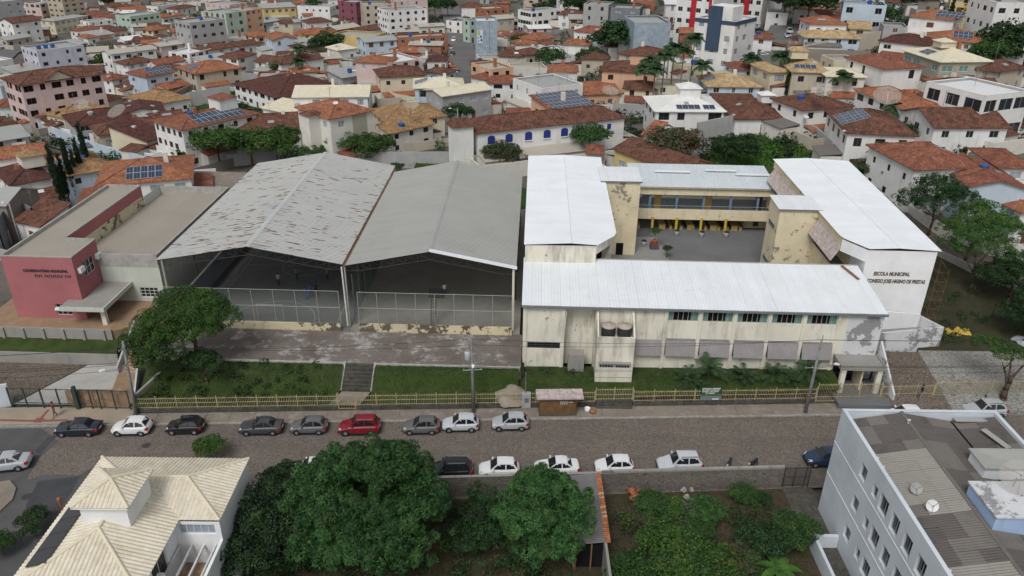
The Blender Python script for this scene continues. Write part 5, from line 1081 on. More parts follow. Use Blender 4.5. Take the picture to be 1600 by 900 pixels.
# ================================================================ cream roofed house, near left
ch = thing('cream_house', 'pale house with a cream tiled hip roof and solar heater at lower left', 'house', (0, 0, 0))
xw, xm_, xe, ys_, ym_, yn = -32.2, -23.5, -20.6, 35.3, 41.9, 48.7; sl_ = .3; ze = 7.0
xr = (xw + xm_) / 2; zr1 = ze + sl_ * (xr - xw); B1 = (xr, ys_ + (xr - xw), zr1); T1 = (xr, yn - (xr - xw), zr1)
yr = (ym_ + yn) / 2; zr2 = ze + sl_ * (yn - yr); A1 = (xe - (yn - yr), yr, zr2); J1 = (xm_ - (zr2 - ze) / sl_, yr, zr2)
for f in ([(xe, yn, ze), (xw, yn, ze), T1, J1, A1], [(xw, yn, ze), (xw, ys_, ze), B1, T1], [(xw, ys_, ze), (xm_, ys_, ze), B1], [(xm_, ys_, ze), (xm_, ym_, ze), J1, T1, B1], [(xe, ym_, ze), (xe, yn, ze), A1], [(xm_, ym_, ze), (xe, ym_, ze), A1, J1]):
    tile_face(f, .31, .065).build('roof_slope', 't_cream', ch)
for a, b in (((xw, yn, ze), T1), (T1, B1), (B1, (xw, ys_, ze)), (B1, (xm_, ys_, ze)), (A1, (xe, yn, ze)), (A1, (xe, ym_, ze)), (J1, A1)): ridge(ch, Vector(a) + Vector((0, 0, .05)), Vector(b) + Vector((0, 0, .05)), 't_creamflat')
mb = MB(); wi = .45
wall_panel(mb, (xw + wi, yn - wi, -.2), (1, 0, 0), xe - xw - wi, ze + .15, [], (0, -1, 0)); mb.quad((xe, ys_, -.2), (xe, yn - wi, -.2), (xe, yn - wi, ze + .12), (xe, ym_, ze + .12)) if False else None
mb.quad((xe - .03, ym_, -.2), (xe - .03, yn - wi, -.2), (xe - .03, yn - wi, ze - .02), (xe - .03, ym_, ze - .02)); mb.quad((xe - .03, 35.3, -.2), (xe - .03, ym_, -.2), (xe - .03, ym_, 5.2), (xe - .03, 35.3, 5.2)); mb.quad((xe - .25, 35.3, 3), (xe - .25, ym_, 3), (xe - .25, ym_, 5.2), (xe - .25, 35.3, 5.2)); mb.quad((xe - .25, 35.3, 5.2), (xe - .03, 35.3, 5.2), (xe - .03, ym_, 5.2), (xe - .25, ym_, 5.2))
mb.quad((xw + wi, yn - wi, -.2), (xw + wi, ys_ + wi, -.2), (xw + wi, ys_ + wi, ze - .02), (xw + wi, yn - wi, ze - .02))
wall_panel(mb, (xm_ - wi, ym_, 2.6), (1, 0, 0), xe - xm_ + wi - .05, ze - 2.7, [(.3, 2.9, 3.1, 4.0)], (0, 1, 0)); wall_panel(mb, (xm_ - wi, ys_, 2.6), (0, 1, 0), ym_ - ys_, ze - 2.7, [(2.6, 4.8, 1.5, 3.6)], (-1, 0, 0))
mb.build('wall', 'white_plaster', ch)
window(ch, (xm_ - wi + .3, ym_ + .1, 5.7), X3, Y3, 2.6, .9, 'frame_white', 'tile_blue_grey', 4); frame_at('window', win_meshes(2.2, 2.1, 'frame_white', 'glass_dark', 1, True)[0], ch, (xm_ - wi - .1, ys_ + 2.6, 4.1), Y3, -X3)
MB().quad((xm_ - wi, ys_, 2.9), (xe - .25, ys_, 2.9), (xe - .25, ym_, 2.9), (xm_ - wi, ym_, 2.9)).build('patio_floor', 'brown_tile', ch)
for k in range(4): MB().box(xm_ - .35 + k * .85, 38.5, 4.55, xm_ - .22 + k * .85, ym_ - .02, 4.75).build('pergola_beam', 'frame_white', ch)
MB().box(xm_ - .5, 38.3, 4.5, xe - .3, 38.5, 4.8).build('pergola_beam', 'frame_white', ch); MB().quad((xm_ - .4, 35.3, 4.4), (xe - .3, 35.3, 4.4), (xe - .3, 38.3, 4.5), (xm_ - .4, 38.3, 4.5)).build('lean_roof', 'm_white', ch)
t = thing('air_conditioner', 'white air conditioner in the patio of the cream roofed house', 'air conditioner', (xm_ - .4, 37.6, 4.9)); MB().box(0, 0, 0, .45, .9, .6).build('case', 'white_plastic', t); MB().lathe([(0, 0), (.22, .01), (.22, .04)], 12).build('fan_grille', 'steel_grey', t, (.46, .4, .3))
cx0, cx1, cy0, cy1, cz = -29.6, -25.7, 40.0, 44.1, 9.75
MB().box(cx0 + .35, cy0 + .35, 7.4, cx1 - .35, cy1 - .35, cz).build('roof_turret', 'white_plaster', ch)
ap = ((cx0 + cx1) / 2, (cy0 + cy1) / 2, cz + .85); cc = [(cx0, cy0, cz), (cx1, cy0, cz), (cx1, cy1, cz), (cx0, cy1, cz)]
for i in range(4): tile_face([cc[i], cc[(i + 1) % 4], ap], .31, .06).build('turret_roof', 't_cream', ch); ridge(ch, Vector(cc[i]) + Vector((0, 0, .05)), Vector(ap) + Vector((0, 0, .05)), 't_creamflat')
MB().box(cx0, cy0, cz - .12, cx1, cy1, cz - .02).build('turret_eave', 'white_plaster', ch)
so_ = thing('solar_heater', 'row of dark solar heater panels on the cream roof', 'solar panels', (0, 0, 0))
for k in range(4):
    y = 37.1 + k * 1.42; z = lambda x: ze + sl_ * (x - xw) + .12
    frame_at('panel', MB().box(0, 0, 0, 1.38, 1.5, .08).mesh('panel', 'car_black'), so_, (-30.2, y, z(-30.2)), (0, 1, 0), (-1, 0, -sl_))
for u, v, lab, fl in ((245, 745, '', 0),): pass
def flower_bush(p, r, lab, fl=False, kind='dark'):
    t = tree(p, r * .7, r, kind, lab, name='shrub', near=True)
    if fl: ob('flowers', leaf_mesh('flowers', NR.normal(size=(120, 3)) * r * .5 + np.array([0, 0, r]), np.tile([0, 0, 1.], (120, 1)), .12, ['flower_pink'], np.zeros(120)), t)
    return t
flower_bush(P(55, 828, .3), 1.5, 'dark shrub with a few pink flowers beside the asphalt', True); flower_bush(P(4, 862, .3), 1.4, 'fresh green shrub at the lower left edge', False, 'mid')
flower_bush(P(330, 712, .3), 1.6, 'spiky green shrub standing at the street side of the cream roofed house', False, 'fresh')
hq = P(92, 780, 1.2); hy = thing('hydrant_post', 'rusty orange post beside the cream roofed house', 'post', (hq.x, hq.y, 0)); MB().lathe([(.09, 0), (.09, .9), (.16, .95), (.16, 1.3), (.05, 1.4), (0, 1.4)], 10).build('post', 'clay_tile', hy)

# ================================================================ pale blue apartment block, near right
ab = thing('apartment_block', 'pale blue apartment block with a weathered corrugated roof at lower right', 'apartment block', (26.6, 51.5, 0))
mb = MB(); WY = [(46.2, 1.05, 1.25), (44.1, .75, 1.05), (42.65, 1.3, 1.5), (40.8, 1.15, 1.5), (38.9, 1.15, 1.5), (36.95, 1.15, 1.5), (34.6, 1.15, 1.5), (32.2, 1.15, 1.5), (29.5, 1.15, 1.5)]; ops = []
for zc_ in (8.45, 5.4, 2.35):
    for y, w, h in WY: ops.append((51.5 - y - w / 2, 51.5 - y + w / 2, zc_ - h / 2 + .3, zc_ + h / 2 + .3))
wall_panel(mb, (0, 0, -.3), (0, -1, 0), 26, 10.8, ops, (1, 0, 0), .22)
mb.quad((12.3, 0, -.3), (0, 0, -.3), (0, 0, 10.5), (12.3, 0, 10.5)); mb.quad((12.3, -26, -.3), (12.3, 0, -.3), (12.3, 0, 10.5), (12.3, -26, 10.5)); mb.build('wall', 'blue_paint', ab)
for a, b, c, d in ops: window(ab, (.2, -a, c - .3), (0, -1, 0), (1, 0, 0), b - a, d - c, 'frame_grey', 'glass_dark', 1)
for z in (7.33, 4.15): MB().box(-.03, -26, z - .04, -.002, 0, z + .04).build('string_course', 'white_plaster', ab)
mb = MB(); [mb.box(*q) for q in ((0, -26, 10.5, .3, 0.02, 10.52), (.3, -.34, 10.5, 12.3, .02, 10.52))]; mb.quad((.3, -26, 10.52), (.3, -.34, 10.52), (.3, -.34, 9.6), (.3, -26, 9.6)).quad((.3, -.34, 10.52), (12, -.34, 10.52), (12, -.34, 9.6), (.3, -.34, 9.6)).box(12.0, -26, 9.5, 12.3, 0, 10.53); mb.build('parapet', 'blue_paint', ab)
MB().box(.3, -26, 9.3, 12, -.34, 9.45).build('roof_slab', 'old_concrete', ab)
# corrugated sheets: ridge at x=4.6, gutter line at x=8.6, second field to x=12
def asb(x0, x1, z0, z1, cols):
    L = math.hypot(x1 - x0, z1 - z0) / cols
    for r in range(cols):
        xa = x0 + (x1 - x0) * r / cols; za = z0 + (z1 - z0) * r / cols
        for i in range(23):
            y = -.45 - i * 1.1; yy = 51.5 + y
            lm = 'asbestos_dark'; q = random.random()
            if x0 < 1 and 40.8 < yy < 47.2: lm = 'asbestos_light' if q < .86 else 'asbestos_mid'
            elif x0 < 1 and (34.4 < yy < 36.6): lm = 'asbestos_light'
            elif math.sin(i * .9 + r * 2 + x0) > .45: lm = 'asbestos_mid'
            key = ('asb', round(L, 2), lm)
            if key not in WC: WC[key] = rib_mesh(1.09, L + .15, L + .15, 5, .075, True, 'roof_sheet', lm)
            frame_at('roof_sheet', WC[key], ab, (xa, y - 1.1, za + .02 * r + random.uniform(0, .02)), (0, 1, 0) if x1 < x0 else (0, 1, 0), (x1 - x0, 0, z1 - z0)) if x1 < x0 else frame_at('roof_sheet', WC[key], ab, (xa, y, za + .02 * r + random.uniform(0, .02)), (0, -1, 0), (x1 - x0, 0, z1 - z0))
asb(.35, 4.5, 9.75, 10.45, 3); asb(8.5, 4.6, 9.75, 10.45, 2); asb(8.7, 11.9, 9.75, 10.15, 2)
MB().tube([(4.55, -.4, 10.5), (4.55, -25.5, 10.5)], .16, 8).build('ridge_cap', 'asbestos_mid', ab); MB().box(8.48, -25.7, 9.6, 8.72, -.4, 9.72).build('valley_gutter', 'void_dark', ab)
frame_at('loose_sheet', MB().box(0, 0, 0, 2.6, .5, .04).mesh('loose_sheet', 'm_grey'), ab, (8.7, -1.0, 10.1), X3, Y3); frame_at('loose_sheet', MB().box(0, 0, 0, .5, 2.4, .05).mesh('loose_sheet', 'm_grey'), ab, (10.6, -4.6, 10.3), (1, .3, 0), (-.3, 1, 0))
for y in (-5.8, -6.8, -16.5, -17.9, -1.9): q = MB().cyl((.0, 0, 0), (0, 0, .35), .05, n=6).box(-.12, -.06, .3, .12, .06, .42); q.build('vent_pipe', 'frame_white', ab, (.45 if y != -1.9 else 4.4, y, 9.9 + (.0 if y != -1.9 else .6)))
tb = thing('roof_tank', 'sky blue water tank box with a peeling top on the corrugated roof', 'water tank', (31.4, 41.6, 10.0))
MB().box(0, -3.3, 0, 9, 0, 1.5).build('tank_wall', 'tank_blue', tb); MB().box(-.1, -3.4, 1.5, 9, .1, 1.62).build('tank_cover', 'patched_render', tb)
tb = thing('roof_tank', 'smaller pale covered tank behind the sky blue one', 'water tank', (33.9, 45.9, 9.9)); MB().box(0, -2, 0, 5, 0, 1.0).build('tank_wall', 'white_plaster', tb); MB().box(-.15, -2.15, 1.0, 5, .15, 1.1).build('tank_cover', 'bare_render', tb)
def dish(p, r, az_, el, label, mat='m_white', mesh=False, group=None):
    t = thing('satellite_dish', label, 'satellite dish', p, az_, group)
    MB().cyl((0, 0, 0), (0, 0, r * .9 + .3), .04, n=6).build('mast', 'steel_grey', t)
    d = MB().lathe([(r * k / 6, .32 * r * (k / 6) ** 2) for k in range(7)], 22).build('reflector', mat, t, (0, 0, r * .9 + .3), smooth=True); d.rotation_euler = (0, R(90 - el), 0)
    arm = MB(); [arm.cyl((r * math.cos(q), r * math.sin(q), .32 * r), (0, 0, r * .8), .015 * max(1, r), n=4) for q in (0, 2.1, 4.2)]; arm.cyl((0, 0, r * .75), (0, 0, r * .9), .06, n=6); a = arm.build('feed_arm', 'steel_grey', t, (0, 0, r * .9 + .3)); a.rotation_euler = (0, R(90 - el), 0); return t
b_ = NB('dish_mesh'); b_.out((.42, .40, .36), .7); tr = b_.n('ShaderNodeBsdfTransparent'); ms = b_.n('ShaderNodeMixShader'); ms.inputs[0].default_value = .42
b_.l(tr.outputs[0], ms.inputs[1]); b_.l(b_.b.outputs[0], ms.inputs[2]); b_.l(ms.outputs[0], b_.t.nodes['Material Output'].inputs[0])
dish((34.1, 41.2, 11.0), 1.15, R(-110), 50, 'large see-through mesh dish on the sky blue tank', 'dish_mesh'); dish((28.3, 42.3, 9.7), .42, R(-100), 40, 'grey small dish on the corrugated roof, farther of the pair', 'm_grey'); dish((28.6, 40.6, 9.7), .42, R(-100), 35, 'white small dish on the corrugated roof, nearer of the pair', 'm_white')
# side yard of the block
yw = thing('yard_wall', 'low pale blue walls around small yards beside the apartment block', 'wall', (0, 0, 0))
MB().box(24.35, 28, 0, 24.6, 47.2, 1.5).build('long_wall', 'blue_paint', yw); MB().box(24.6, 47.0, 0, 26.55, 47.3, 1.2).build('cross_wall', 'blue_paint', yw); MB().box(24.6, 41.6, 0, 26.55, 41.9, 1.4).build('cross_wall', 'blue_paint', yw)
# ================================================================ near boundary wall, gate, shed
nw = thing('boundary_wall', 'long grey block wall along the near side of the street', 'wall', (0, 0, 0))
prs = lambda nm, x0, x1, m, h: MB().quad((x0, YN(x0), -.2), (x1, YN(x1), -.2), (x1, YN(x1), h), (x0, YN(x0), h)).quad((x0, YN(x0) - .2, -.2), (x1, YN(x1) - .2, -.2), (x1, YN(x1) - .2, h), (x0, YN(x0) - .2, h)).quad((x0, YN(x0) - .2, h), (x1, YN(x1) - .2, h), (x1, YN(x1), h), (x0, YN(x0), h)).quad((x1, YN(x1) - .2, -.2), (x1, YN(x1), -.2), (x1, YN(x1), h), (x1, YN(x1) - .2, h)).build(nm, m, nw)
prs('block_panel', -19.8, 8, 'block_wall', 2.2); prs('block_panel', 8, 24.2, 'block_wall', 2.35)
for i in range(32): x0 = -19.8 + i * 1.375; MB().quad((x0 + .01, YN(x0) - .24, 2.24 if x0 < 7.9 else 2.39), (x0 + 1.36, YN(x0 + 1.36) - .24, 2.24 if x0 < 7.9 else 2.39), (x0 + 1.36, YN(x0 + 1.36) + .04, 2.24 if x0 < 7.9 else 2.39), (x0 + .01, YN(x0) + .04, 2.24 if x0 < 7.9 else 2.39)).quad((x0 + .01, YN(x0) - .24, 2.19), (x0 + 1.36, YN(x0 + 1.36) - .24, 2.19), (x0 + 1.36, YN(x0 + 1.36) - .24, 2.24 if x0 < 7.9 else 2.39), (x0 + .01, YN(x0) - .24, 2.24 if x0 < 7.9 else 2.39)).build('coping_stone', 'old_concrete', nw)
gg = thing('driveway_gate', 'dark grey barred gate and roof frame beside the apartment block', 'gate', (24.3, YN(24.3) - .1, 0), RZ)
for x in (0, .95, 1.9, 2.3): MB().box(x, -.04, 0, x + .08, .04, 2.2).build('post', 'steel_dark', gg)
for z in (.2, 1.1, 2.1): MB().box(0, -.03, z, 2.35, .03, z + .06).build('rail', 'steel_dark', gg)
bars(gg, 0, 2.35, .1, 2.2, .11, 'steel_dark', .014)
mb = MB(); [mb.box(.05 + i * .16, -2.3, 2.15, .09 + i * .16, 0, 2.19) for i in range(14)]; mb.build('top_bars', 'steel_dark', gg)['kind'] = 'stuff'
sh = thing('garden_shed', 'long narrow shed with grey corrugated sheets and a clay tile verge', 'shed', (0, 0, 0))
sx0, sx1, sy0, sy1 = 5.0, 7.6, 44.4, 52.4
n = 8; w = (sy1 - sy0) / n; me = rib_mesh(w - .008, 2.75, 2.75, 5, .05, True, 'roof_sheet', 'shed_sheet')
for i in range(n): frame_at('roof_sheet', me, sh, (sx0 - .3 + i * .02, sy0 + (i + 1) * w, 2.55), (0, -1, 0), (2.7, 0, .35))
k = int((sy1 - sy0) / .22)
tl = MB().lathe([(.09, 0), (.10, .2), (.12, .42)], 8).mesh('ridge_tile', 'clay_tile', True); tp_ = MB().lathe([(.09, 0), (.10, .2), (.12, .42)], 8).mesh('ridge_tile', 'clay_pale', True)
for i in range(k): o = ob('ridge_tile', tl if random.random() < .8 else tp_, sh, (7.35, sy0 + i * .22, 2.98)); o.rotation_euler = (0, R(80) + random.uniform(-.06, .06), random.uniform(-.1, .1))
mb = MB().box(7.3, 38, -.1, 7.5, sy1, 2.9).box(sx0, sy0 + .2, -.1, sx0 + .15, sy1, 2.5); mb.build('side_wall', 'old_concrete', sh)
for x in (5.1, 6.3): MB().box(x, sy0, 0, x + .12, sy0 + .12, 2.6).build('post', 'wood', sh)
MB().box(5.0, sy0 + .3, .0, 7.3, sy0 + .36, 2.3).build('front_panel', 'void_dark', sh)  # near-black panel across the shed front
# tile heap, rubble
th_ = thing('tile_heap', 'stack of old clay roof tiles on the soil beside the shed', 'tile stack', P(983, 778, 0))
for i in range(34):
    o = ob('roof_tile', tl if random.random() < .7 else tp_, th_, (random.uniform(-.4, 1.0), random.uniform(-.9, .9), .1 + random.uniform(0, .5))); o.rotation_euler = (R(90) + random.uniform(-.3, .3), 0, random.uniform(0, 3))
rb_ = thing('rubble_heap', 'pale stones heaped between the garden bushes', 'rubble', P(1075, 795, 0))
for i in range(40):
    s = random.uniform(.08, .25); o = ob('stone', (WC.get('stone') or WC.setdefault('stone', MB().poly([(-1, -1, -.6), (1, -.8, -.7), (.9, 1, -.6), (-.8, .9, -.7)]).poly([(-.6, -.6, .7), (.5, -.7, .8), (.6, .5, .6), (-.5, .7, .7)]).quad((-1, -1, -.6), (1, -.8, -.7), (.5, -.7, .8), (-.6, -.6, .7)).quad((1, -.8, -.7), (.9, 1, -.6), (.6, .5, .6), (.5, -.7, .8)).quad((.9, 1, -.6), (-.8, .9, -.7), (-.5, .7, .7), (.6, .5, .6)).quad((-.8, .9, -.7), (-1, -1, -.6), (-.6, -.6, .7), (-.5, .7, .7)).mesh('stone', 'concrete'))), rb_, (random.gauss(0, .6), random.gauss(0, .9), s * .6 + random.uniform(0, .2)), random.uniform(0, 6), s)
# ================================================================ near trees
def hero(name, label, p, h, r, limbs, lobes, nc, nl, rc, size, kind, asp=.3, droop=.5, bark='bark', fill=.3, jit=.6, lean=(0, 0), extra=None):
    t = thing(name, label, 'tree', p); trunk_mb(h, r, limbs, lean).build('trunk', bark, t, smooth=True); ms_, pm = KINDS[kind]
    ob('crown', crown('crown', lobes, nc, nl, rc, size, ms_, pm, asp, droop, fill, jit), t)
    if extra: extra(t)
    return t
random.seed(31)
Lm = [(0, 0, 7.0, 4.6, 4.2, 3.2)] + [(3.9 * math.cos(q), 3.5 * math.sin(q), 6.2 + .9 * math.sin(q * 2.3), 2.1, 2.0, 1.8) for q in np.linspace(0, 5.6, 8)] + [(1.5, .6, 8.7, 2.2, 2.2, 1.5), (-2.2, 1.2, 8.2, 1.9, 1.9, 1.4), (0, -3.5, 4.4, 3.0, 2.2, 2.2), (-3, -3, 4.4, 2, 2, 2.2), (3.2, -3, 4.0, 2, 2, 2.2)]
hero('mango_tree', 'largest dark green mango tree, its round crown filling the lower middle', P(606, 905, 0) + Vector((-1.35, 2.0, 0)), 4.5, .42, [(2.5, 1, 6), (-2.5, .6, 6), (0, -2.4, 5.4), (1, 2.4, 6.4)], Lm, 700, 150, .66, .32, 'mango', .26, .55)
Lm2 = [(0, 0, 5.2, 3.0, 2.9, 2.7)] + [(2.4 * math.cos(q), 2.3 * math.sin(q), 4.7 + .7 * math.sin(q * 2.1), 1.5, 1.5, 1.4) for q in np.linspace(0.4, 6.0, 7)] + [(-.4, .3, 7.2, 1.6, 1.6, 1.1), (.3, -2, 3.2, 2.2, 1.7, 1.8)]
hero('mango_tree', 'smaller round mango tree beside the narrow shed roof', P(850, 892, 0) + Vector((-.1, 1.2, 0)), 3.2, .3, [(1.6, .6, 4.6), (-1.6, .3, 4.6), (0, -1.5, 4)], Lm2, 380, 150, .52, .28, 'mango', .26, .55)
KINDS['vdark'] = (['leaf_dark', 'leaf_vdark', 'leaf_mid'], [.45, .45, .1]); leafm('leaf_vdark', (.010, .026, .010), (.018, .038, .015))
Ll = [(.5, 0, 5.0, 3.0, 3.6, 2.6), (.2, 3.0, 4.8, 1.9, 2.0, 1.7), (2.2, 2.6, 4.8, 2.2, 2, 1.8), (-.5, -3.2, 3.8, 3, 2.4, 2.2), (2.4, -2, 4, 2, 2, 2)]
hero('shade_tree', 'dark leafy tree between the cream roofed house and the big mango', P(432, 880, 0) + Vector((0, 1.2, -.7)), 3.4, .3, [(1.5, 1.2, 4.6), (-1.2, 1.5, 4.6), (.3, -1.8, 4.2)], Ll, 420, 110, .7, .22, 'vdark', .5, .25)
Lr = [(0, 0, 2.0, 1.8, 1.8, 1.4), (1.5, 1.0, 2.0, 1.2, 1.2, 1.0), (1.2, -2.4, 2.0, 2.2, 2, 1.5), (-1.2, -1.6, 2.0, 1.6, 1.6, 1.3), (.2, 2.2, 2.2, 1.4, 1.4, 1.2)]
hero('shade_tree', 'low mixed green tree filling the gap between the two mango trees', P(752, 850, 0) + Vector((-.2, .5, 0)), 1.8, .2, [(1, .6, 2.5), (-1, .3, 2.4), (0, -1.4, 2)], Lr, 150, 90, .5, .24, 'dark', .32, .4)
# flamboyant on the left lawn
Lf = [(0, 0, 6.8, 3.4, 2.8, 1.3), (-2.8, -1.2, 5.7, 2.6, 2.3, 1.6), (2.6, .2, 6.4, 2.2, 2.1, 1.1), (-2.6, -2.4, 4.2, 2.4, 1.9, 1.6), (-3.0, -3.0, 2.9, 2.0, 1.6, 1.4), (-1.4, 1.4, 7.5, 2.2, 1.8, .8), (.8, -1.6, 5.7, 2.6, 1.6, .9), (-4.2, -2.6, 4.9, 1.9, 1.7, 1.1), (1.2, 1.3, 7.4, 2.0, 1.6, .7), (-3.3, -3.0, 3.7, 1.6, 1.4, 1.0)]
tp0 = S(-33.9, -3.2, 2.0)
hero('flamboyant_tree', 'spreading umbrella shaped tree with fine bright leaves before the court fence', tp0, 4.6, .26, [(2.6, .4, 6.6), (-3.2, -1.4, 5.8), (-1.2, 1.2, 7), (.8, -1.4, 5.6), (-3.8, -2.4, 4.8)], Lf, 720, 110, .6, .17, 'fresh', .5, .15, fill=.3)
TREE_CACHE.clear()
hero('young_mango', 'round pale green young tree below the spreading umbrella tree', S(-32.6, -4.9, 1.2), 1.6, .14, [(.8, .3, 2.3), (-.8, .2, 2.3), (0, -.7, 2.2)], [(.7, -.3, 2.6, 1.4, 1.2, .9), (-1.2, .3, 2.7, 1.2, 1.1, .9), (-.2, .5, 3.0, 1.1, 1.1, .7)], 120, 80, .4, .22, 'mid', .3, .4)
# garden bushes below
for i, (u, v, r, k, lab) in enumerate(((1017, 790, 1.5, 'mid', 'leafy green bush nearest the tile stack'), (1048, 795, 1.2, 'fresh', 'yellowish green bush behind the pale stones'), (1098, 800, 1.6, 'mid', 'round green bush right of the pale stones'), (1090, 830, 1.3, 'mid', 'drooping green bush in the middle of the garden'), (1004, 808, 1.0, 'olive', 'thin olive bush on the bare soil beside the shed'), (1160, 770, 1.2, 'mid', 'creeper bush at the foot of the block wall'), (1190, 775, .9, 'dark', 'small dark bush by the wall corner'), (1175, 815, 1.5, 'olive', 'loose olive shrub on red soil'), (1192, 855, 2.0, 'dark', 'dark shrub left of the yard wall'), (1235, 835, 1.9, 'mid', 'bright shrub leaning over the yard wall'), (1150, 880, 1.6, 'olive', 'olive bush low in the garden'), (1040, 880, 2.6, 'fresh', 'broad yellow green tree crown at the lower edge'), (1100, 905, 2.4, 'fresh', 'second broad yellow green crown at the lower edge'), (985, 900, 2.0, 'mid', 'green bush at the lower edge beside the shed wall'), (1205, 905, 1.4, 'mid', 'green bush behind the banana leaves'), (690, 790, 1.2, 'dark', 'dark bush between the big mango and the wall'), (745, 800, 1.3, 'rust' if False else 'olive', 'brownish bush below the wall between the mango trees'))):
    p = P(u, v + 14, 0); r *= 1.12; tree(p, r * .75, r, k, lab, 'garden bushes', True, 'shrub', .75)
t = thing('banana_plant', 'banana plant with broad pale leaves at the lower edge', 'plant', P(1212, 915, 0)); mb = MB().cyl((0, 0, 0), (0, 0, 1.6), .16, .1, 8); mb.build('stem', 'leaf_mid', t)
for i in range(7):
    a = i * .9; pts = [Vector((math.cos(a) * q * 2.0, math.sin(a) * q * 2.0, 1.6 + 1.1 * q - 1.5 * q * q)) for q in np.linspace(0, 1, 7)]; sd_ = Vector((-math.sin(a), math.cos(a), 0)); mb = MB()
    for k in range(6): w0 = .34 * math.sin(math.pi * min(1, .08 + k / 6.3)); w1 = .34 * math.sin(math.pi * min(1, .08 + (k + 1) / 6.3)); mb.quad(pts[k], pts[k + 1], pts[k + 1] + sd_ * w1 + Vector((0, 0, .08)), pts[k] + sd_ * w0 + Vector((0, 0, .08))); mb.quad(pts[k + 1], pts[k], pts[k] - sd_ * w0 + Vector((0, 0, .08)), pts[k + 1] - sd_ * w1 + Vector((0, 0, .08)))
    mb.build('leaf', 'leaf_fresh', t, smooth=True)
# palm shrubs before the facade
random.seed(5); pal = [palm_mesh(17, 2.6, droop=.85, up=.95, pairs=24, lw=.022, ll=.25) for _ in range(2)]
for i, (u, v, h, s, lab) in enumerate(((1073, 602, .9, 1.0, 'leftmost palm shrub before the school awnings'), (1105, 598, 1.8, 1.15, 'tallest palm shrub, second from the left before the awnings'), (1160, 602, 1.1, 1.0, 'third palm shrub from the left before the awnings'), (1207, 602, 1.3, 1.0, 'fourth palm shrub from the left behind the fence'), (1258, 600, 1.8, 1.0, 'palm shrub behind the tall lamp pole'), (1085, 606, .5, .8, 'low palm shrub just behind the green banner'), (1235, 604, .8, .9, 'low palm shrub between the two right palms'))):
    p = P(u, v, 1.0); t = thing('palm_shrub', lab, 'palm', p, i * 1.3, 'palm shrubs before the school'); MB().cyl((0, 0, -.2), (0, 0, h), .13, .1, 8).build('trunk', 'bark', t); ob('fronds', pal[i % 2], t, (0, 0, h), 0, s)
# lawns
def on_lawn(a0, a1, b1, zf):
    def f():
        a = random.uniform(a0, a1); b0 = fb(a); b = random.uniform(b0, b1); return tuple(S(a, b, zf(a, b) + .04))
    return f
scatter_grass('grass', 'short grass on the shady lawn under the umbrella tree', on_lawn(-39, -18.9, -2.4, lawnz), 9000, .2, ['grass_blade', 'leaf_mid']); scatter_grass('grass', 'short grass on the open lawn right of the yard stair', on_lawn(-15.3, -.4, -2.4, lawnz), 9000, .17, ['grass_blade', 'grass_lush'])
scatter_grass('grass', 'grass strip between the yellow fence and the school facade', on_lawn(-.2, 32.4, -.1, lambda a, b: .6 + .75 * sstep((b + 5.5) / 5) + .02 * a), 9000, .2, ['grass_blade', 'leaf_mid'])
scatter_grass('weeds', 'patchy weeds over the red garden soil', lambda: ((lambda x, y: (x, y, .05))(random.uniform(-19, 24), random.uniform(30, 52))), 26000, .3, ['leaf_olive', 'leaf_mid', 'leaf_dry', 'grass_blade'], 'weeds')
def lotpt():
    while True:
        u, v = random.uniform(1110, 1310), random.uniform(190, 262); p = PG(u, v)
        if p.y < 158: return (p.x, p.y, G(p.x, p.y) + .45)
random.seed(77)
scatter_grass('tall_grass', 'tall bright grass covering the empty lot behind the rear wing', lotpt, 7000, .8, ['grass_lush', 'leaf_fresh'])
scatter_grass('tall_grass', 'bright grass on the walled empty plot at upper left', lambda: (lambda p: (p.x, p.y, G(p.x, p.y) + .4))(PG(random.uniform(262, 366), random.uniform(138, 166))), 2500, .7, ['grass_lush', 'leaf_fresh'])
def undergrowth(): p = S(random.uniform(-22, 12), random.uniform(42, 66), 2.85); return tuple(p)
scatter_grass('rear_grass', 'grass of the rear garden behind the grey hall roof', undergrowth, 6000, .3, ['grass_blade', 'leaf_mid'])
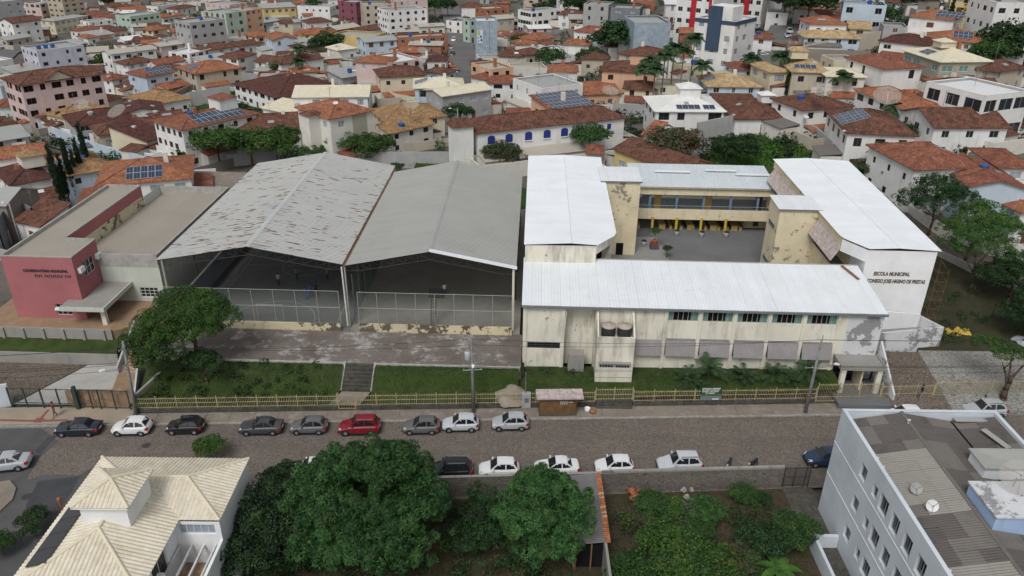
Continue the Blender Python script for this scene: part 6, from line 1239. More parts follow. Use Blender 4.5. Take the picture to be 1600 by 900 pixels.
# ================================================================ houses of the town
HOUSES = []
def roof_build(t, kind, w, d, h, mat, pitch, th=.14):
    z = h
    def face(pts, eave=0):
        p = [Vector(q) for q in pts]; u = (p[1] - p[0]).normalized(); nn = (p[1] - p[0]).cross(p[2] - p[0]).normalized(); v = nn.cross(u)
        if v.z < 0: v = -v
        uv = [((q - p[0]).dot(u) + p[0].x * .37, (q - p[0]).dot(v)) for q in p]; return p, uv
    mb = MB(); rd = []
    if kind == 'hip':
        if w >= d: r = d / 2; k = r * pitch; a, b = (r, r, z + k), (w - r, r, z + k)
        else: r = w / 2; k = r * pitch; a, b = (r, r, z + k), (r, d - r, z + k)
        c = [(0, 0, z), (w, 0, z), (w, d, z), (0, d, z)]
        if w >= d: F = [[c[0], c[1], b, a], [c[1], c[2], b], [c[2], c[3], a, b], [c[3], c[0], a]]
        else: F = [[c[0], c[1], a], [c[1], c[2], b, a], [c[2], c[3], b], [c[3], c[0], a, b]]
        rd = [(a, b), (c[0], a), (c[3], a if w >= d else b), (c[1], b if w >= d else a), (c[2], b)]
    elif kind == 'gx':
        k = d / 2 * pitch; a, b = (0, d / 2, z + k), (w, d / 2, z + k); F = [[(0, 0, z), (w, 0, z), b, a], [(w, d, z), (0, d, z), a, b]]; rd = [(a, b)]
    elif kind == 'gy':
        k = w / 2 * pitch; a, b = (w / 2, 0, z + k), (w / 2, d, z + k); F = [[(w, 0, z), (w, d, z), b, a], [(0, d, z), (0, 0, z), a, b]]; rd = [(a, b)]
    elif kind == 'shed': F = [[(0, 0, z), (w, 0, z), (w, d, z + d * pitch), (0, d, z + d * pitch)]]
    elif kind == 'flat': F = []
    for f in F:
        p, uv = face(f); mb.poly(p, 0, uv)
        for q, r_ in zip(p, p[1:] + p[:1]):
            if abs(q.z - z) < 1e-6 and abs(r_.z - z) < 1e-6 or kind in ('shed', 'gx', 'gy'): mb.quad(q - Vector((0, 0, th)), r_ - Vector((0, 0, th)), r_, q)
        mb.poly([q - Vector((0, 0, th)) for q in reversed(p)])
    if kind == 'flat':
        p = .25; zt = z; mb.quad((p, p, z - .45), (w - p, p, z - .45), (w - p, d - p, z - .45), (p, d - p, z - .45), 0, ((0, 0), (w, 0), (w, d), (0, d)))
    o = mb.build('roof', mat, t)
    if kind != 'flat' and rd and mat.startswith('t_'):
        for a, b in rd:
            if (Vector(a) - Vector(b)).length > .5: MB().tube([Vector(a) + Vector((0, 0, .02)), Vector(b) + Vector((0, 0, .02))], .13, 5).build('ridge_cap', mat, o)
    return o
def house(fl, fr, d, h, kind, rm, wm, label, pitch=.34, ov=.45, frame='frame_white', glass='glass_dark', nwin=None, st=None, cat='house', name='house', wh=1.15, ww=1.25, group=None, base=None, below=2.5, nosides=False):
    z0 = 3.
    mu, mv = (fl[0] + fr[0]) / 2, (fl[1] + fr[1]) / 2
    for _ in range(10): p = P(mu, mv, z0 + h); z0 = .5 * z0 + .5 * G(p.x, p.y)
    A, B = P(*fl, z0 + h), P(*fr, z0 + h); dx = B - A; w = Vector((dx.x, dx.y, 0)).length; rz = math.atan2(dx.y, dx.x)
    t = thing(name, label, cat, (A.x, A.y, z0), rz, group)
    if kind == 'flat': ov = .0
    if kind == 'shed': pass
    st = st or max(1, round(h / 3.0)); sh_ = h / st; mb = MB(); wall_ops = []
    dist = A.length
    def ops_for(L, ground_door):
        o = []; n = nwin if nwin is not None else max(1, int((L - .6) / 3.0))
        for s in range(st):
            zb = s * sh_ + sh_ * .36
            for i in range(n):
                if random.random() < .12: continue
                x = L * (i + .5) / n; w_ = ww * random.choice((.7, 1, 1, 1.25)); hh = min(wh, sh_ * .5)
                if s == 0 and ground_door and i == n // 2: o.append((x - .5, x + .5, .05 + below, min(sh_ * .75, 2.2) + below, 1))
                else: o.append((max(.2, x - w_ / 2), min(L - .2, x + w_ / 2), zb + below, zb + hh + below, 0))
        return o
    if frame == 'frame_white' and glass == 'glass_dark': frame = random.choice(('frame_white', 'frame_wood', 'frame_dark', 'frame_grey', 'frame_white')); glass = random.choice(('glass_dark', 'glass_dark', 'void_dark', 'tile_blue_grey', 'frame_wood')); wh = random.choice((1.0, 1.2, 1.5)); ww = random.choice((1.0, 1.3, 1.7))
    W0, D0 = w - 2 * ov, d - 2 * ov
    sides = [((ov, ov), X3, W0, Y3, True)] + ([] if nosides else [((ov, d - ov), -Y3, D0, X3, False), ((w - ov, ov), Y3, D0, -X3, False)])
    winl = []
    for (x, y), xd, L, inn, dr in sides:
        op = ops_for(L, dr); wall_panel(mb, (x, y, -below), xd, L, h + below - .02, [q[:4] for q in op], inn, .14)
        winl += [(x, y, xd, inn, q) for q in op]
    mb.quad((w - ov, d - ov, -below), (ov, d - ov, -below), (ov, d - ov, h - .02), (w - ov, d - ov, h - .02))
    if nosides: mb.quad((ov, d - ov, -below), (ov, ov, -below), (ov, ov, h - .02), (ov, d - ov, h - .02)); mb.quad((w - ov, ov, -below), (w - ov, d - ov, -below), (w - ov, d - ov, h - .02), (w - ov, ov, h - .02))
    if kind == 'gy':
        k = (w / 2) * pitch - .16
        for y in (ov, d - ov): mb.poly([(ov, y, h - .02), (w - ov, y, h - .02), (w / 2, y, h + k)])
    if kind == 'gx':
        k = (d / 2) * pitch - .16
        for x in (ov, w - ov): mb.poly([(x, ov, h - .02), (x, d - ov, h - .02), (x, d / 2, h + k)])
    if kind == 'shed':
        k = d * pitch - .2
        for x in (ov, w - ov): mb.poly([(x, ov, h - .02), (x, d - ov, h - .02), (x, d - ov, h + k)])
        mb.quad((ov, d - ov, h - .02), (w - ov, d - ov, h - .02), (w - ov, d - ov, h + k), (ov, d - ov, h + k))
    mb.build('wall', wm, t)
    if kind == 'flat':
        q = MB(); p_ = .25
        for a, b, c, e in ((0, 0, w, p_), (0, d - p_, w, d), (0, p_, p_, d - p_), (w - p_, p_, w, d - p_)): q.box(a - .02, b - .02, h - .02, c + .02, e + .02, h + .08)
        q.build('parapet', wm, t)
    roof_build(t, kind, w, d, h, rm, pitch)
    near = dist < 190
    for x, y, xd, inn, q in winl:
        a, b, c, e, dr = q; o = Vector((x, y, c - below)) + xd * a + inn * .06
        if dr: frame_at('door', (WC.get(('door', round(b - a, 2), round(e - c, 2))) or WC.setdefault(('door', round(b - a, 2), round(e - c, 2)), MB().box(0, 0, 0, b - a, .06, e - c).box(.1, -.02, .9, .16, 0, 1.05).mesh('door', 'frame_wood'))), t, o, xd, inn)
        else: window(t, o, xd, inn, round((b - a) * 4) / 4 if False else b - a, e - c, frame, glass, 1, not near)
    HOUSES.append((t, w, d, h, rz)); return t, w, d, h
def turret(hs, x, y, s, h0, h1, wm, rm, kind='hip'):
    t = hs[0]; MB().box(x + .3, y + .3, h0, x + s - .3, y + s - .3, h1).build('turret_wall', wm, t); ap = (x + s / 2, y + s / 2, h1 + s * .2); c = [(x, y, h1), (x + s, y, h1), (x + s, y + s, h1), (x, y + s, h1)]; mb = MB()
    for i in range(4): mb.poly([c[i], c[(i + 1) % 4], ap], 0, ((0, 0), (s, 0), (s / 2, s / 2)))
    mb.poly(c[::-1]); mb.build('turret_roof', rm, t)
def solar(hs, x, y, nx, ny, z0, slope, label, pw=1.0, pl=1.7, axis='y'):
    """array of panels lying on the roof slope that rises along +y (or +x)"""
    t, w, d, h = hs; o = thing('solar_array', label, 'solar panels', t.location, t.rotation_euler.z, 'rooftop solar panels')
    me = WC.get('spanel') or WC.setdefault('spanel', MB().box(0, 0, 0, 1, 1, .05, 1).quad((.04, .03, .056), (.49, .03, .056), (.49, .97, .056), (.04, .97, .056)).quad((.51, .03, .056), (.96, .03, .056), (.96, .97, .056), (.51, .97, .056)).mesh('panel', ['solar', 'solar_frame']))
    for i in range(nx):
        for j in range(ny):
            if axis == 'y': q = frame_at('panel', me, o, (x + i * (pw + .03), y + j * (pl + .03), z0 + slope * (y + j * pl) + .1), X3, (0, 1, slope))
            elif axis == '-x': q = frame_at('panel', me, o, (x + i * (pw + .03), y + j * (pl + .03), z0 + slope * (w - x - i * pw) + .1), (1, 0, -slope), (0, 1, 0))
            else: q = frame_at('panel', me, o, (x + i * (pw + .03), y + j * (pl + .03), z0 + slope * (x + i * pw) + .1), (1, 0, slope), (0, 1, 0))
            q.scale = (pw, pl, 1)
    return o
def tankbox(hs, x, y, z, lab, m='blue_tank'):
    t = thing('roof_tank', lab, 'water tank', hs[0].matrix_basis @ Vector((x, y, z)), 0, 'round water tanks on town roofs'); MB().lathe([(0, 0), (.6, 0), (.75, .9), (.77, .95)], 12).build('tank_body', m, t); MB().lathe([(.8, .95), (.8, 1.02), (.3, 1.2), (0, 1.22)], 12).build('tank_lid', m, t)
random.seed(19)
H = house
# ---- upper left quarter
h = H((29, 134), (163, 114.5), 12, 11.5, 'hip', 't_brown', 'w_pink', 'pink four storey block with a brown hip roof and a gabled front', .3, frame='frame_wood', glass='void_dark', nwin=6, st=4, cat='apartment block', wh=1.5, ww=1.7)
t, w, d, hh = h; mb = MB().poly([(w * .3, .1, hh + .1), (w * .62, .1, hh + .1), (w * .46, .1, hh + 2.0)]); mb.build('gable_front', 'w_beige', t); mb = MB().quad((w * .28, -.2, hh), (w * .46, -.2, hh + 2.2), (w * .46, 5, hh + 2.2), (w * .28, 5, hh), 0, ((0, 0), (3, 0), (3, 5), (0, 5))).quad((w * .46, -.2, hh + 2.2), (w * .64, -.2, hh), (w * .64, 5, hh), (w * .46, 5, hh + 2.2), 0, ((0, 0), (3, 0), (3, 5), (0, 5))); mb.build('gable_roof', 't_brown', t)
h = H((57, 80), (131, 71), 13, 9, 'flat', 'm_grey', 'w_lavender', 'lavender flat roofed block with blue tanks behind the pink block', cat='building', frame='frame_dark')
for k in range(3): tankbox(h, 3 + 2.2 * k, 6, 8.6, ['leftmost', 'middle', 'rightmost'][k] + ' blue tank on the lavender block')
H((18, 37), (65, 31), 10, 9, 'gx', 't_brown', 'w_white', 'white three storey block with a weathered brown roof at upper left', st=3, cat='apartment block')
H((-8, 4), (34, 0), 12, 13, 'flat', 'm_grey', 'w_grey', 'grey tower block cut by the upper left corner', st=4, cat='apartment block')
H((62, 6), (90, 2), 10, 9, 'flat', 'm_grey', 'w_pink', 'pale pink flat block left of the beige striped tower', cat='apartment block')
H((96, -2), (130, -6), 11, 12, 'flat', 'm_grey', 'w_beige', 'beige striped tower at the upper left edge', st=5, cat='apartment block')
H((84, 33), (139, 24), 9, 6, 'hip', 'm_grey', 'w_cream', 'low cream block with a grey roof below the beige tower', .15)
H((34, 13), (62, 10), 10, 4, 'flat', 'm_white', 'w_white', 'low white block with a bright roof at upper left')
H((140, 25), (172, 20), 9, 3.5, 'hip', 't_red', 'w_offwhite', 'red roofed cottage right of the low cream block'); H((153, 29), (187, 26), 8, 3.5, 'hip', 't_red', 'w_white', 'brighter red roofed cottage in front of the other')
H((175, 12), (212, 9), 9, 5, 'hip', 't_brown', 'w_white', 'brown roofed white house near the top, left of centre left'); H((190, 18), (232, 14), 9, 4, 'gx', 't_orange', 'w_white', 'orange roofed house behind the green block')
H((203, 26), (250, 20), 11, 7, 'flat', 'm_grey', 'w_mint', 'mint green two storey block with a grey roof', cat='building'); H((139, 35), (176, 31), 9, 4.5, 'flat', 'm_grey', 'w_white', 'white low shed with a flat grey roof left of the mint block')
H((238, 48), (263, 44), 8, 5, 'hip', 't_orange', 'w_cream', 'small cream house with an orange cap roof'); H((142, 57), (181, 52), 10, 4, 'shed', 'm_grey', 'w_white', 'grey sheet roofed shed with white walls', .08); H((193, 64), (226, 60), 7, 4, 'gx', 'm_white', 'w_white', 'small white gabled annex beside a green hedge'); H((168, 49), (200, 46), 8, 4, 'hip', 't_brown', 'w_beige', 'low brown roofed house behind the sheet roofed shed'); H((118, 57), (136, 60), 6, 4, 'hip', 't_orange', 'w_white', 'tiny orange roofed house right of the white three storey block')
H((172, 85), (246, 76), 9, 6, 'gx', 'm_beige', 'w_white', 'long white building with a beige sheet roof', .16); H((250, 73), (309, 65), 9, 6, 'gx', 'm_beige', 'w_pink', 'pink walled building with a beige sheet roof', .14); H((135, 82), (170, 80), 8, 3, 'shed', 'm_beige', 'w_beige', 'tan sheet roofed lean-to left of the long white building', .1)
H((296, 36), (351, 30), 11, 13, 'flat', 'm_grey', 'w_grey', 'bare grey concrete block with dark openings', frame='frame_grey', glass='void_dark', st=4, cat='apartment block', nwin=4); H((320, 4), (358, 8), 10, 13, 'flat', 'm_grey', 'w_pink', 'pink tower behind the bare concrete block', st=5, cat='apartment block')
H((352, 21), (382, 17), 13, 12, 'flat', 'm_grey', 'w_mint', 'pale green tower with a grey roof', st=4, cat='apartment block'); H((383, 17), (409, 13), 13, 11, 'flat', 'm_grey', 'w_peach', 'peach tower joined to the pale green one', st=4, cat='apartment block'); H((355, 62), (400, 56), 9, 5, 'flat', 'm_grey', 'w_offwhite', 'low flat roofed house below the pale green tower'); H((296, 84), (330, 76), 9, 5, 'flat', 'm_white', 'w_white', 'white flat roofed house below the concrete block'); H((320, 80), (372, 72), 9, 4.5, 'hip', 't_brown', 'w_offwhite', 'brown roofed house below the concrete block'); H((372, 92), (402, 84), 8, 5, 'hip', 't_brown', 'w_white', 'brown roofed house with a white balcony below the peach tower')
hA = H((304, 116), (380, 105.5), 13, 6, 'hip', 't_orange', 'w_beige', 'beige house with a broad orange hip roof and a small panel row', .3); solar(hA, .7, 4.6, 3, 2, 6.0, .3, 'small solar panel group on the broad orange hip roof', axis='x')
hA = H((227, 121), (273, 113), 10, 6.5, 'hip', 't_red', 'w_paleblue', 'pale blue house with solar panels on a red roof', .3); solar(hA, 2.2, .6, 7, 2, 6.5, .3, 'solar panels on the pale blue house'); H((175, 126), (204, 119), 8, 4.5, 'hip', 't_red', 'w_white', 'small red roofed house right of the pink block')
H((195, 151), (236, 165), 11, 4, 'hip', 't_ochre', 'w_white', 'white house with a pale ochre tile roof on a slant', .3); H((206, 135), (262, 126), 7, 3.5, 'hip', 't_brown', 'w_white', 'long low brown roof beside the pale blue house')
H((262, 140), (300, 131), 5, 3, 'shed', 't_orange', 'w_offwhite', 'low orange lean-to at the corner of the grassy plot', .2); H((163, 162), (195, 150), 7, 4, 'hip', 't_orange', 'w_beige', 'orange roofed house at the foot of the pink block, right end')
hA = H((55, 183), (150, 166), 7, 4, 'hip', 't_orange', 'w_offwhite', 'long orange roof with a small dormer in front of the pink block', .3); turret(hA, 10, .6, 3.6, 3.5, 6.2, 'w_white', 't_orange')
H((99, 185), (174, 168), 8, 4, 'hip', 't_ochre', 'w_cream', 'ochre roofed house in front of the pink block', .32); H((113, 198), (214, 184), 12, 4.5, 'hip', 't_dark', 'w_grey', 'broad dark brown roof carrying a big dish', .3)
H((186, 180), (259, 173), 10, 4.5, 'gy', 't_dark', 'w_white', 'dark roofed white gabled house behind the broad dark roof', .22); H((152, 212), (262, 196), 9, 4, 'hip', 't_brown', 'w_beige', 'long reddish brown roof above the street wall', .32); H((236, 188), (290, 181), 6, 4, 'gx', 't_brown', 'w_white', 'narrow brown ridge roof left of the solar house', .3); H((230, 222), (268, 208), 10, 4, 'shed', 't_dark', 'w_cream', 'steep dark red roof beside the white solar house', .25)
hA = H((283, 204), (405, 177), 11, 8, 'hip', 't_red', 'w_white', 'white two storey house with a large solar field on its red roof', .24, frame='frame_wood', nwin=5); solar(hA, 4.2, .7, 9, 2, 8.0, .24, 'large solar field on the white two storey house', 1.15, 1.9); turret(hA, 10.5, 3.2, 4.6, 8.5, 11.2, 'w_white', 't_red')
MB().box(-1.5, .5, -2, .4, 8, 3.0).box(-1.4, .6, 3.0, -1.3, 8, 4.0).build('balcony', 'w_white', hA[0])
H((362, 131), (434, 154), 20, 4.5, 'hip', 't_dark', 'w_white', 'long white house with arched openings and a dark red roof', .28, wh=1.7); H((455, 152), (577, 151), 12, 6, 'gx', 't_creamflat', 'w_white', 'white hall with a large cream metal roof', .22); H((406, 168), (462, 180), 7, 4, 'shed', 't_creamflat', 'w_white', 'lower cream lean-to roof beside the cream hall', .15)
hA = H((514, 186.5), (586, 172), 12, 9.5, 'hip', 't_orange', 'w_offwhite', 'white three storey block with a terracotta hip roof', .32, st=3, cat='apartment block'); turret(hA, -2.2, 3.5, 3.8, 2, 9.6, 'w_offwhite', 't_brown'); MB().box(5.2, .38, -2, 8.4, .46, 9.4).build('stair_strip', 'w_olive', hA[0])
H((364, 208), (521, 199), 12, 5, 'hip', 't_brown', 'w_white', 'broad brown hip roof behind the rusty hall roof', .34)
H((600, 191), (699, 181), 11, 5, 'hip', 't_ochre', 'w_cream', 'house with a broad ochre tile roof near the cream wall', .36); H((607, 210), (681, 193), 4, 4.5, 'shed', 't_ochre', 'w_offwhite', 'long ochre lean-to roof over a streaked wall', .3)
# ---- upper centre
H((607, 99), (660, 92), 13, 8, 'flat', 'm_white', 'w_pink', 'pink block with a flat white roof', cat='building'); H((552, 96), (606, 99), 8, 8.5, 'hip', 't_orange', 'w_pink', 'pink house with an orange hip roof and balconies', .25); H((592, 121), (668, 117), 10, 6.5, 'hip', 't_brown', 'w_cream', 'cream house with a brown roof and an open balcony', .34); H((660, 112), (700, 116), 6, 5.5, 'hip', 't_brown', 'w_cyan', 'light turquoise house beside the central street', .3)
hA = H((645, 138), (727, 137), 10, 6.5, 'hip', 't_creamflat', 'w_paleblue', 'pale house with a cream hip roof and one panel row', .28, frame='frame_white'); solar(hA, .4, 3.3, 3, 2, 6.5, .28, 'panel row on the cream hip roof', axis='x'); H((690, 151), (772, 139), 8, 6.5, 'gx', 't_creamflat', 'w_grey', 'grey walled annex with a cream roof right of the pale house', .2)
H((438, 101), (508, 90), 9, 4.5, 'hip', 't_brown', 'w_white', 'brown roofed white house behind the palm and hedge', .32); H((395, 96), (443, 101), 9, 4.5, 'gx', 't_brown', 'w_offwhite', 'brown gabled house left of the palm and hedge', .3)
H((425, 63), (466, 60), 12, 6.5, 'gy', 't_orange', 'w_paleblue', 'pale blue gabled house with an orange roof', .26); H((400, 58), (432, 54), 10, 5.5, 'hip', 't_orange', 'w_cream', 'orange hip roof with a dish left of the pale blue gable', .3); H((470, 54), (520, 52), 10, 5.5, 'hip', 't_orange', 'w_yellow', 'yellow house with a bright orange roof', .3); H((527, 79), (559, 75), 8, 4, 'hip', 't_creamflat', 'w_white', 'small white pavilion with a cream roof'); H((522, 53), (585, 57), 9, 6.5, 'flat', 'm_grey', 'w_yellow', 'yellow two storey flat roofed block'); H((466, 76), (496, 72), 7, 4, 'hip', 't_dark', 'w_beige', 'dark roofed cottage left of the big round tree')
H((410, 13), (464, 10), 11, 7, 'shed', 'm_grey', 'w_yellow', 'yellow three storey block with a grey sheet roof', .08, cat='building'); H((440, 37), (480, 33), 9, 4, 'gx', 'm_grey', 'w_offwhite', 'grey roofed workshop below the yellow block', .15); H((408, 36), (440, 32), 9, 4, 'gx', 'm_grey', 'w_mint', 'grey roofed low hall at the foot of the green tower', .15)
H((570, 66), (623, 62), 10, 6, 'gx', 'm_grey', 'w_paleblue', 'pale blue shop under a grey sheet roof', .16); H((622, 59), (699, 55), 7, 6, 'flat', 'm_grey', 'w_brick', 'long bare red brick building'); H((637, 70), (691, 71), 5, 4, 'shed', 'm_beige', 'w_brick', 'beige sheet roof in front of the brick building', .12); H((620, 50), (657, 49), 6, 6, 'shed', 'm_beige', 'w_brick', 'beige roofed brick annex above the long brick building', .1)
H((607, 18), (667, 14), 11, 10, 'flat', 'm_grey', 'w_white', 'white four storey block with dark windows', st=4, cat='apartment block', frame='frame_dark', nwin=5); H((568, 8), (606, 7), 11, 11, 'flat', 'm_grey', 'w_beige', 'beige grey tower left of the white four storey block', st=4, cat='apartment block'); H((566, 27), (606, 25), 6, 4, 'flat', 'm_white', 'w_white', 'low white shop in front of the beige grey tower'); H((612, 34), (632, 36), 5, 3, 'hip', 't_brown', 'w_beige', 'tiny brown roof in front of the white four storey block'); H((655, 42), (697, 40), 8, 4, 'gx', 'm_beige', 'w_offwhite', 'pale tin roofed store right of the white four storey block', .15)
hA = H((743, 33), (777, 33), 9, 13, 'flat', 'm_white', 'tile_blue_grey', 'windowless pale grey block with a green and blue logo', nwin=0, cat='building'); t, w, d, hh = hA
MB().box(w * .48, -.3, 0, w * .62, -.02, hh - .1).build('pilaster', 'tile_blue_grey', t); MB().box(0, -.3, -1, w, -.02, 2.2).build('plinth', 'tile_blue_grey', t); lg = MB().box(w * .08, -.1, 6.6, w * .33, -.02, 10.4).build('logo_panel', 'logo_white', t); MB().box(w * .1, -.16, 9.0, w * .21, -.1, 10.3).build('logo_mark', 'logo_green', lg)
for q in ((.10, 8.0, .16, 8.4), (.2, 8.2, .28, 8.9), (.22, 7.2, .31, 7.9), (.12, 7.0, .16, 7.5)): MB().box(w * q[0], -.15, q[1], w * q[2], -.1, q[3]).build('logo_mark', 'logo_blue', lg)
H((734, 32), (743, 31), 4, 8, 'flat', 't_ochre', 'w_mint', 'narrow pale green building left of the logo block', cat='building'); H((777, 30), (806, 28), 10, 7, 'gx', 'm_beige', 'w_beige', 'beige block with a tin roof right of the logo block', .15, cat='building'); H((750, 93), (794, 92), 8, 4, 'flat', 'm_grey', 'w_offwhite', 'plain off white low building right of the central street'); H((766, 109), (802, 105), 10, 6, 'flat', 'm_beige', 'w_peach', 'peach building beside the central street'); H((760, 125), (790, 118), 6, 4, 'hip', 't_red', 'w_white', 'small red roof at the near end of the central street'); H((765, 55), (800, 57), 7, 4, 'hip', 't_orange', 'w_white', 'orange roofed house right of the logo block')
H((464, 9), (515, 11), 10, 7, 'flat', 'm_grey', 'w_white', 'white and green flat block near the top, right of the yellow one', cat='building'); H((528, 2), (556, 4), 10, 11, 'flat', 'm_grey', 'w_maroon', 'maroon tower at the top edge', st=4, cat='apartment block'); H((622, 2), (668, 0), 10, 10, 'flat', 'm_grey', 'w_pink', 'pink and maroon block behind the white four storey block', st=4, cat='apartment block'); H((697, 32), (722, 34), 9, 5, 'flat', 'solar', 'w_white', 'low shop with a dark roof across the central street'); H((720, 11), (756, 11), 9, 5, 'hip', 't_brown', 'w_white', 'white house with a brown roof at the top of the central street'); H((757, 14), (792, 12), 9, 6, 'flat', 'm_beige', 'w_brick', 'brick house at the top edge right of the central street'); H((480, 36), (520, 33), 8, 4, 'hip', 't_brown', 'w_white', 'brown roofed house below the white and green block'); H((540, 30), (566, 28), 8, 4, 'hip', 't_brown', 'w_beige', 'brown roofed house left of the low white shop')
hA = H((745, 208.5), (981, 184), 9, 6.5, 'hip', 't_brown', 'w_white', 'long white house with a brown roof and arched blue shutters', .38, nwin=0, nosides=True); t, w, d, hh = hA
for k, x in enumerate((2.2, 5.6, 9.4, 13.1, 16.6)):
    ar = MB(); pts = [(0, 0), (1.35, 0), (1.35, 1.15)] + [(1.35 / 2 + .675 * math.cos(q), 1.15 + .36 * math.sin(q)) for q in np.linspace(.3, 2.84, 6)] + [(0, 1.15)]; ar.extrude(pts, 1, -.08, .02); sh_ = ar.build('shutter', 'shutter_blue', t, (x, .42, 4.2)); MB().box(.65, -.1, 0, .7, -.08, 1.4).build('leaf_joint', 'frame_dark', sh_); MB().box(-.1, -.2, -.14, 1.45, .02, -.02).build('sill', 'w_white', sh_)
for x in (20.0, 24.2, 26.2): MB().box(x, .38, 4.6, x + .8, .46, 5.6).build('window', 'shutter_blue', t)
for k in range(7): MB().box(2 + k * 3.4, .38, .2, 3.3 + k * 3.4, .46, 1.2).build('lower_window', 'shutter_blue', t)
zt = t.location.z; q = MB().box(-4.0, .6, -2, -.4, 3.6, 7.7); q.build('turret_wall', 'w_white', t); mb = MB(); ap = [(-4.4, .2, 7.7), (0, .2, 7.7), (0, 4.0, 7.7), (-4.4, 4.0, 7.7)]
mb.quad(ap[0], ap[1], (-.9, 2.1, 9.0), (-4.1, 2.1, 9.0), 0, ((0, 0), (4, 0), (4, 2), (0, 2))).quad(ap[2], ap[3], (-4.1, 2.1, 9.0), (-.9, 2.1, 9.0), 0, ((0, 0), (4, 0), (4, 2), (0, 2))).poly([ap[3], ap[0], (-4.1, 2.1, 9.0)]).poly([ap[1], ap[2], (-.9, 2.1, 9.0)]); mb.build('turret_roof', 't_brown', t)
# ---- upper right of centre
H((847, 139), (911, 131), 12, 7, 'flat', 'm_grey', 'w_white', 'white two storey house with a flat grey roof', nwin=3); H((803, 143), (842, 157), 6, 4, 'shed', 't_brown', 'w_beige', 'long brown lean-to roof beside the lane', .3); hA = H((866, 175), (936, 166), 10, 6.5, 'shed', 't_red', 'w_peach', 'ochre house whose sloping roof is covered in solar panels', .12); solar(hA, .8, .6, 9, 5, 6.5, .12, 'full solar roof of the ochre house', 1.0, 1.75)
hA = H((938, 110), (1026, 114), 10, 6.5, 'hip', 't_brown', 'w_peach', 'orange yellow house with a brown roof and a small turret', .3, frame='frame_wood'); turret(hA, 6.2, 3, 4.4, 7, 9.6, 'w_peach', 't_brown')
hA = H((1022, 174), (1136, 174.5), 12, 5.5, 'hip', 't_white', 'w_white', 'white bungalow with a bright white hip roof', .28, frame='frame_dark', ww=2.0, wh=1.6); turret(hA, 5.6, 5, 4.6, 6.6, 8.6, 'w_white', 't_white'); solar(hA, 4.5, .7, 4, 1, 5.5, .28, 'wide panel strip on the white hip roof', 1.1, 1.6); solar(hA, 9.6, .7, 2, 1, 5.5, .28, 'short panel strip at the right end of the white hip roof', 1.1, 1.6)
H((964, 83), (1023, 91), 11, 6.5, 'hip', 't_brown', 'w_beige', 'beige house with a brown roof right of the round green tree', .3); H((1024, 84), (1110, 91), 9, 5.5, 'hip', 't_orange', 'w_white', 'white house with a long orange roof', .3); H((1062, 67), (1141, 73), 10, 6.5, 'gx', 't_brown', 'w_white', 'white gabled house with a mottled brown roof', .28); H((992, 36), (1049, 36), 14, 10, 'flat', 'm_grey', 'tile_blue_grey', 'windowless grey blue cinema like block', nwin=0, cat='building')
def tower_block(u0, u1, vb, h, d, wm, label, stripes=(), n=4):
    A = PG(u0, vb); B = PG(u1, vb); dx = B - A; w = Vector((dx.x, dx.y, 0)).length; t = thing('apartment_tower', label, 'apartment tower', (A.x, A.y, A.z), math.atan2(dx.y, dx.x)); mb = MB(); ops = []
    st = int(h / 3)
    for s in range(1, st):
        for i in range(n): x = w * (i + .5) / n; ops.append((x - .7, x + .7, s * 3 + 1, s * 3 + 2.2))
    wall_panel(mb, (0, 0, 0), X3, w, h, ops, Y3, .15); mb.quad((0, d, 0), (0, 0, 0), (0, 0, h), (0, d, h)).quad((w, 0, 0), (w, d, 0), (w, d, h), (w, 0, h)).quad((w, d, 0), (0, d, 0), (0, d, h), (w, d, h)).quad((0, 0, h), (w, 0, h), (w, d, h), (0, d, h)); mb.build('wall', wm, t)
    for q in ops: window(t, (q[0], .05, q[2]), X3, Y3, 1.4, 1.2, 'frame_grey', 'glass_dark', 1, True)
    for f0, f1 in stripes: MB().box(w * f0, -.25, 4, w * f1, -.01, h).build('stripe', 'stripe_red', t)
    return t, w
tower_block(1050, 1106, 74, 33, 14, 'w_white', 'white tower with vertical red stripes', ((.42, .56), (.9, .97))); tower_block(1137, 1186, 42, 32, 14, 'w_white', 'second white tower with red stripes behind the navy trimmed block', ((.0, .08), (.42, .6)))
hA = H((1087, 27), (1150, 34), 11, 14, 'flat', 'm_white', 'w_white', 'white block with a navy panel and navy parapet', st=5, cat='apartment block', nwin=3); t, w, d, hh = hA; MB().box(w * .33, -.3, 7, w * .66, -.02, hh + 3).build('navy_panel', 'w_navy', t); MB().box(w * .34, 0, hh + .1, w * .9, d * .5, hh + 3).build('stair_head', 'w_white', t); MB().box(-.1, -.1, hh - .9, w + .1, -.03, hh - .05).build('navy_band', 'w_navy', t); MB().box(w + .02, -.1, hh - .9, w + .1, d, hh - .05).build('navy_band', 'w_navy', t)
H((895, 48), (951, 53), 8, 7.5, 'hip', 't_red', 'w_white', 'white house with red roof tiers left of the round green tree', .3); H((935, 46), (976, 48), 6, 5, 'gx', 't_orange', 'w_white', 'orange roofed house behind the red tiered one', .25); H((880, 69), (922, 71), 8, 5.5, 'hip', 't_orange', 'w_white', 'white house with an orange hip roof and blue trim', .28); H((838, 76), (879, 82), 8, 4, 'flat', 'm_white', 'w_white', 'low white flat roofed house left of the orange hip roof'); H((830, 19), (877, 15), 8, 8, 'flat', 'm_grey', 'w_white', 'long white three storey block near the top', st=3, cat='apartment block', nwin=5); H((912, 6), (951, 8), 9, 9, 'flat', 'm_grey', 'w_grey', 'grey block with dark balconies near the top', st=3, cat='apartment block')
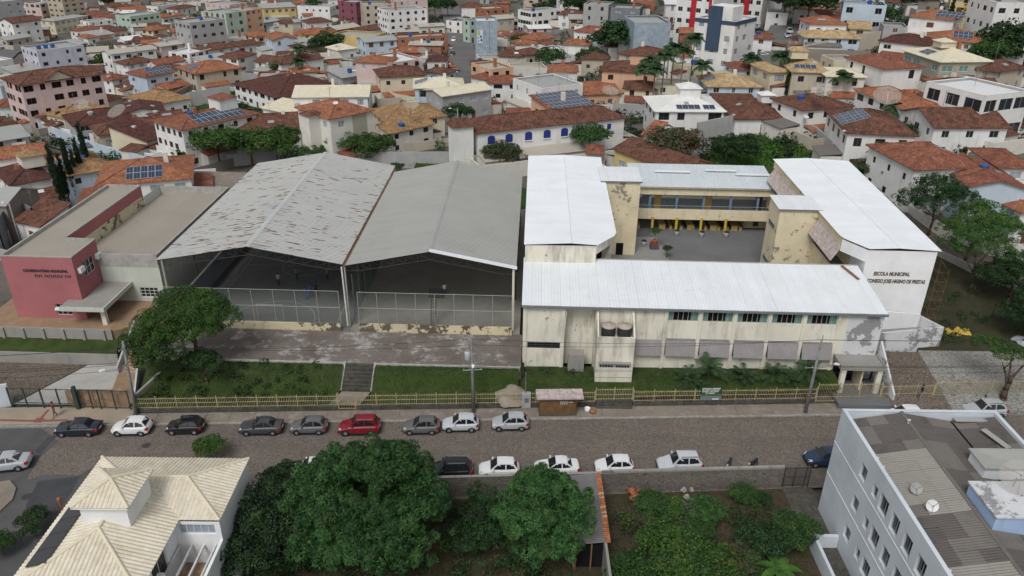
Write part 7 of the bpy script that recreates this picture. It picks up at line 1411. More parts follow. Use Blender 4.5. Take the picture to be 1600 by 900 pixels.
H((800, 58), (836, 56), 9, 4, 'hip', 't_red', 'w_beige', 'red roofed house with a roof panel left of the long white block'); H((838, 63), (869, 58), 8, 4, 'hip', 't_orange', 'w_offwhite', 'orange roofed house below the tin roofed store'); H((812, 70), (840, 68), 7, 4, 'hip', 't_orange', 'w_white', 'small orange hip roof above the low white house'); H((826, 45), (863, 44), 9, 4.5, 'gx', 'm_white', 'w_pink', 'pink store with a white sheet roof', .15); H((822, 86), (856, 82), 7, 4, 'hip', 't_brown', 'w_beige', 'small brown roofed house among shrubs'); H((881, 149), (972, 146), 7, 3.5, 'shed', 't_orange', 'w_peach', 'long low orange roof behind the full solar roof', .2); H((862, 98), (906, 96), 8, 3, 'shed', 'm_grey', 'w_offwhite', 'grey sheet roof in the gap below the white flat house', .08); H((800, 108), (855, 107), 8, 3.5, 'flat', 'm_beige', 'w_offwhite', 'low beige terrace left of the flat grey roof'); H((800, 33), (824, 31), 9, 5, 'flat', 'm_grey', 'w_beige', 'beige concrete house left of the long white block'); H((985, 30), (1046, 32), 8, 5, 'flat', 'm_grey', 'w_beige', 'low beige building behind the cinema like block'); H((965, 40), (1000, 42), 8, 5, 'flat', 'm_grey', 'w_olive', 'greenish low house left of the cinema like block'); H((870, 22), (912, 24), 8, 5, 'hip', 't_brown', 'w_white', 'brown roofed white house below the grey balconied block'); H((875, 3), (910, 3), 9, 6, 'flat', 'm_grey', 'w_white', 'white house at the top edge, left of the grey balconied block'); H((955, 12), (1000, 14), 10, 8, 'flat', 'm_grey', 'w_dgrey', 'dark glazed block at the top edge left of the striped tower', st=3, cat='building')
hA = H((1104, 135), (1192, 136), 11, 4.5, 'hip', 't_tan', 'w_paleblue', 'pale house with a cream tan roof behind the palms', .3); solar(hA, .8, 3.7, 2, 2, 4.5, .3, 'solar panels on the cream tan roof behind the palms', axis='x'); H((1147, 109), (1197, 109), 8, 4.5, 'hip', 't_red', 'w_paleblue', 'pale blue house with a red brown roof at the street corner', .28)
hA = H((1147, 186), (1244, 186), 14, 3.4, 'hip', 't_brown', 'w_white', 'white house with a broad brown roof and white lantern', .34); turret(hA, 6.5, 5.5, 3.2, 5.0, 6.5, 'w_white', 't_white'); H((1075, 104), (1110, 98), 5, 4, 'flat', 'm_beige', 'w_cream', 'cream garden building among the palms')
# ---- upper right quarter
H((1264, 37), (1327, 38), 9, 6.5, 'hip', 't_orange', 'w_white', 'white house with an orange cap roof above a tan one', .3); H((1255, 58), (1348, 61), 8, 4.5, 'hip', 't_tan', 'w_paleblue', 'pale house with a weathered tan roof beside the tree lined street', .32); H((1285, 28), (1354, 28), 7, 3.5, 'shed', 't_red', 'w_white', 'long red roof below the pale blue building', .2); H((1318, 6), (1386, 9), 9, 7, 'flat', 'm_grey', 'w_paleblue', 'pale blue building at the top edge', cat='building'); H((1285, 8), (1318, 10), 7, 4, 'hip', 't_orange', 'w_cream', 'orange roofed house left of the pale blue building at the top'); H((1386, 3), (1410, 4), 8, 5, 'hip', 't_brown', 'w_paleblue', 'brown roofed house right of the pale blue building at the top')
hA = H((1418, 25), (1493, 32), 10, 7, 'hip', 't_orange', 'w_white', 'white gabled house with an orange roof and dark solar band', .3); solar(hA, 6, 1.0, 6, 2, 7, .3, 'dark solar band on the white gabled house'); H((1517, -6), (1558, 4), 10, 11, 'flat', 'm_grey', 'w_white', 'white three storey block with arched windows at upper right', st=3, cat='apartment block', frame='frame_dark'); H((1485, 4), (1518, 6), 9, 7, 'flat', 'm_grey', 'w_yellow', 'pale yellow block left of the white three storey block', cat='building'); H((1556, 8), (1608, 10), 10, 9, 'flat', 't_tan', 'w_beige', 'beige terraced block at the upper right corner', st=3, cat='building')
H((1530, 41), (1590, 51), 10, 5, 'hip', 't_red', 'w_white', 'white house with a red roof below the terraced block', .3); H((1372, 63), (1453, 72), 10, 5.5, 'hip', 't_dark', 'w_white', 'white house with a dark brown roof', .3); hA = H((1447, 61), (1553, 69), 11, 5, 'hip', 't_orange', 'w_offwhite', 'house with a wide orange roof and a stepped solar group', .3); solar(hA, 5.5, 1.6, 4, 2, 5, .3, 'stepped solar group on the wide orange roof')
hA = H((1469, 97), (1553, 96), 14, 6.5, 'hip', 't_creamflat', 'w_olive', 'olive walled house with green glazing and a cream roof', .3, glass='glass_green', ww=2.0); turret(hA, 3.2, 5.6, 3.6, 8.2, 9.4, 'w_cream', 't_creamflat'); solar(hA, 1.0, 6, 2, 2, 6.5, .3, 'small grey panel pair on the cream roof', axis='x')
H((1381, 108), (1447, 105), 13, 7, 'hip', 't_red', 'w_white', 'white two storey house with a red hip roof and tall windows', .3, frame='frame_dark', wh=1.7); hA = H((1236, 112), (1302, 114), 14, 6.5, 'hip', 't_tan', 'w_beige', 'beige house with a tan hip roof and turret', .3, frame='frame_wood'); turret(hA, .8, 6, 4.0, 8, 9.6, 'w_cream', 't_tan'); solar(hA, 1.0, 1.4, 4, 1, 6.5, .3, 'solar strip on the tan hip roof with turret', 1.1, 1.6); H((1290, 119), (1357, 121), 9, 6, 'hip', 't_creamflat', 'w_offwhite', 'cream porch roof joined to the tan roofed house', .2); H((1203, 113), (1238, 112), 10, 6, 'hip', 't_tan', 'w_cream', 'left part of the tan roofed house beside the palms', .25)
H((1255, 173), (1336, 166), 10, 5.5, 'hip', 't_brown', 'w_white', 'white house with a dark red roof and a mesh dish', .32, frame='frame_dark')
hA = H((1322, 208), (1437, 213), 15, 7, 'hip', 't_brown', 'w_white', 'white house with a blue solar field on its brown roof', .34, frame='frame_wood', wh=1.4); solar(hA, .3, 4.4, 4, 4, 7.0, .34, 'blue solar field on the brown roof', 1.1, 1.5, axis='x')
for x in (2.0, 5.6): ar = MB(); pts = [(0, 0), (2.2, 0), (2.2, 1.7)] + [(1.1 + 1.1 * math.cos(q), 1.7 + .7 * math.sin(q)) for q in np.linspace(.3, 2.84, 6)] + [(0, 1.7)]; ar.extrude(pts, 1, -.03, .02); ar.build('garage_arch', 'void_dark', hA[0], (x, .44, 0))
H((1333, 139), (1424, 176), 9, 5.5, 'hip', 't_orange', 'w_white', 'white house with a long orange brown roof on a slant', .32); H((1425, 172), (1460, 196), 8, 5.5, 'gy', 't_brown', 'w_white', 'white gabled wing at the left end of the long brown roof', .3); H((1459, 200), (1582, 200), 12, 5.5, 'gx', 't_brown', 'w_white', 'white house with a long plain brown gable roof', .32, frame='frame_grey'); H((1452, 126), (1500, 150), 9, 5, 'gy', 't_brown', 'w_white', 'white gabled house with arched windows and a brown roof', .3); H((1492, 137), (1530, 134), 8, 4.5, 'hip', 't_orange', 'w_grey', 'small orange roof beside the modern white house', .25)
hA = H((1540, 150), (1612, 142), 12, 9, 'flat', 'm_white', 'w_white', 'modern white box house at the right edge', ww=2.6, wh=2.0, frame='frame_grey', st=2); H((1527, 178), (1560, 174), 8, 6, 'flat', 'm_grey', 'w_grey', 'grey concrete box in front of the modern white house'); H((1555, 113), (1608, 106), 8, 4.5, 'hip', 't_brown', 'w_beige', 'brown roofed house at the right edge above the modern one'); H((1390, 132), (1440, 128), 5, 3.5, 'flat', 'm_white', 'w_white', 'low white garage row below the red hip roof')
# ---- right edge, near
hA = H((1511, 292), (1612, 296), 13, 7, 'gy', 't_red', 'w_paleblue', 'grey blue gabled house with a red clay roof at the right edge', .26, nwin=0, nosides=True); H((1428, 266), (1540, 262), 13, 7, 'hip', 't_red', 'w_white', 'white house with a broad red clay roof behind the gabled one', .34); H((1560, 262), (1625, 264), 10, 6, 'hip', 't_red', 'w_white', 'red clay roof cut by the right edge', .3); H((1596, 333), (1640, 330), 8, 5, 'hip', 't_orange', 'w_white', 'small orange roof corner at the right edge', .3)
# ---- left edge, near
hA = H((14, 291), (85, 277), 11, 6, 'hip', 't_dark', 'w_white', 'white house with a dark roof and an orange capped turret', .36); turret(hA, 3.2, 4.0, 4.0, 7.0, 9.0, 'w_offwhite', 't_ochre'); H((15, 319), (92, 306), 4, 3.5, 'shed', 't_brown', 'w_white', 'long brown verandah roof below the dark roof', .3, wh=1.4); H((18, 345), (62, 355), 6, 3.5, 'shed', 't_brown', 'w_white', 'brown tiled lean-to beside the red hall', .3)
hA = H((98, 277), (178, 262), 12, 5.5, 'hip', 't_ochre', 'w_paleblue', 'pale blue house with a yellow ochre roof behind the cypresses', .36); solar(hA, .4, 3.2, 3, 3, 5.5, .36, 'solar panels at the left end of the yellow ochre roof', axis='x'); solar(hA, 3.2, 6.6, 4, 2, 7.2, .06, 'raised solar panels on top of the yellow ochre roof')
hA = H((146, 292), (302, 278), 13, 5.5, 'hip', 't_orange', 'w_white', 'house with a wide bright orange roof behind the red hall', .3); solar(hA, 4.6, .9, 5, 2, 5.5, .30, 'blue solar field on the wide bright orange roof', 1.05, 1.7)
H((-8, 250), (76, 240), 8, 5, 'gx', 't_orange', 'w_white', 'orange gabled house at the left edge', .3); H((58, 262), (106, 254), 7, 5, 'hip', 't_dark', 'w_white', 'dark brown roof behind the orange gabled house', .3); H((-14, 228), (40, 222), 7, 3.5, 'flat', 'm_white', 'w_offwhite', 'pale low roof at the left edge above the orange gable'); H((-20, 320), (9, 322), 8, 6, 'gx', 'm_grey', 'w_stone', 'dark stone gable at the left edge', .4, nwin=0)
H((-5, 168), (32, 164), 8, 4, 'hip', 't_red', 'w_white', 'red roofs at the left edge beside the pink block'); H((-5, 196), (28, 190), 7, 4, 'hip', 't_brown', 'w_yellow', 'brown roofed yellow house at the left edge'); H((0, 135), (28, 128), 9, 5, 'flat', 'm_grey', 'w_paleblue', 'pale flat house at the left edge behind the pink block'); H((-5, 96), (20, 92), 8, 4, 'flat', 'm_white', 'w_white', 'white shed at the left edge beside the street')
# small ones around the school
hA = H((915, 240), (945, 241), 5, 3.2, 'hip', 't_red', 'w_paleblue', 'little blue playhouse with a red roof behind the left wing', .35); hA = H((955, 232), (1062, 272), 9, 4.2, 'gx', 't_brown', 'w_yellow', 'long brown tiled kindergarten roof on a slant behind the rear wing', .32)
H((1000, 210), (1022, 214), 6, 3.5, 'shed', 't_orange', 'w_offwhite', 'orange awning at the right end of the blue shuttered house', .25)
# filler sheds and roofs that close the far gaps
FILL = [(146, 46, 'hip', 't_red', 'w_white'), (272, 25, 'hip', 't_orange', 'w_offwhite'), (262, 8, 'flat', 'm_grey', 'w_white'), (292, 12, 'hip', 't_brown', 'w_offwhite'), (228, 62, 'hip', 't_brown', 'w_white'), (118, 70, 'shed', 'm_grey', 'w_beige'), (222, 98, 'hip', 't_brown', 'w_white'), (268, 98, 'gx', 't_red', 'w_offwhite'), (345, 95, 'shed', 'm_grey', 'w_white'), (392, 70, 'gx', 't_brown', 'w_white'), (500, 68, 'shed', 'm_grey', 'w_beige'), (545, 44, 'gx', 'm_beige', 'w_brick'), (592, 45, 'hip', 't_brown', 'w_beige'), (640, 82, 'hip', 't_orange', 'w_brick'), (770, 72, 'shed', 'm_beige', 'w_offwhite'), (800, 88, 'hip', 't_brown', 'w_beige'), (790, 130, 'hip', 't_red', 'w_white'), (905, 30, 'gx', 'm_grey', 'w_beige'), (930, 92, 'hip', 't_brown', 'w_beige'), (880, 112, 'hip', 't_orange', 'w_white'), (1000, 140, 'hip', 't_brown', 'w_cream'), (985, 66, 'shed', 'm_grey', 'w_grey'), (1215, 20, 'flat', 'm_grey', 'w_white'), (1190, 60, 'hip', 't_red', 'w_white'), (1255, 14, 'hip', 't_orange', 'w_white'), (1400, 42, 'flat', 'm_grey', 'w_grey'), (1345, 45, 'shed', 't_tan', 'w_cream'), (1465, 46, 'flat', 'm_grey', 'w_beige'), (1585, 82, 'hip', 't_brown', 'w_white'), (1500, 115, 'shed', 'm_grey', 'w_grey'), (45, 110, 'shed', 'm_grey', 'w_grey'), (30, 60, 'gx', 'm_grey', 'w_beige'), (60, 150, 'hip', 't_brown', 'w_offwhite'), (14, 218, 'shed', 'm_grey', 'w_grey'), (560, 118, 'shed', 'm_grey', 'w_grey'), (480, 128, 'flat', 'm_grey', 'w_grey'), (820, 185, 'hip', 't_red', 'w_cream'), (1050, 135, 'flat', 'm_beige', 'w_cream')]
LM = {'t_red': 'red tiled', 't_orange': 'orange tiled', 't_brown': 'brown tiled', 't_tan': 'tan tiled', 'm_grey': 'grey sheet', 'm_beige': 'beige sheet', 'm_white': 'white sheet'}
NEARBY = ['right of the brighter red cottage', 'left of the pink tower', 'at the top edge above the mint block', 'in front of the pink tower base', 'right of the small orange capped cream house', 'below the white three storey block', 'left of the broad orange hip roof', 'behind the pale blue solar house', 'above the broad orange hip roof', 'below the low flat roofed house', 'right of the dark roofed cottage', 'above the yellow flat roofed block', 'below the low white shop', 'between the pink flat roof and the brick building', 'below the logo block', 'left of the small brown roof among shrubs', 'at the near end of the central street', 'above the red tiered house', 'left of the turreted orange house', 'below the grey sheet roof', 'left of the palm group', 'below the cinema like block', 'at the head of the tree lined street', 'behind the navy trimmed block', 'at the top edge beside the big street trees', 'above the dark brown roof', 'right of the weathered tan roof', 'below the dark solar band', 'right of the olive walled house', 'below the olive walled house', 'left of the lavender block', 'beside the upper left street', 'in front of the pink block windows', 'at the left edge above the street', 'left of the pink balconies', 'behind the cream hall', 'behind the blue shuttered house', 'behind the palm group']
for (u, v, k, rm, wm), nb in zip(FILL, NEARBY):
    s = 15 + v * .09; sl2 = -.16 if u < 600 else (.02 if u < 1000 else .05)
    H((u - s, v - sl2 * s), (u + s, v + sl2 * s), 8, random.choice((3.5, 4, 4.5)), k, rm, wm, '%s roofed house %s' % (LM[rm], nb), {'flat': 0, 'shed': .12}.get(k, .28))
# ================================================================ walls in the town
def townwall(px, h, mat, label, th=.25):
    pts = [PG(*q) for q in px]; mb = MB()
    for a, b in zip(pts, pts[1:]):
        n = 4
        for i in range(n):
            p, q = a.lerp(b, i / n), a.lerp(b, (i + 1) / n); zp, zq = G(p.x, p.y), G(q.x, q.y); o = Vector((-(q.y - p.y), q.x - p.x, 0)).normalized() * th; f = lambda v, z: (v.x, v.y, z)
            mb.quad(f(p, zp - 1), f(q, zq - 1), f(q, zq + h), f(p, zp + h)); mb.quad(f(q + o, zq - 1), f(p + o, zp - 1), f(p + o, zp + h), f(q + o, zq + h)); mb.quad(f(p, zp + h), f(q, zq + h), f(q + o, zq + h), f(p + o, zp + h))
    return tag(mb.build('garden_wall', mat), label, 'wall')
townwall([(560, 262), (700, 262), (820, 245), (892, 232)], 3.0, 'w_grey', 'long grey wall between the rear garden and the blue shuttered house'); townwall([(1085, 238), (1140, 226)], 5.5, 'w_grey', 'tall grey retaining wall under the white bungalow'); townwall([(300, 168), (362, 158)], 4, 'w_grey', 'grey wall around the bright grassy plot'); townwall([(238, 186), (300, 150), (368, 134)], 3.2, 'w_stone', 'brown wall along the top of the grassy plot')
townwall([(1243, 100), (1310, 84), (1372, 74)], 4, 'w_beige', 'beige panelled wall climbing behind the tan hip roof'); townwall([(1405, 118), (1465, 128), (1545, 122)], 3, 'w_stone', 'brown wall behind the white gabled house'); townwall([(1232, 208), (1268, 222), (1312, 262)], 3, 'w_grey', 'grey wall along the right side of the empty lot'); townwall([(985, 168), (1030, 140)], 3, 'w_peach', 'peach wall beside the palm group'); townwall([(1378, 318), (1425, 352), (1470, 378), (1560, 402), (1650, 425)], 2.4, 'w_offwhite', 'white garden wall with a tiled top along the side street'); townwall([(60, 205), (100, 222), (160, 245), (240, 268)], 2.6, 'w_paleblue', 'pale wall along the street at left'); townwall([(0, 190), (50, 196), (95, 212)], 3, 'w_mint', 'pale green street wall below the pink block'); townwall([(100, 218), (150, 228), (200, 245)], 2.6, 'w_white', 'white street wall with gates below the long brown roof'); townwall([(230, 268), (290, 288), (340, 284)], 2.5, 'w_white', 'white wall below the solar house'); townwall([(398, 112), (500, 142)], 3.2, 'w_grey', 'grey wall behind the dark red roof'); townwall([(575, 150), (620, 166), (650, 172)], 3.0, 'w_cream', 'cream wall with garage doors below the brown balcony house'); townwall([(600, 225), (690, 212), (728, 205)], 2.5, 'w_offwhite', 'streaked cream wall below the ochre lean-to'); townwall([(1290, 130), (1345, 128), (1400, 128)], 2.6, 'w_white', 'white wall with a gate below the cream porch roof'); townwall([(1462, 408), (1520, 436), (1580, 464), (1650, 500)], 1.6, 'old_concrete', 'mossy wall between the side street and the shady garden'); townwall([(1330, 252), (1380, 290), (1440, 300)], 2, 'w_offwhite', 'low pale wall below the arched garage'); townwall([(10, 395), (30, 352), (60, 372)], 5, 'w_dgrey', 'dark grey wall beside the red hall roof')
# ================================================================ dishes, tanks
def roofpt(u, v, h): p = PG(u, v, h); return (p.x, p.y, p.z + h)
for u, v, h, r, lab in ((188, 192, 6, 2.0, 'huge mesh dish on the broad dark brown roof'), (130, 178, 5, 1.7, 'mesh dish on the ochre roof before the pink block'), (642, 178, 7, 1.6, 'mesh dish on the broad ochre roof'), (1282, 160, 7, 1.7, 'mesh dish on the dark red roof'), (1380, 175, 8, 2.2, 'largest mesh dish of the right, above the blue solar field'), (952, 160, 5, 1.8, 'mesh dish in the yard right of the full solar roof'), (424, 56, 7, 1.4, 'mesh dish on the orange hip roof at upper middle'), (660, 90, 8, 1.4, 'white dish behind the pink flat roof'), (662, 103, 8, 1.4, 'mesh dish on the brown balcony house'), (525, 168, 11, .5, 'small white dish on the terracotta hip roof'), (1258, 190, 4, .5, 'small white dish at the corner of the empty lot')):
    dish(roofpt(u, v, h), r, R(-90 + random.uniform(-30, 30)), random.uniform(45, 70), lab, 'dish_mesh' if r > 1 else 'm_white', group='satellite dishes in the town')
# ================================================================ vegetation of the town
random.seed(3)
TR = [(345, 264, 5.4, 5.4, 'fresh', 'broad bright tree left behind the rusty hall roof', 1), (435, 260, 5.0, 4.8, 'fresh', 'bright tree behind the ridge of the rusty hall roof', 1), (395, 258, 4.8, 4.2, 'mid', 'leafy tree between the two bright trees behind the hall', 1), (545, 254, 4.4, 3.8, 'mid', 'round tree at the right end of the rusty roof', 1), (585, 258, 4.0, 3.8, 'fresh', 'light green tree beside the long grey wall', 1), (495, 262, 3.2, 2.6, 'fresh', 'low bright tree above the rusty roof edge', 1), (785, 268, 3.6, 3.4, 'olive', 'thin pale tree before the blue shutters', 1), (815, 268, 1.6, 1.8, 'dark', 'dark bush beside the thin pale tree', 1), (920, 246, 4.2, 3.6, 'mid', 'tree with dark leaves before the right end of the long white house', 1), (1050, 262, 4.6, 4.6, 'dry', 'brownish half bare tree over the kindergarten roof', 1), (1150, 266, 4.2, 3.4, 'dark', 'dark tree at the left of the empty lot', 1), (1130, 245, 2.4, 2.4, 'dark', 'dark bush under the tall grey wall', 1), (1240, 236, .8, 1.1, 'mid', 'rounded bush in the tall grass', 1), (1278, 248, .9, 1.3, 'mid', 'bush at the right edge of the empty lot', 1), (1345, 300, 4.0, 2.8, 'olive', 'palm like tree behind the right wing roof', 1), (717, 205, 4.4, 2.9, 'dark', 'dense dark tree left of the white turret', 1), (512, 92, 5.0, 4.2, 'dark', 'big round tree in the upper middle', 0), (960, 92, 5.0, 5.2, 'dark', 'large round tree beside the beige house', 0), (922, 108, 3.2, 3.0, 'dark', 'round dark tree left of the turreted house', 0), (860, 112, 3.5, 3.2, 'mid', 'green tree right of the flat grey roof corner', 0), (1222, 42, 7, 5.0, 'dark', 'tall street tree at upper right, left one', 0), (1258, 48, 7, 5.0, 'dark', 'tall street tree at upper right, right one', 0), (1380, 44, 3.5, 3.2, 'dark', 'tree right of the rooftop car park', 0), (1435, 58, 3, 3.0, 'dark', 'tree below the dark solar band', 0), (1580, 100, 5, 5.0, 'dark', 'big dark tree mass at the right edge', 0), (1545, 110, 3.5, 3.6, 'mid', 'green tree right of the olive walled house', 0), (1505, 88, 3, 2.6, 'mid', 'bushy tree above the cream roof', 0), (1405, 236, 3.6, 2.6, 'dark', 'clipped dark tree before the long brown gable', 1), (470, 112, 3, 3.0, 'mid', 'tree behind the cream hall', 0), (440, 122, 3, 2.6, 'mid', 'green tree left of the cream hall ridge', 0), (205, 108, 3, 3.0, 'dark', 'dark tree behind the pale blue solar house', 0), (168, 108, 3, 2.6, 'mid', 'tree right of the lavender block', 0), (222, 46, 3, 3.5, 'mid', 'hedge like tree below the mint block', 0), (130, 45, 4, 3, 'dark', 'tree behind the low cream block', 0), (172, 15, 4, 3.2, 'dark', 'dark tree at the top left, beside a brown roof', 0), (490, 30, 5, 4.0, 'dark', 'dark tree group left of the maroon tower', 0), (550, 36, 5, 4.0, 'dark', 'dark tree in front of the beige grey tower', 0), (680, 30, 6, 4.2, 'dark', 'tall dark tree right of the white four storey block', 0), (700, 28, 5, 3.6, 'dark', 'second dark tree right of the white four storey block', 0), (730, 45, 3, 2.0, 'dark', 'street tree on the central street', 0), (655, 80, 3, 2.6, 'mid', 'small tree before the brick building', 0), (905, 35, 5, 4.4, 'dark', 'dark tree below the grey balconied block', 0), (960, 34, 5, 4.2, 'dark', 'dark tree left of the dark glazed block', 0), (812, 78, 3, 2.4, 'mid', 'small tree at the end of the red roofs', 0), (1025, 78, 3, 2.4, 'mid', 'tree below the cinema like block', 0), (1170, 75, 3.5, 2.0, 'dark', 'conical dark tree before the navy block', 0), (600, 12, 5, 3.6, 'dark', 'tree at the top edge before the pink maroon block', 0), (790, 5, 5, 4.2, 'dark', 'tree at the top edge right of the brick house', 0), (848, 30, 4, 3, 'dark', 'tree below the long white block', 0), (265, 150, 2.5, 2.2, 'dark', 'bush at the corner of the grassy plot', 0), (100, 188, 3, 2.4, 'dark', 'dark garden tree before the ochre roof', 0), (410, 150, 2.5, 2, 'mid', 'shrub beside the arched white house', 0), (245, 296, 1.8, 2.0, 'dark', 'dark bush behind the pale green annex', 1), (275, 290, 1.2, 1.5, 'mid', 'low bush right of the dark one behind the annex', 1), (310, 285, 1.2, 1.5, 'mid', 'bush at the corner of the wide orange roof', 1), (620, 270, 1.2, 1.3, 'mid', 'small bush at the end of the valley gutter', 1), (1420, 20, 4, 4, 'dark', 'dark trees behind the white gabled house', 0), (1000, 60, 3, 2.6, 'dark', 'shrub at the foot of the grey cinema block', 0), (870, 22, 4, 3.0, 'dark', 'tree between the long white block and brown roof', 0), (1365, 330, 2.5, 2.4, 'dark', 'dark shrub at the start of the white garden wall', 1)]
for u, v, h, r, k, lab, nr in TR: tree(PG(u, v), h * (1.0 if nr else 1.2), r * (1.12 if nr else 1.5), k, lab, 'trees of the town', bool(nr))
# street trees on the right side street (individual crowns)
def street_tree(u, v, z, h, rad, k, lab, lean=(0, 0), limbs=3, nc=330):
    p = PG(u, v); lb = [(lean[0] + rad * .55 * math.cos(q), lean[1] + rad * .5 * math.sin(q), h + rad * .22 * math.sin(q * 1.7), rad * .62, rad * .58, rad * .36) for q in np.linspace(0, 5.2, 5)] + [(lean[0], lean[1], h + rad * .3, rad * .6, rad * .6, rad * .4)]
    hero('street_tree', lab, p, h * .7, .2, [(l[0], l[1], l[2]) for l in lb[:limbs + 1]], lb, nc, 75, .5, .19, k, .5, .2, lean=(lean[0] * .6, lean[1] * .6))
street_tree(1448, 378, 0, 6.4, 5.0, 'dark', 'tall street tree before the red clay roof'); street_tree(1502, 418, 0, 6.0, 4.6, 'fresh', 'bright street tree in front of the grey blue gable', (1.0, 0), nc=360); street_tree(1512, 472, 0, 7.4, 4.2, 'mid', 'slim forked tree in the shady garden', (0, 1.0), nc=150); street_tree(1570, 484, 0, 5.0, 3.8, 'dark', 'dark small leaved tree near the right edge'); street_tree(1598, 545, 0, 5.0, 3.4, 'dark', 'dark tree at the right edge beside the parked car')
random.seed(41); ct = thing('cut_tree', 'lopped tree with a thick dark trunk on the pavement by the yellow fence', 'tree', P(1563, 632, .15)); trunk_mb(3.4, .34, [(1.8, .5, 5.2), (-.9, .6, 4.8), (.2, 1.2, 5.6)], (.3, .2)).build('trunk', 'bark', ct, smooth=True); ob('crown', crown('crown', [(-1.6, 2.2, 6.0, 1.8, 1.4, .6), (-.6, 1.2, 5.4, 1.1, 1.0, .5), (1.6, 1.0, 5.5, 1.0, .9, .5)], 90, 70, .42, .17, *KINDS['fresh'], .5, .2), ct)
# cypresses
random.seed(6)
cyc = crown('crown', [(0, 0, .5 + .1 * k, .10 * (1 - abs(k - .5) / 6), .10 * (1 - abs(k - .5) / 6), .1) for k in range(-4, 5)], 150, 40, .05, .03, ['leaf_cypress', 'leaf_dark'], [.7, .3], .5, -.6)
for i, (u, v, h) in enumerate(((112, 328, 7.0), (122, 322, 8.4), (130, 316, 6.8), (107, 332, 5.6), (138, 312, 8.0), (147, 302, 9.2), (101, 333, 8.6))):
    p = PG(u, v); t = thing('cypress', ['tall narrow cypress, second of the row behind the red hall', 'narrow cypress, third of the row behind the red hall', 'narrow cypress, fourth of the row behind the red hall', 'shortest cypress of the row behind the red hall', 'narrow cypress, second from the right of the row', 'tallest cypress, rightmost of the row', 'leftmost cypress of the row behind the red hall'][i], 'tree', p, i, 'cypresses behind the red hall'); MB().cyl((0, 0, -1), (0, 0, h * .9), .12, .02, 6).build('trunk', 'bark', t); ob('crown', cyc, t, (0, 0, .2), 0, (h * .6, h * .6, h * 1.45))
for u, v, h, lab in ((66, 205, 5.5, 'left dark cone cypress before the pink block'), (98, 208, 5.5, 'right dark cone cypress before the pink block'), (1478, 52, 9, 'tall thin cypress left of the wide orange roof'), (1498, 48, 9, 'tall thin cypress right of its twin at upper right'), (1226, 160, 7, 'thin cypress beside the beige turreted house')):
    p = PG(u, v); t = thing('cypress', lab, 'tree', p, u, 'scattered cypresses'); MB().cyl((0, 0, -1), (0, 0, h * .8), .12, .02, 6).build('trunk', 'bark', t); ob('crown', cyc, t, (0, 0, 0), 0, (h * (1.3 if h < 6 else .7), h * (1.3 if h < 6 else .7), h))
# palms
random.seed(9); pm_ = [palm_mesh(22, 3.3, ('leaf_palm', 'leaf_dark'), 1.0, .9, 13, .10, .34) for _ in range(2)]
PALMS = [(1003, 165, 8, 'palm at the left end of the palm row'), (1018, 172, 9, 'second palm from the left of the palm row'), (1032, 168, 11, 'third palm from the left of the palm row'), (1046, 160, 12, 'tall palm in the middle of the palm row'), (1060, 158, 11, 'palm just right of the middle of the palm row'), (1075, 152, 13, 'tallest palm of the palm row'), (1012, 150, 8, 'palm behind the left end of the palm row'), (1040, 140, 9, 'palm behind the middle of the palm row'), (1092, 160, 8, 'palm at the right end of the palm row'), (1088, 112, 9, 'palm before the long orange roof'), (1168, 140, 7, 'palm beside the tan roof behind the palms'), (1212, 145, 8, 'palm left of the beige turreted house'), (1392, 210, 5, 'palm hidden behind the solar field ridge'), (1545, 215, 7, 'palm before the long brown gable roof'), (472, 118, 8, 'palm behind the brown roofed white house'), (468, 128, 6, 'lower palm beside the palm behind the brown roof'), (283, 58, 7, 'palm left of the bare concrete block'), (742, 62, 5, 'small palm at the foot of the logo block'), (286, 268, 3, 'small palm below the white solar house'), (1310, 165, 6, 'slim palm beside the white house with the dark red roof'), (1368, 290, 6, 'palm by the side street behind the right wing'), (1395, 300, 5, 'second palm by the side street')]
for i, (u, v, h, lab) in enumerate(PALMS):
    p = PG(u, v); t = thing('palm_tree', lab, 'palm', p, i * 1.1, 'palms of the town'); MB().tube([(0, 0, -1), (.1, 0, h * .5), (0, .1, h)], [.17, .14, .11], 7).build('trunk', 'bark_pale', t); ob('fronds', pm_[i % 2], t, (0, .1, h), 0, 1.0)
# rear garden things
for u, v, lab in ((785, 262, 'long pale blue bench on the grass behind the grey hall roof'), (757, 262, 'short pale blue bench left of the long one')):
    t = thing('garden_bench', lab, 'bench', P(u, v, 2.75), R(4)); L = 3.2 if u > 770 else 1.4; MB().box(-L / 2, -.25, .4, L / 2, .25, .5).build('seat', 'bench_blue', t); MB().box(-L / 2, .2, .5, L / 2, .28, .9).build('backrest', 'bench_blue', t)
    for x in (-L / 2 + .1, L / 2 - .2): MB().box(x, -.2, 0, x + .1, .2, .4).build('leg', 'concrete', t)
# small roofs that pack the far gaps between the named houses
fp = [(t.location.x, t.location.y, math.cos(rz), math.sin(rz), w, d) for t, w, d, h, rz in HOUSES]
def inside(x, y, mg=.6):
    for hx, hy, c, s, w, d in fp:
        dx, dy = x - hx, y - hy
        if abs(dx) > 45 or abs(dy) > 45: continue
        a = dx * c + dy * s; b = -dx * s + dy * c
        if -mg < a < w + mg and -mg < b < d + mg: return True
    return False
def road_px(u, v): return (690 < u < 748 and v < 140) or (1190 < u < 1245 and 30 < v < 120) or (u < 60 and v < 130)
def projpx(p):
    q = np.array(p) - CP; D = q @ FW; return 800 + FPX * (q @ RT) / D, 450 + FPX * (q @ DN) / D
random.seed(88); used = set(); named = [(t, projpx(t.matrix_basis @ Vector((w / 2, 0, h)))) for t, w, d, h, rz in HOUSES if len(t['label'].split()) <= 10 and ',' not in t['label']]; made = 0
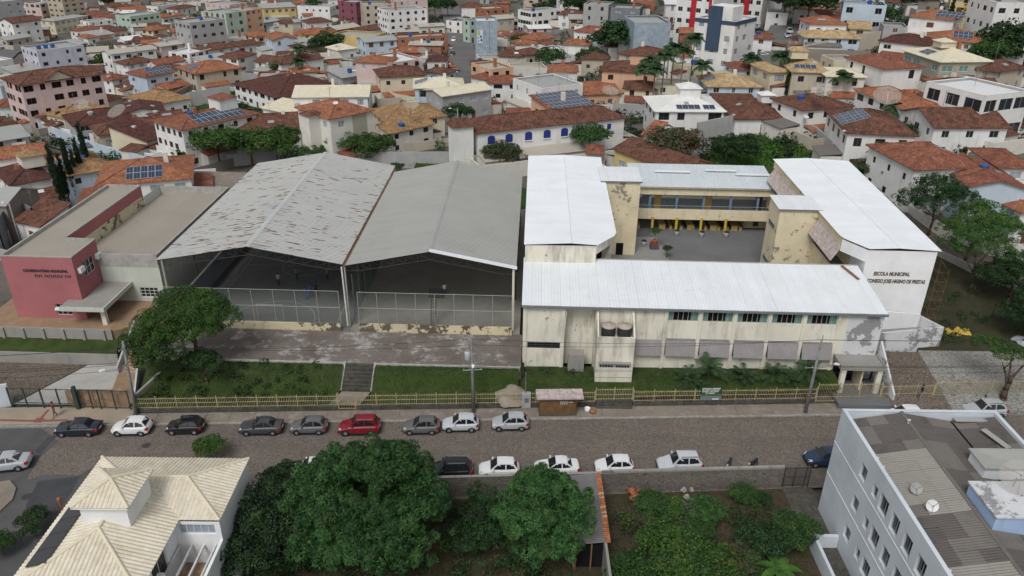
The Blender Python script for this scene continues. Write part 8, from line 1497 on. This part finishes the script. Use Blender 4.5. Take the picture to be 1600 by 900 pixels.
for _ in range(3600):
    if made >= 140: break
    u = random.uniform(5, 1595); v = random.uniform(-16, 150)
    if road_px(u, v) or (1110 < u < 1320 and v > 150): continue
    p = PG(u, v); s_ = random.uniform(5, 8.5)
    if any(inside(p.x + dx, p.y + dy, 1.6) for dx in (-s_ / 2, 0, s_ / 2) for dy in (0, s_ / 2, s_)): continue
    t0, (u0, v0) = min(named, key=lambda q: (q[1][0] - u) ** 2 + 5 * (q[1][1] - v) ** 2)
    rel = ('left of' if u < u0 else 'right of') if abs(u - u0) > 2.0 * abs(v - v0) else ('behind' if v < v0 else 'in front of')
    rm = random.choice(('t_orange', 't_brown', 't_red', 't_brown', 'm_grey', 'm_beige', 't_orange', 'm_white', 't_tan', 't_dark')); look = dict(LM, t_dark='dark tiled')[rm]; lab = 'small %s roof %s the %s' % (look, rel, t0['label'])
    if lab in used or len(lab.split()) > 16: continue
    used.add(lab); k = 'hip' if rm[0] == 't' and random.random() < .6 else ('gx' if rm[0] == 't' else random.choice(('shed', 'flat', 'gx'))); hh = random.choice((3.2, 3.6, 4.2, 6.2)); a = R(random.uniform(12, 26)) if u < 600 else R(random.uniform(-14, 8)); e = Vector((math.cos(a), math.sin(a), 0)) * s_ / 2; b0 = Vector((p.x, p.y, p.z + hh))
    H(projpx(b0 - e), projpx(b0 + e), random.uniform(5, 7.5), hh, k, rm, random.choice(('w_white', 'w_offwhite', 'w_beige', 'w_grey', 'w_brick', 'w_cream', 'w_stone')), lab, {'flat': 0, 'shed': .12}.get(k, .28), group='small houses of the town'); made += 1
    t, w, d, h, rz = HOUSES[-1]; fp.append((t.location.x, t.location.y, math.cos(rz), math.sin(rz), w, d))
# lean-to roofs and yard walls that belong to the houses
random.seed(55)
for (t, w, d, h, rz) in HOUSES:
    D = Vector(t.location).length
    pu = projpx(t.location)[0]
    if D < 128 or w < 6 or h > 9.5 or 'lantern' in t['label'] or 670 < pu < 800 and D > 190: continue
    for side in (0, 1, 2):
        if random.random() > .52: continue
        L = random.uniform(.35, .8) * (w if side == 0 else d); o = random.uniform(0, .2) * (w if side == 0 else d); e = random.uniform(2.2, 3.8); z1 = random.uniform(2.6, min(3.4, h - .3)); z0 = z1 - .5
        rm = random.choice(('m_grey', 'm_beige', 't_brown', 't_red', 't_orange', 'asbestos_mid', 't_brown')); m = MB(); q = MB()
        if side == 0: m.box(o + .2, -e + .3, -2.5, o + L - .2, .5, z0 - .1); c = [(o, -e, z0), (o + L, -e, z0), (o + L, .48, z1), (o, .48, z1)]
        elif side == 1: m.box(-e + .3, o + .2, -2.5, .5, o + L - .2, z0 - .1); c = [(-e, o + L, z0), (-e, o, z0), (.48, o, z1), (.48, o + L, z1)]
        else: m.box(w - .5, o + .2, -2.5, w + e - .3, o + L - .2, z0 - .1); c = [(w + e, o, z0), (w + e, o + L, z0), (w - .48, o + L, z1), (w - .48, o, z1)]
        q.quad(*c, 0, ((0, 0), (L, 0), (L, e), (0, e))); q.quad(*[(x, y, z - .1) for x, y, z in reversed(c)])
        for a, b in zip(c, c[1:] + c[:1]): q.quad((a[0], a[1], a[2] - .1), (b[0], b[1], b[2] - .1), b, a)
        m.build('annex_wall', t.children[0].data.materials[0] if t.children and t.children[0].data and t.children[0].name.startswith('wall') else 'w_offwhite', t); q.build('annex_roof', rm, t)
    if random.random() < .45:
        y0 = -random.uniform(3.5, 6); hw = random.uniform(1.8, 2.6); m = MB()
        for a in ((-1.5, y0, w + 1.5, y0 + .2), (-1.5, y0 + .2, -1.3, 0), (w + 1.3, y0 + .2, w + 1.5, 0)): m.box(a[0], a[1], -2.5, a[2], a[3], hw)
        m.build('yard_wall', random.choice(('w_white', 'w_grey', 'w_offwhite', 'w_beige', 'w_stone')), t)
# skylight sheets, chimneys and aerials on the roofs
random.seed(66)
for (t, w, d, h, rz) in HOUSES:
    rf = [c for c in t.children if c.name.startswith('roof')]
    if not rf or w < 6: continue
    me = rf[0].data; fs = [f for f in me.polygons if f.normal.z > .6 and f.area > 8]
    for f in random.sample(fs, min(len(fs), 2)) if fs else []:
        if random.random() < .42 and len(f.vertices) == 4 and f.normal.z < .995:
            c = f.center; nz = f.normal; up = Vector((0, 0, 1)); u_ = up.cross(nz).normalized(); v_ = nz.cross(u_); L = random.uniform(.7, 2.2); frame_at('skylight', MB().box(-L / 2, -.45, 0, L / 2, .45, .06).mesh('skylight', random.choice(('m_grey', 'm_white', 'frame_grey'))), t, c + u_ * random.uniform(-.15, .15) * w + nz * .04, u_, v_)
    if random.random() < .4:
        x, y = random.uniform(.3, .7) * w, random.uniform(.4, .6) * d; MB().box(x, y, h - .3, x + .7, y + .7, h + .34 * min(w, d) / 2 + .6).build('chimney', random.choice(('w_white', 'w_offwhite', 'w_brick')), t)
    if random.random() < .5: x, y = random.uniform(.2, .8) * w, d * .5; MB().cyl((x, y, h), (x, y, h + 4.2), .035, n=4).cyl((x - .6, y, h + 4), (x + .6, y, h + 4), .025, n=4).cyl((x - .4, y, h + 3.7), (x + .4, y, h + 3.7), .02, n=4).build('aerial', 'steel_grey', t)
    if random.random() < .22: x, y = random.uniform(.2, .7) * w, random.uniform(.3, .6) * d; z = h + (.0 if rf[0].data.polygons[0].normal.z > .995 else .34 * min(w, d) / 4); MB().lathe([(0, -.3), (.55, -.3), (.68, .6), (.7, .65), (.3, .85), (0, .87)], 10).build('water_tank', random.choice(('blue_tank', 'blue_tank', 'w_grey')), t, (x, y, z))
# garden greenery that fills the gaps between the houses
C = []; N = []; I = []; cnt = 0
while cnt < 900:
    u = random.uniform(0, 1600); v = 4 + 250 * random.random() ** 1.25
    if road_px(u, v): continue
    p = PG(u, v)
    if p.y < 124 and -62 < p.x < 52 or inside(p.x, p.y): continue
    if 60 < p.x < 67 and p.y < 160: continue
    r = random.uniform(.7, 2.2); n = int(46 * r); q = NR.normal(size=(n, 3)); q /= np.linalg.norm(q, axis=1)[:, None]; q[:, 2] = np.abs(q[:, 2]) * 1.1
    C.append(np.array([p.x, p.y, p.z + .3]) + q * r * NR.uniform(.55, 1.05, size=(n, 1)) + NR.normal(size=(1, 3)) * .1); N.append(q); I.append(np.full(n, NR.choice(4, p=[.42, .32, .14, .12]))); cnt += 1
me = leaf_mesh('garden_greenery', np.concatenate(C), np.concatenate(N), .6, ['leaf_dark', 'leaf_mid', 'leaf_fresh', 'leaf_olive'], np.concatenate(I), .6, .2, .7)
tag(ob('garden_greenery', me), 'low shrubs and hedges in the gardens between the town houses', 'shrubbery', None, 'stuff')
# undergrowth below the near trees
C = []; N = []; I = []
for _ in range(380):
    x = random.uniform(-19.5, 24); y = random.uniform(31, 52)
    if 4.4 < x < 8.0 and y > 38: continue
    if x > 8 and random.random() < .45: continue
    r = random.uniform(.4, 1.2); n = int(110 * r); q = NR.normal(size=(n, 3)); q /= np.linalg.norm(q, axis=1)[:, None]; q[:, 2] = np.abs(q[:, 2])
    C.append(np.array([x, y, .1]) + q * r * NR.uniform(.5, 1.05, size=(n, 1))); N.append(q); I.append(np.full(n, NR.choice(4, p=[.4, .34, .1, .16])))
me = leaf_mesh('undergrowth', np.concatenate(C), np.concatenate(N), .26, ['leaf_dark', 'leaf_mid', 'leaf_fresh', 'leaf_olive'], np.concatenate(I), .45, .2, .7)
tag(ob('undergrowth', me), 'tangled low growth over the soil under the near trees', 'undergrowth', None, 'stuff')
# rough growth on the lawns and the rear garden
C = []; N = []; I = []
for _ in range(190):
    k = random.random()
    if k < .45: a = random.uniform(-38, -20); b = random.uniform(fb(a) + .3, -2.6); z = lawnz(a, b)
    elif k < .6: a = random.uniform(-.2, 32); b = random.uniform(-1.6, -.5); z = 1.2
    elif k < .8: a = random.uniform(-20, 14); b = random.uniform(47, 64); z = 2.75
    else: a = random.uniform(47, 62); b = random.uniform(6.5, 24); z = 2.0 + (b - 5) * .08
    p = S(a, b, z); r = random.uniform(.25, .75) * (1.5 if k > .6 else 1); n = int(90 * r); q = NR.normal(size=(n, 3)); q /= np.linalg.norm(q, axis=1)[:, None]; q[:, 2] = np.abs(q[:, 2])
    C.append(np.array(p) + q * r * NR.uniform(.5, 1.05, size=(n, 1))); N.append(q); I.append(np.full(n, NR.choice(3, p=[.45, .4, .15])))
me = leaf_mesh('rough_growth', np.concatenate(C), np.concatenate(N), .24, ['leaf_dark', 'leaf_mid', 'leaf_olive'], np.concatenate(I), .45, .2, .7)
tag(ob('rough_growth', me), 'scruffy clumps of weeds on the school lawns and rear garden', 'weeds', None, 'stuff')

random.seed(12)
def kerbpt():
    x = random.uniform(-38, 45); return (x + random.gauss(0, .3), YF(x) - .08 + random.gauss(0, .06), .06) if random.random() < .6 else (x, YS(x) - .2 + random.gauss(0, .08), .18)
scatter_grass('kerb_weeds', 'thin weeds growing along the kerb and the fence plinth', kerbpt, 1500, .16, ['grass_blade', 'leaf_olive', 'leaf_dry'], 'weeds')
def litterpt():
    x = random.uniform(-40, 40); return (x, random.uniform(YN(x) + .3, YF(x)), .03)
tag(ob('leaf_litter', leaf_mesh('leaf_litter', np.array([litterpt() for _ in range(700)]), np.tile([0, 0, 1.], (700, 1)), .1, ['leaf_dry', 'leaf_rust'], NR.integers(0, 2, 700), .6, 0, .15)), 'fallen dry leaves scattered over the cobbles', 'leaf litter', None, 'stuff')
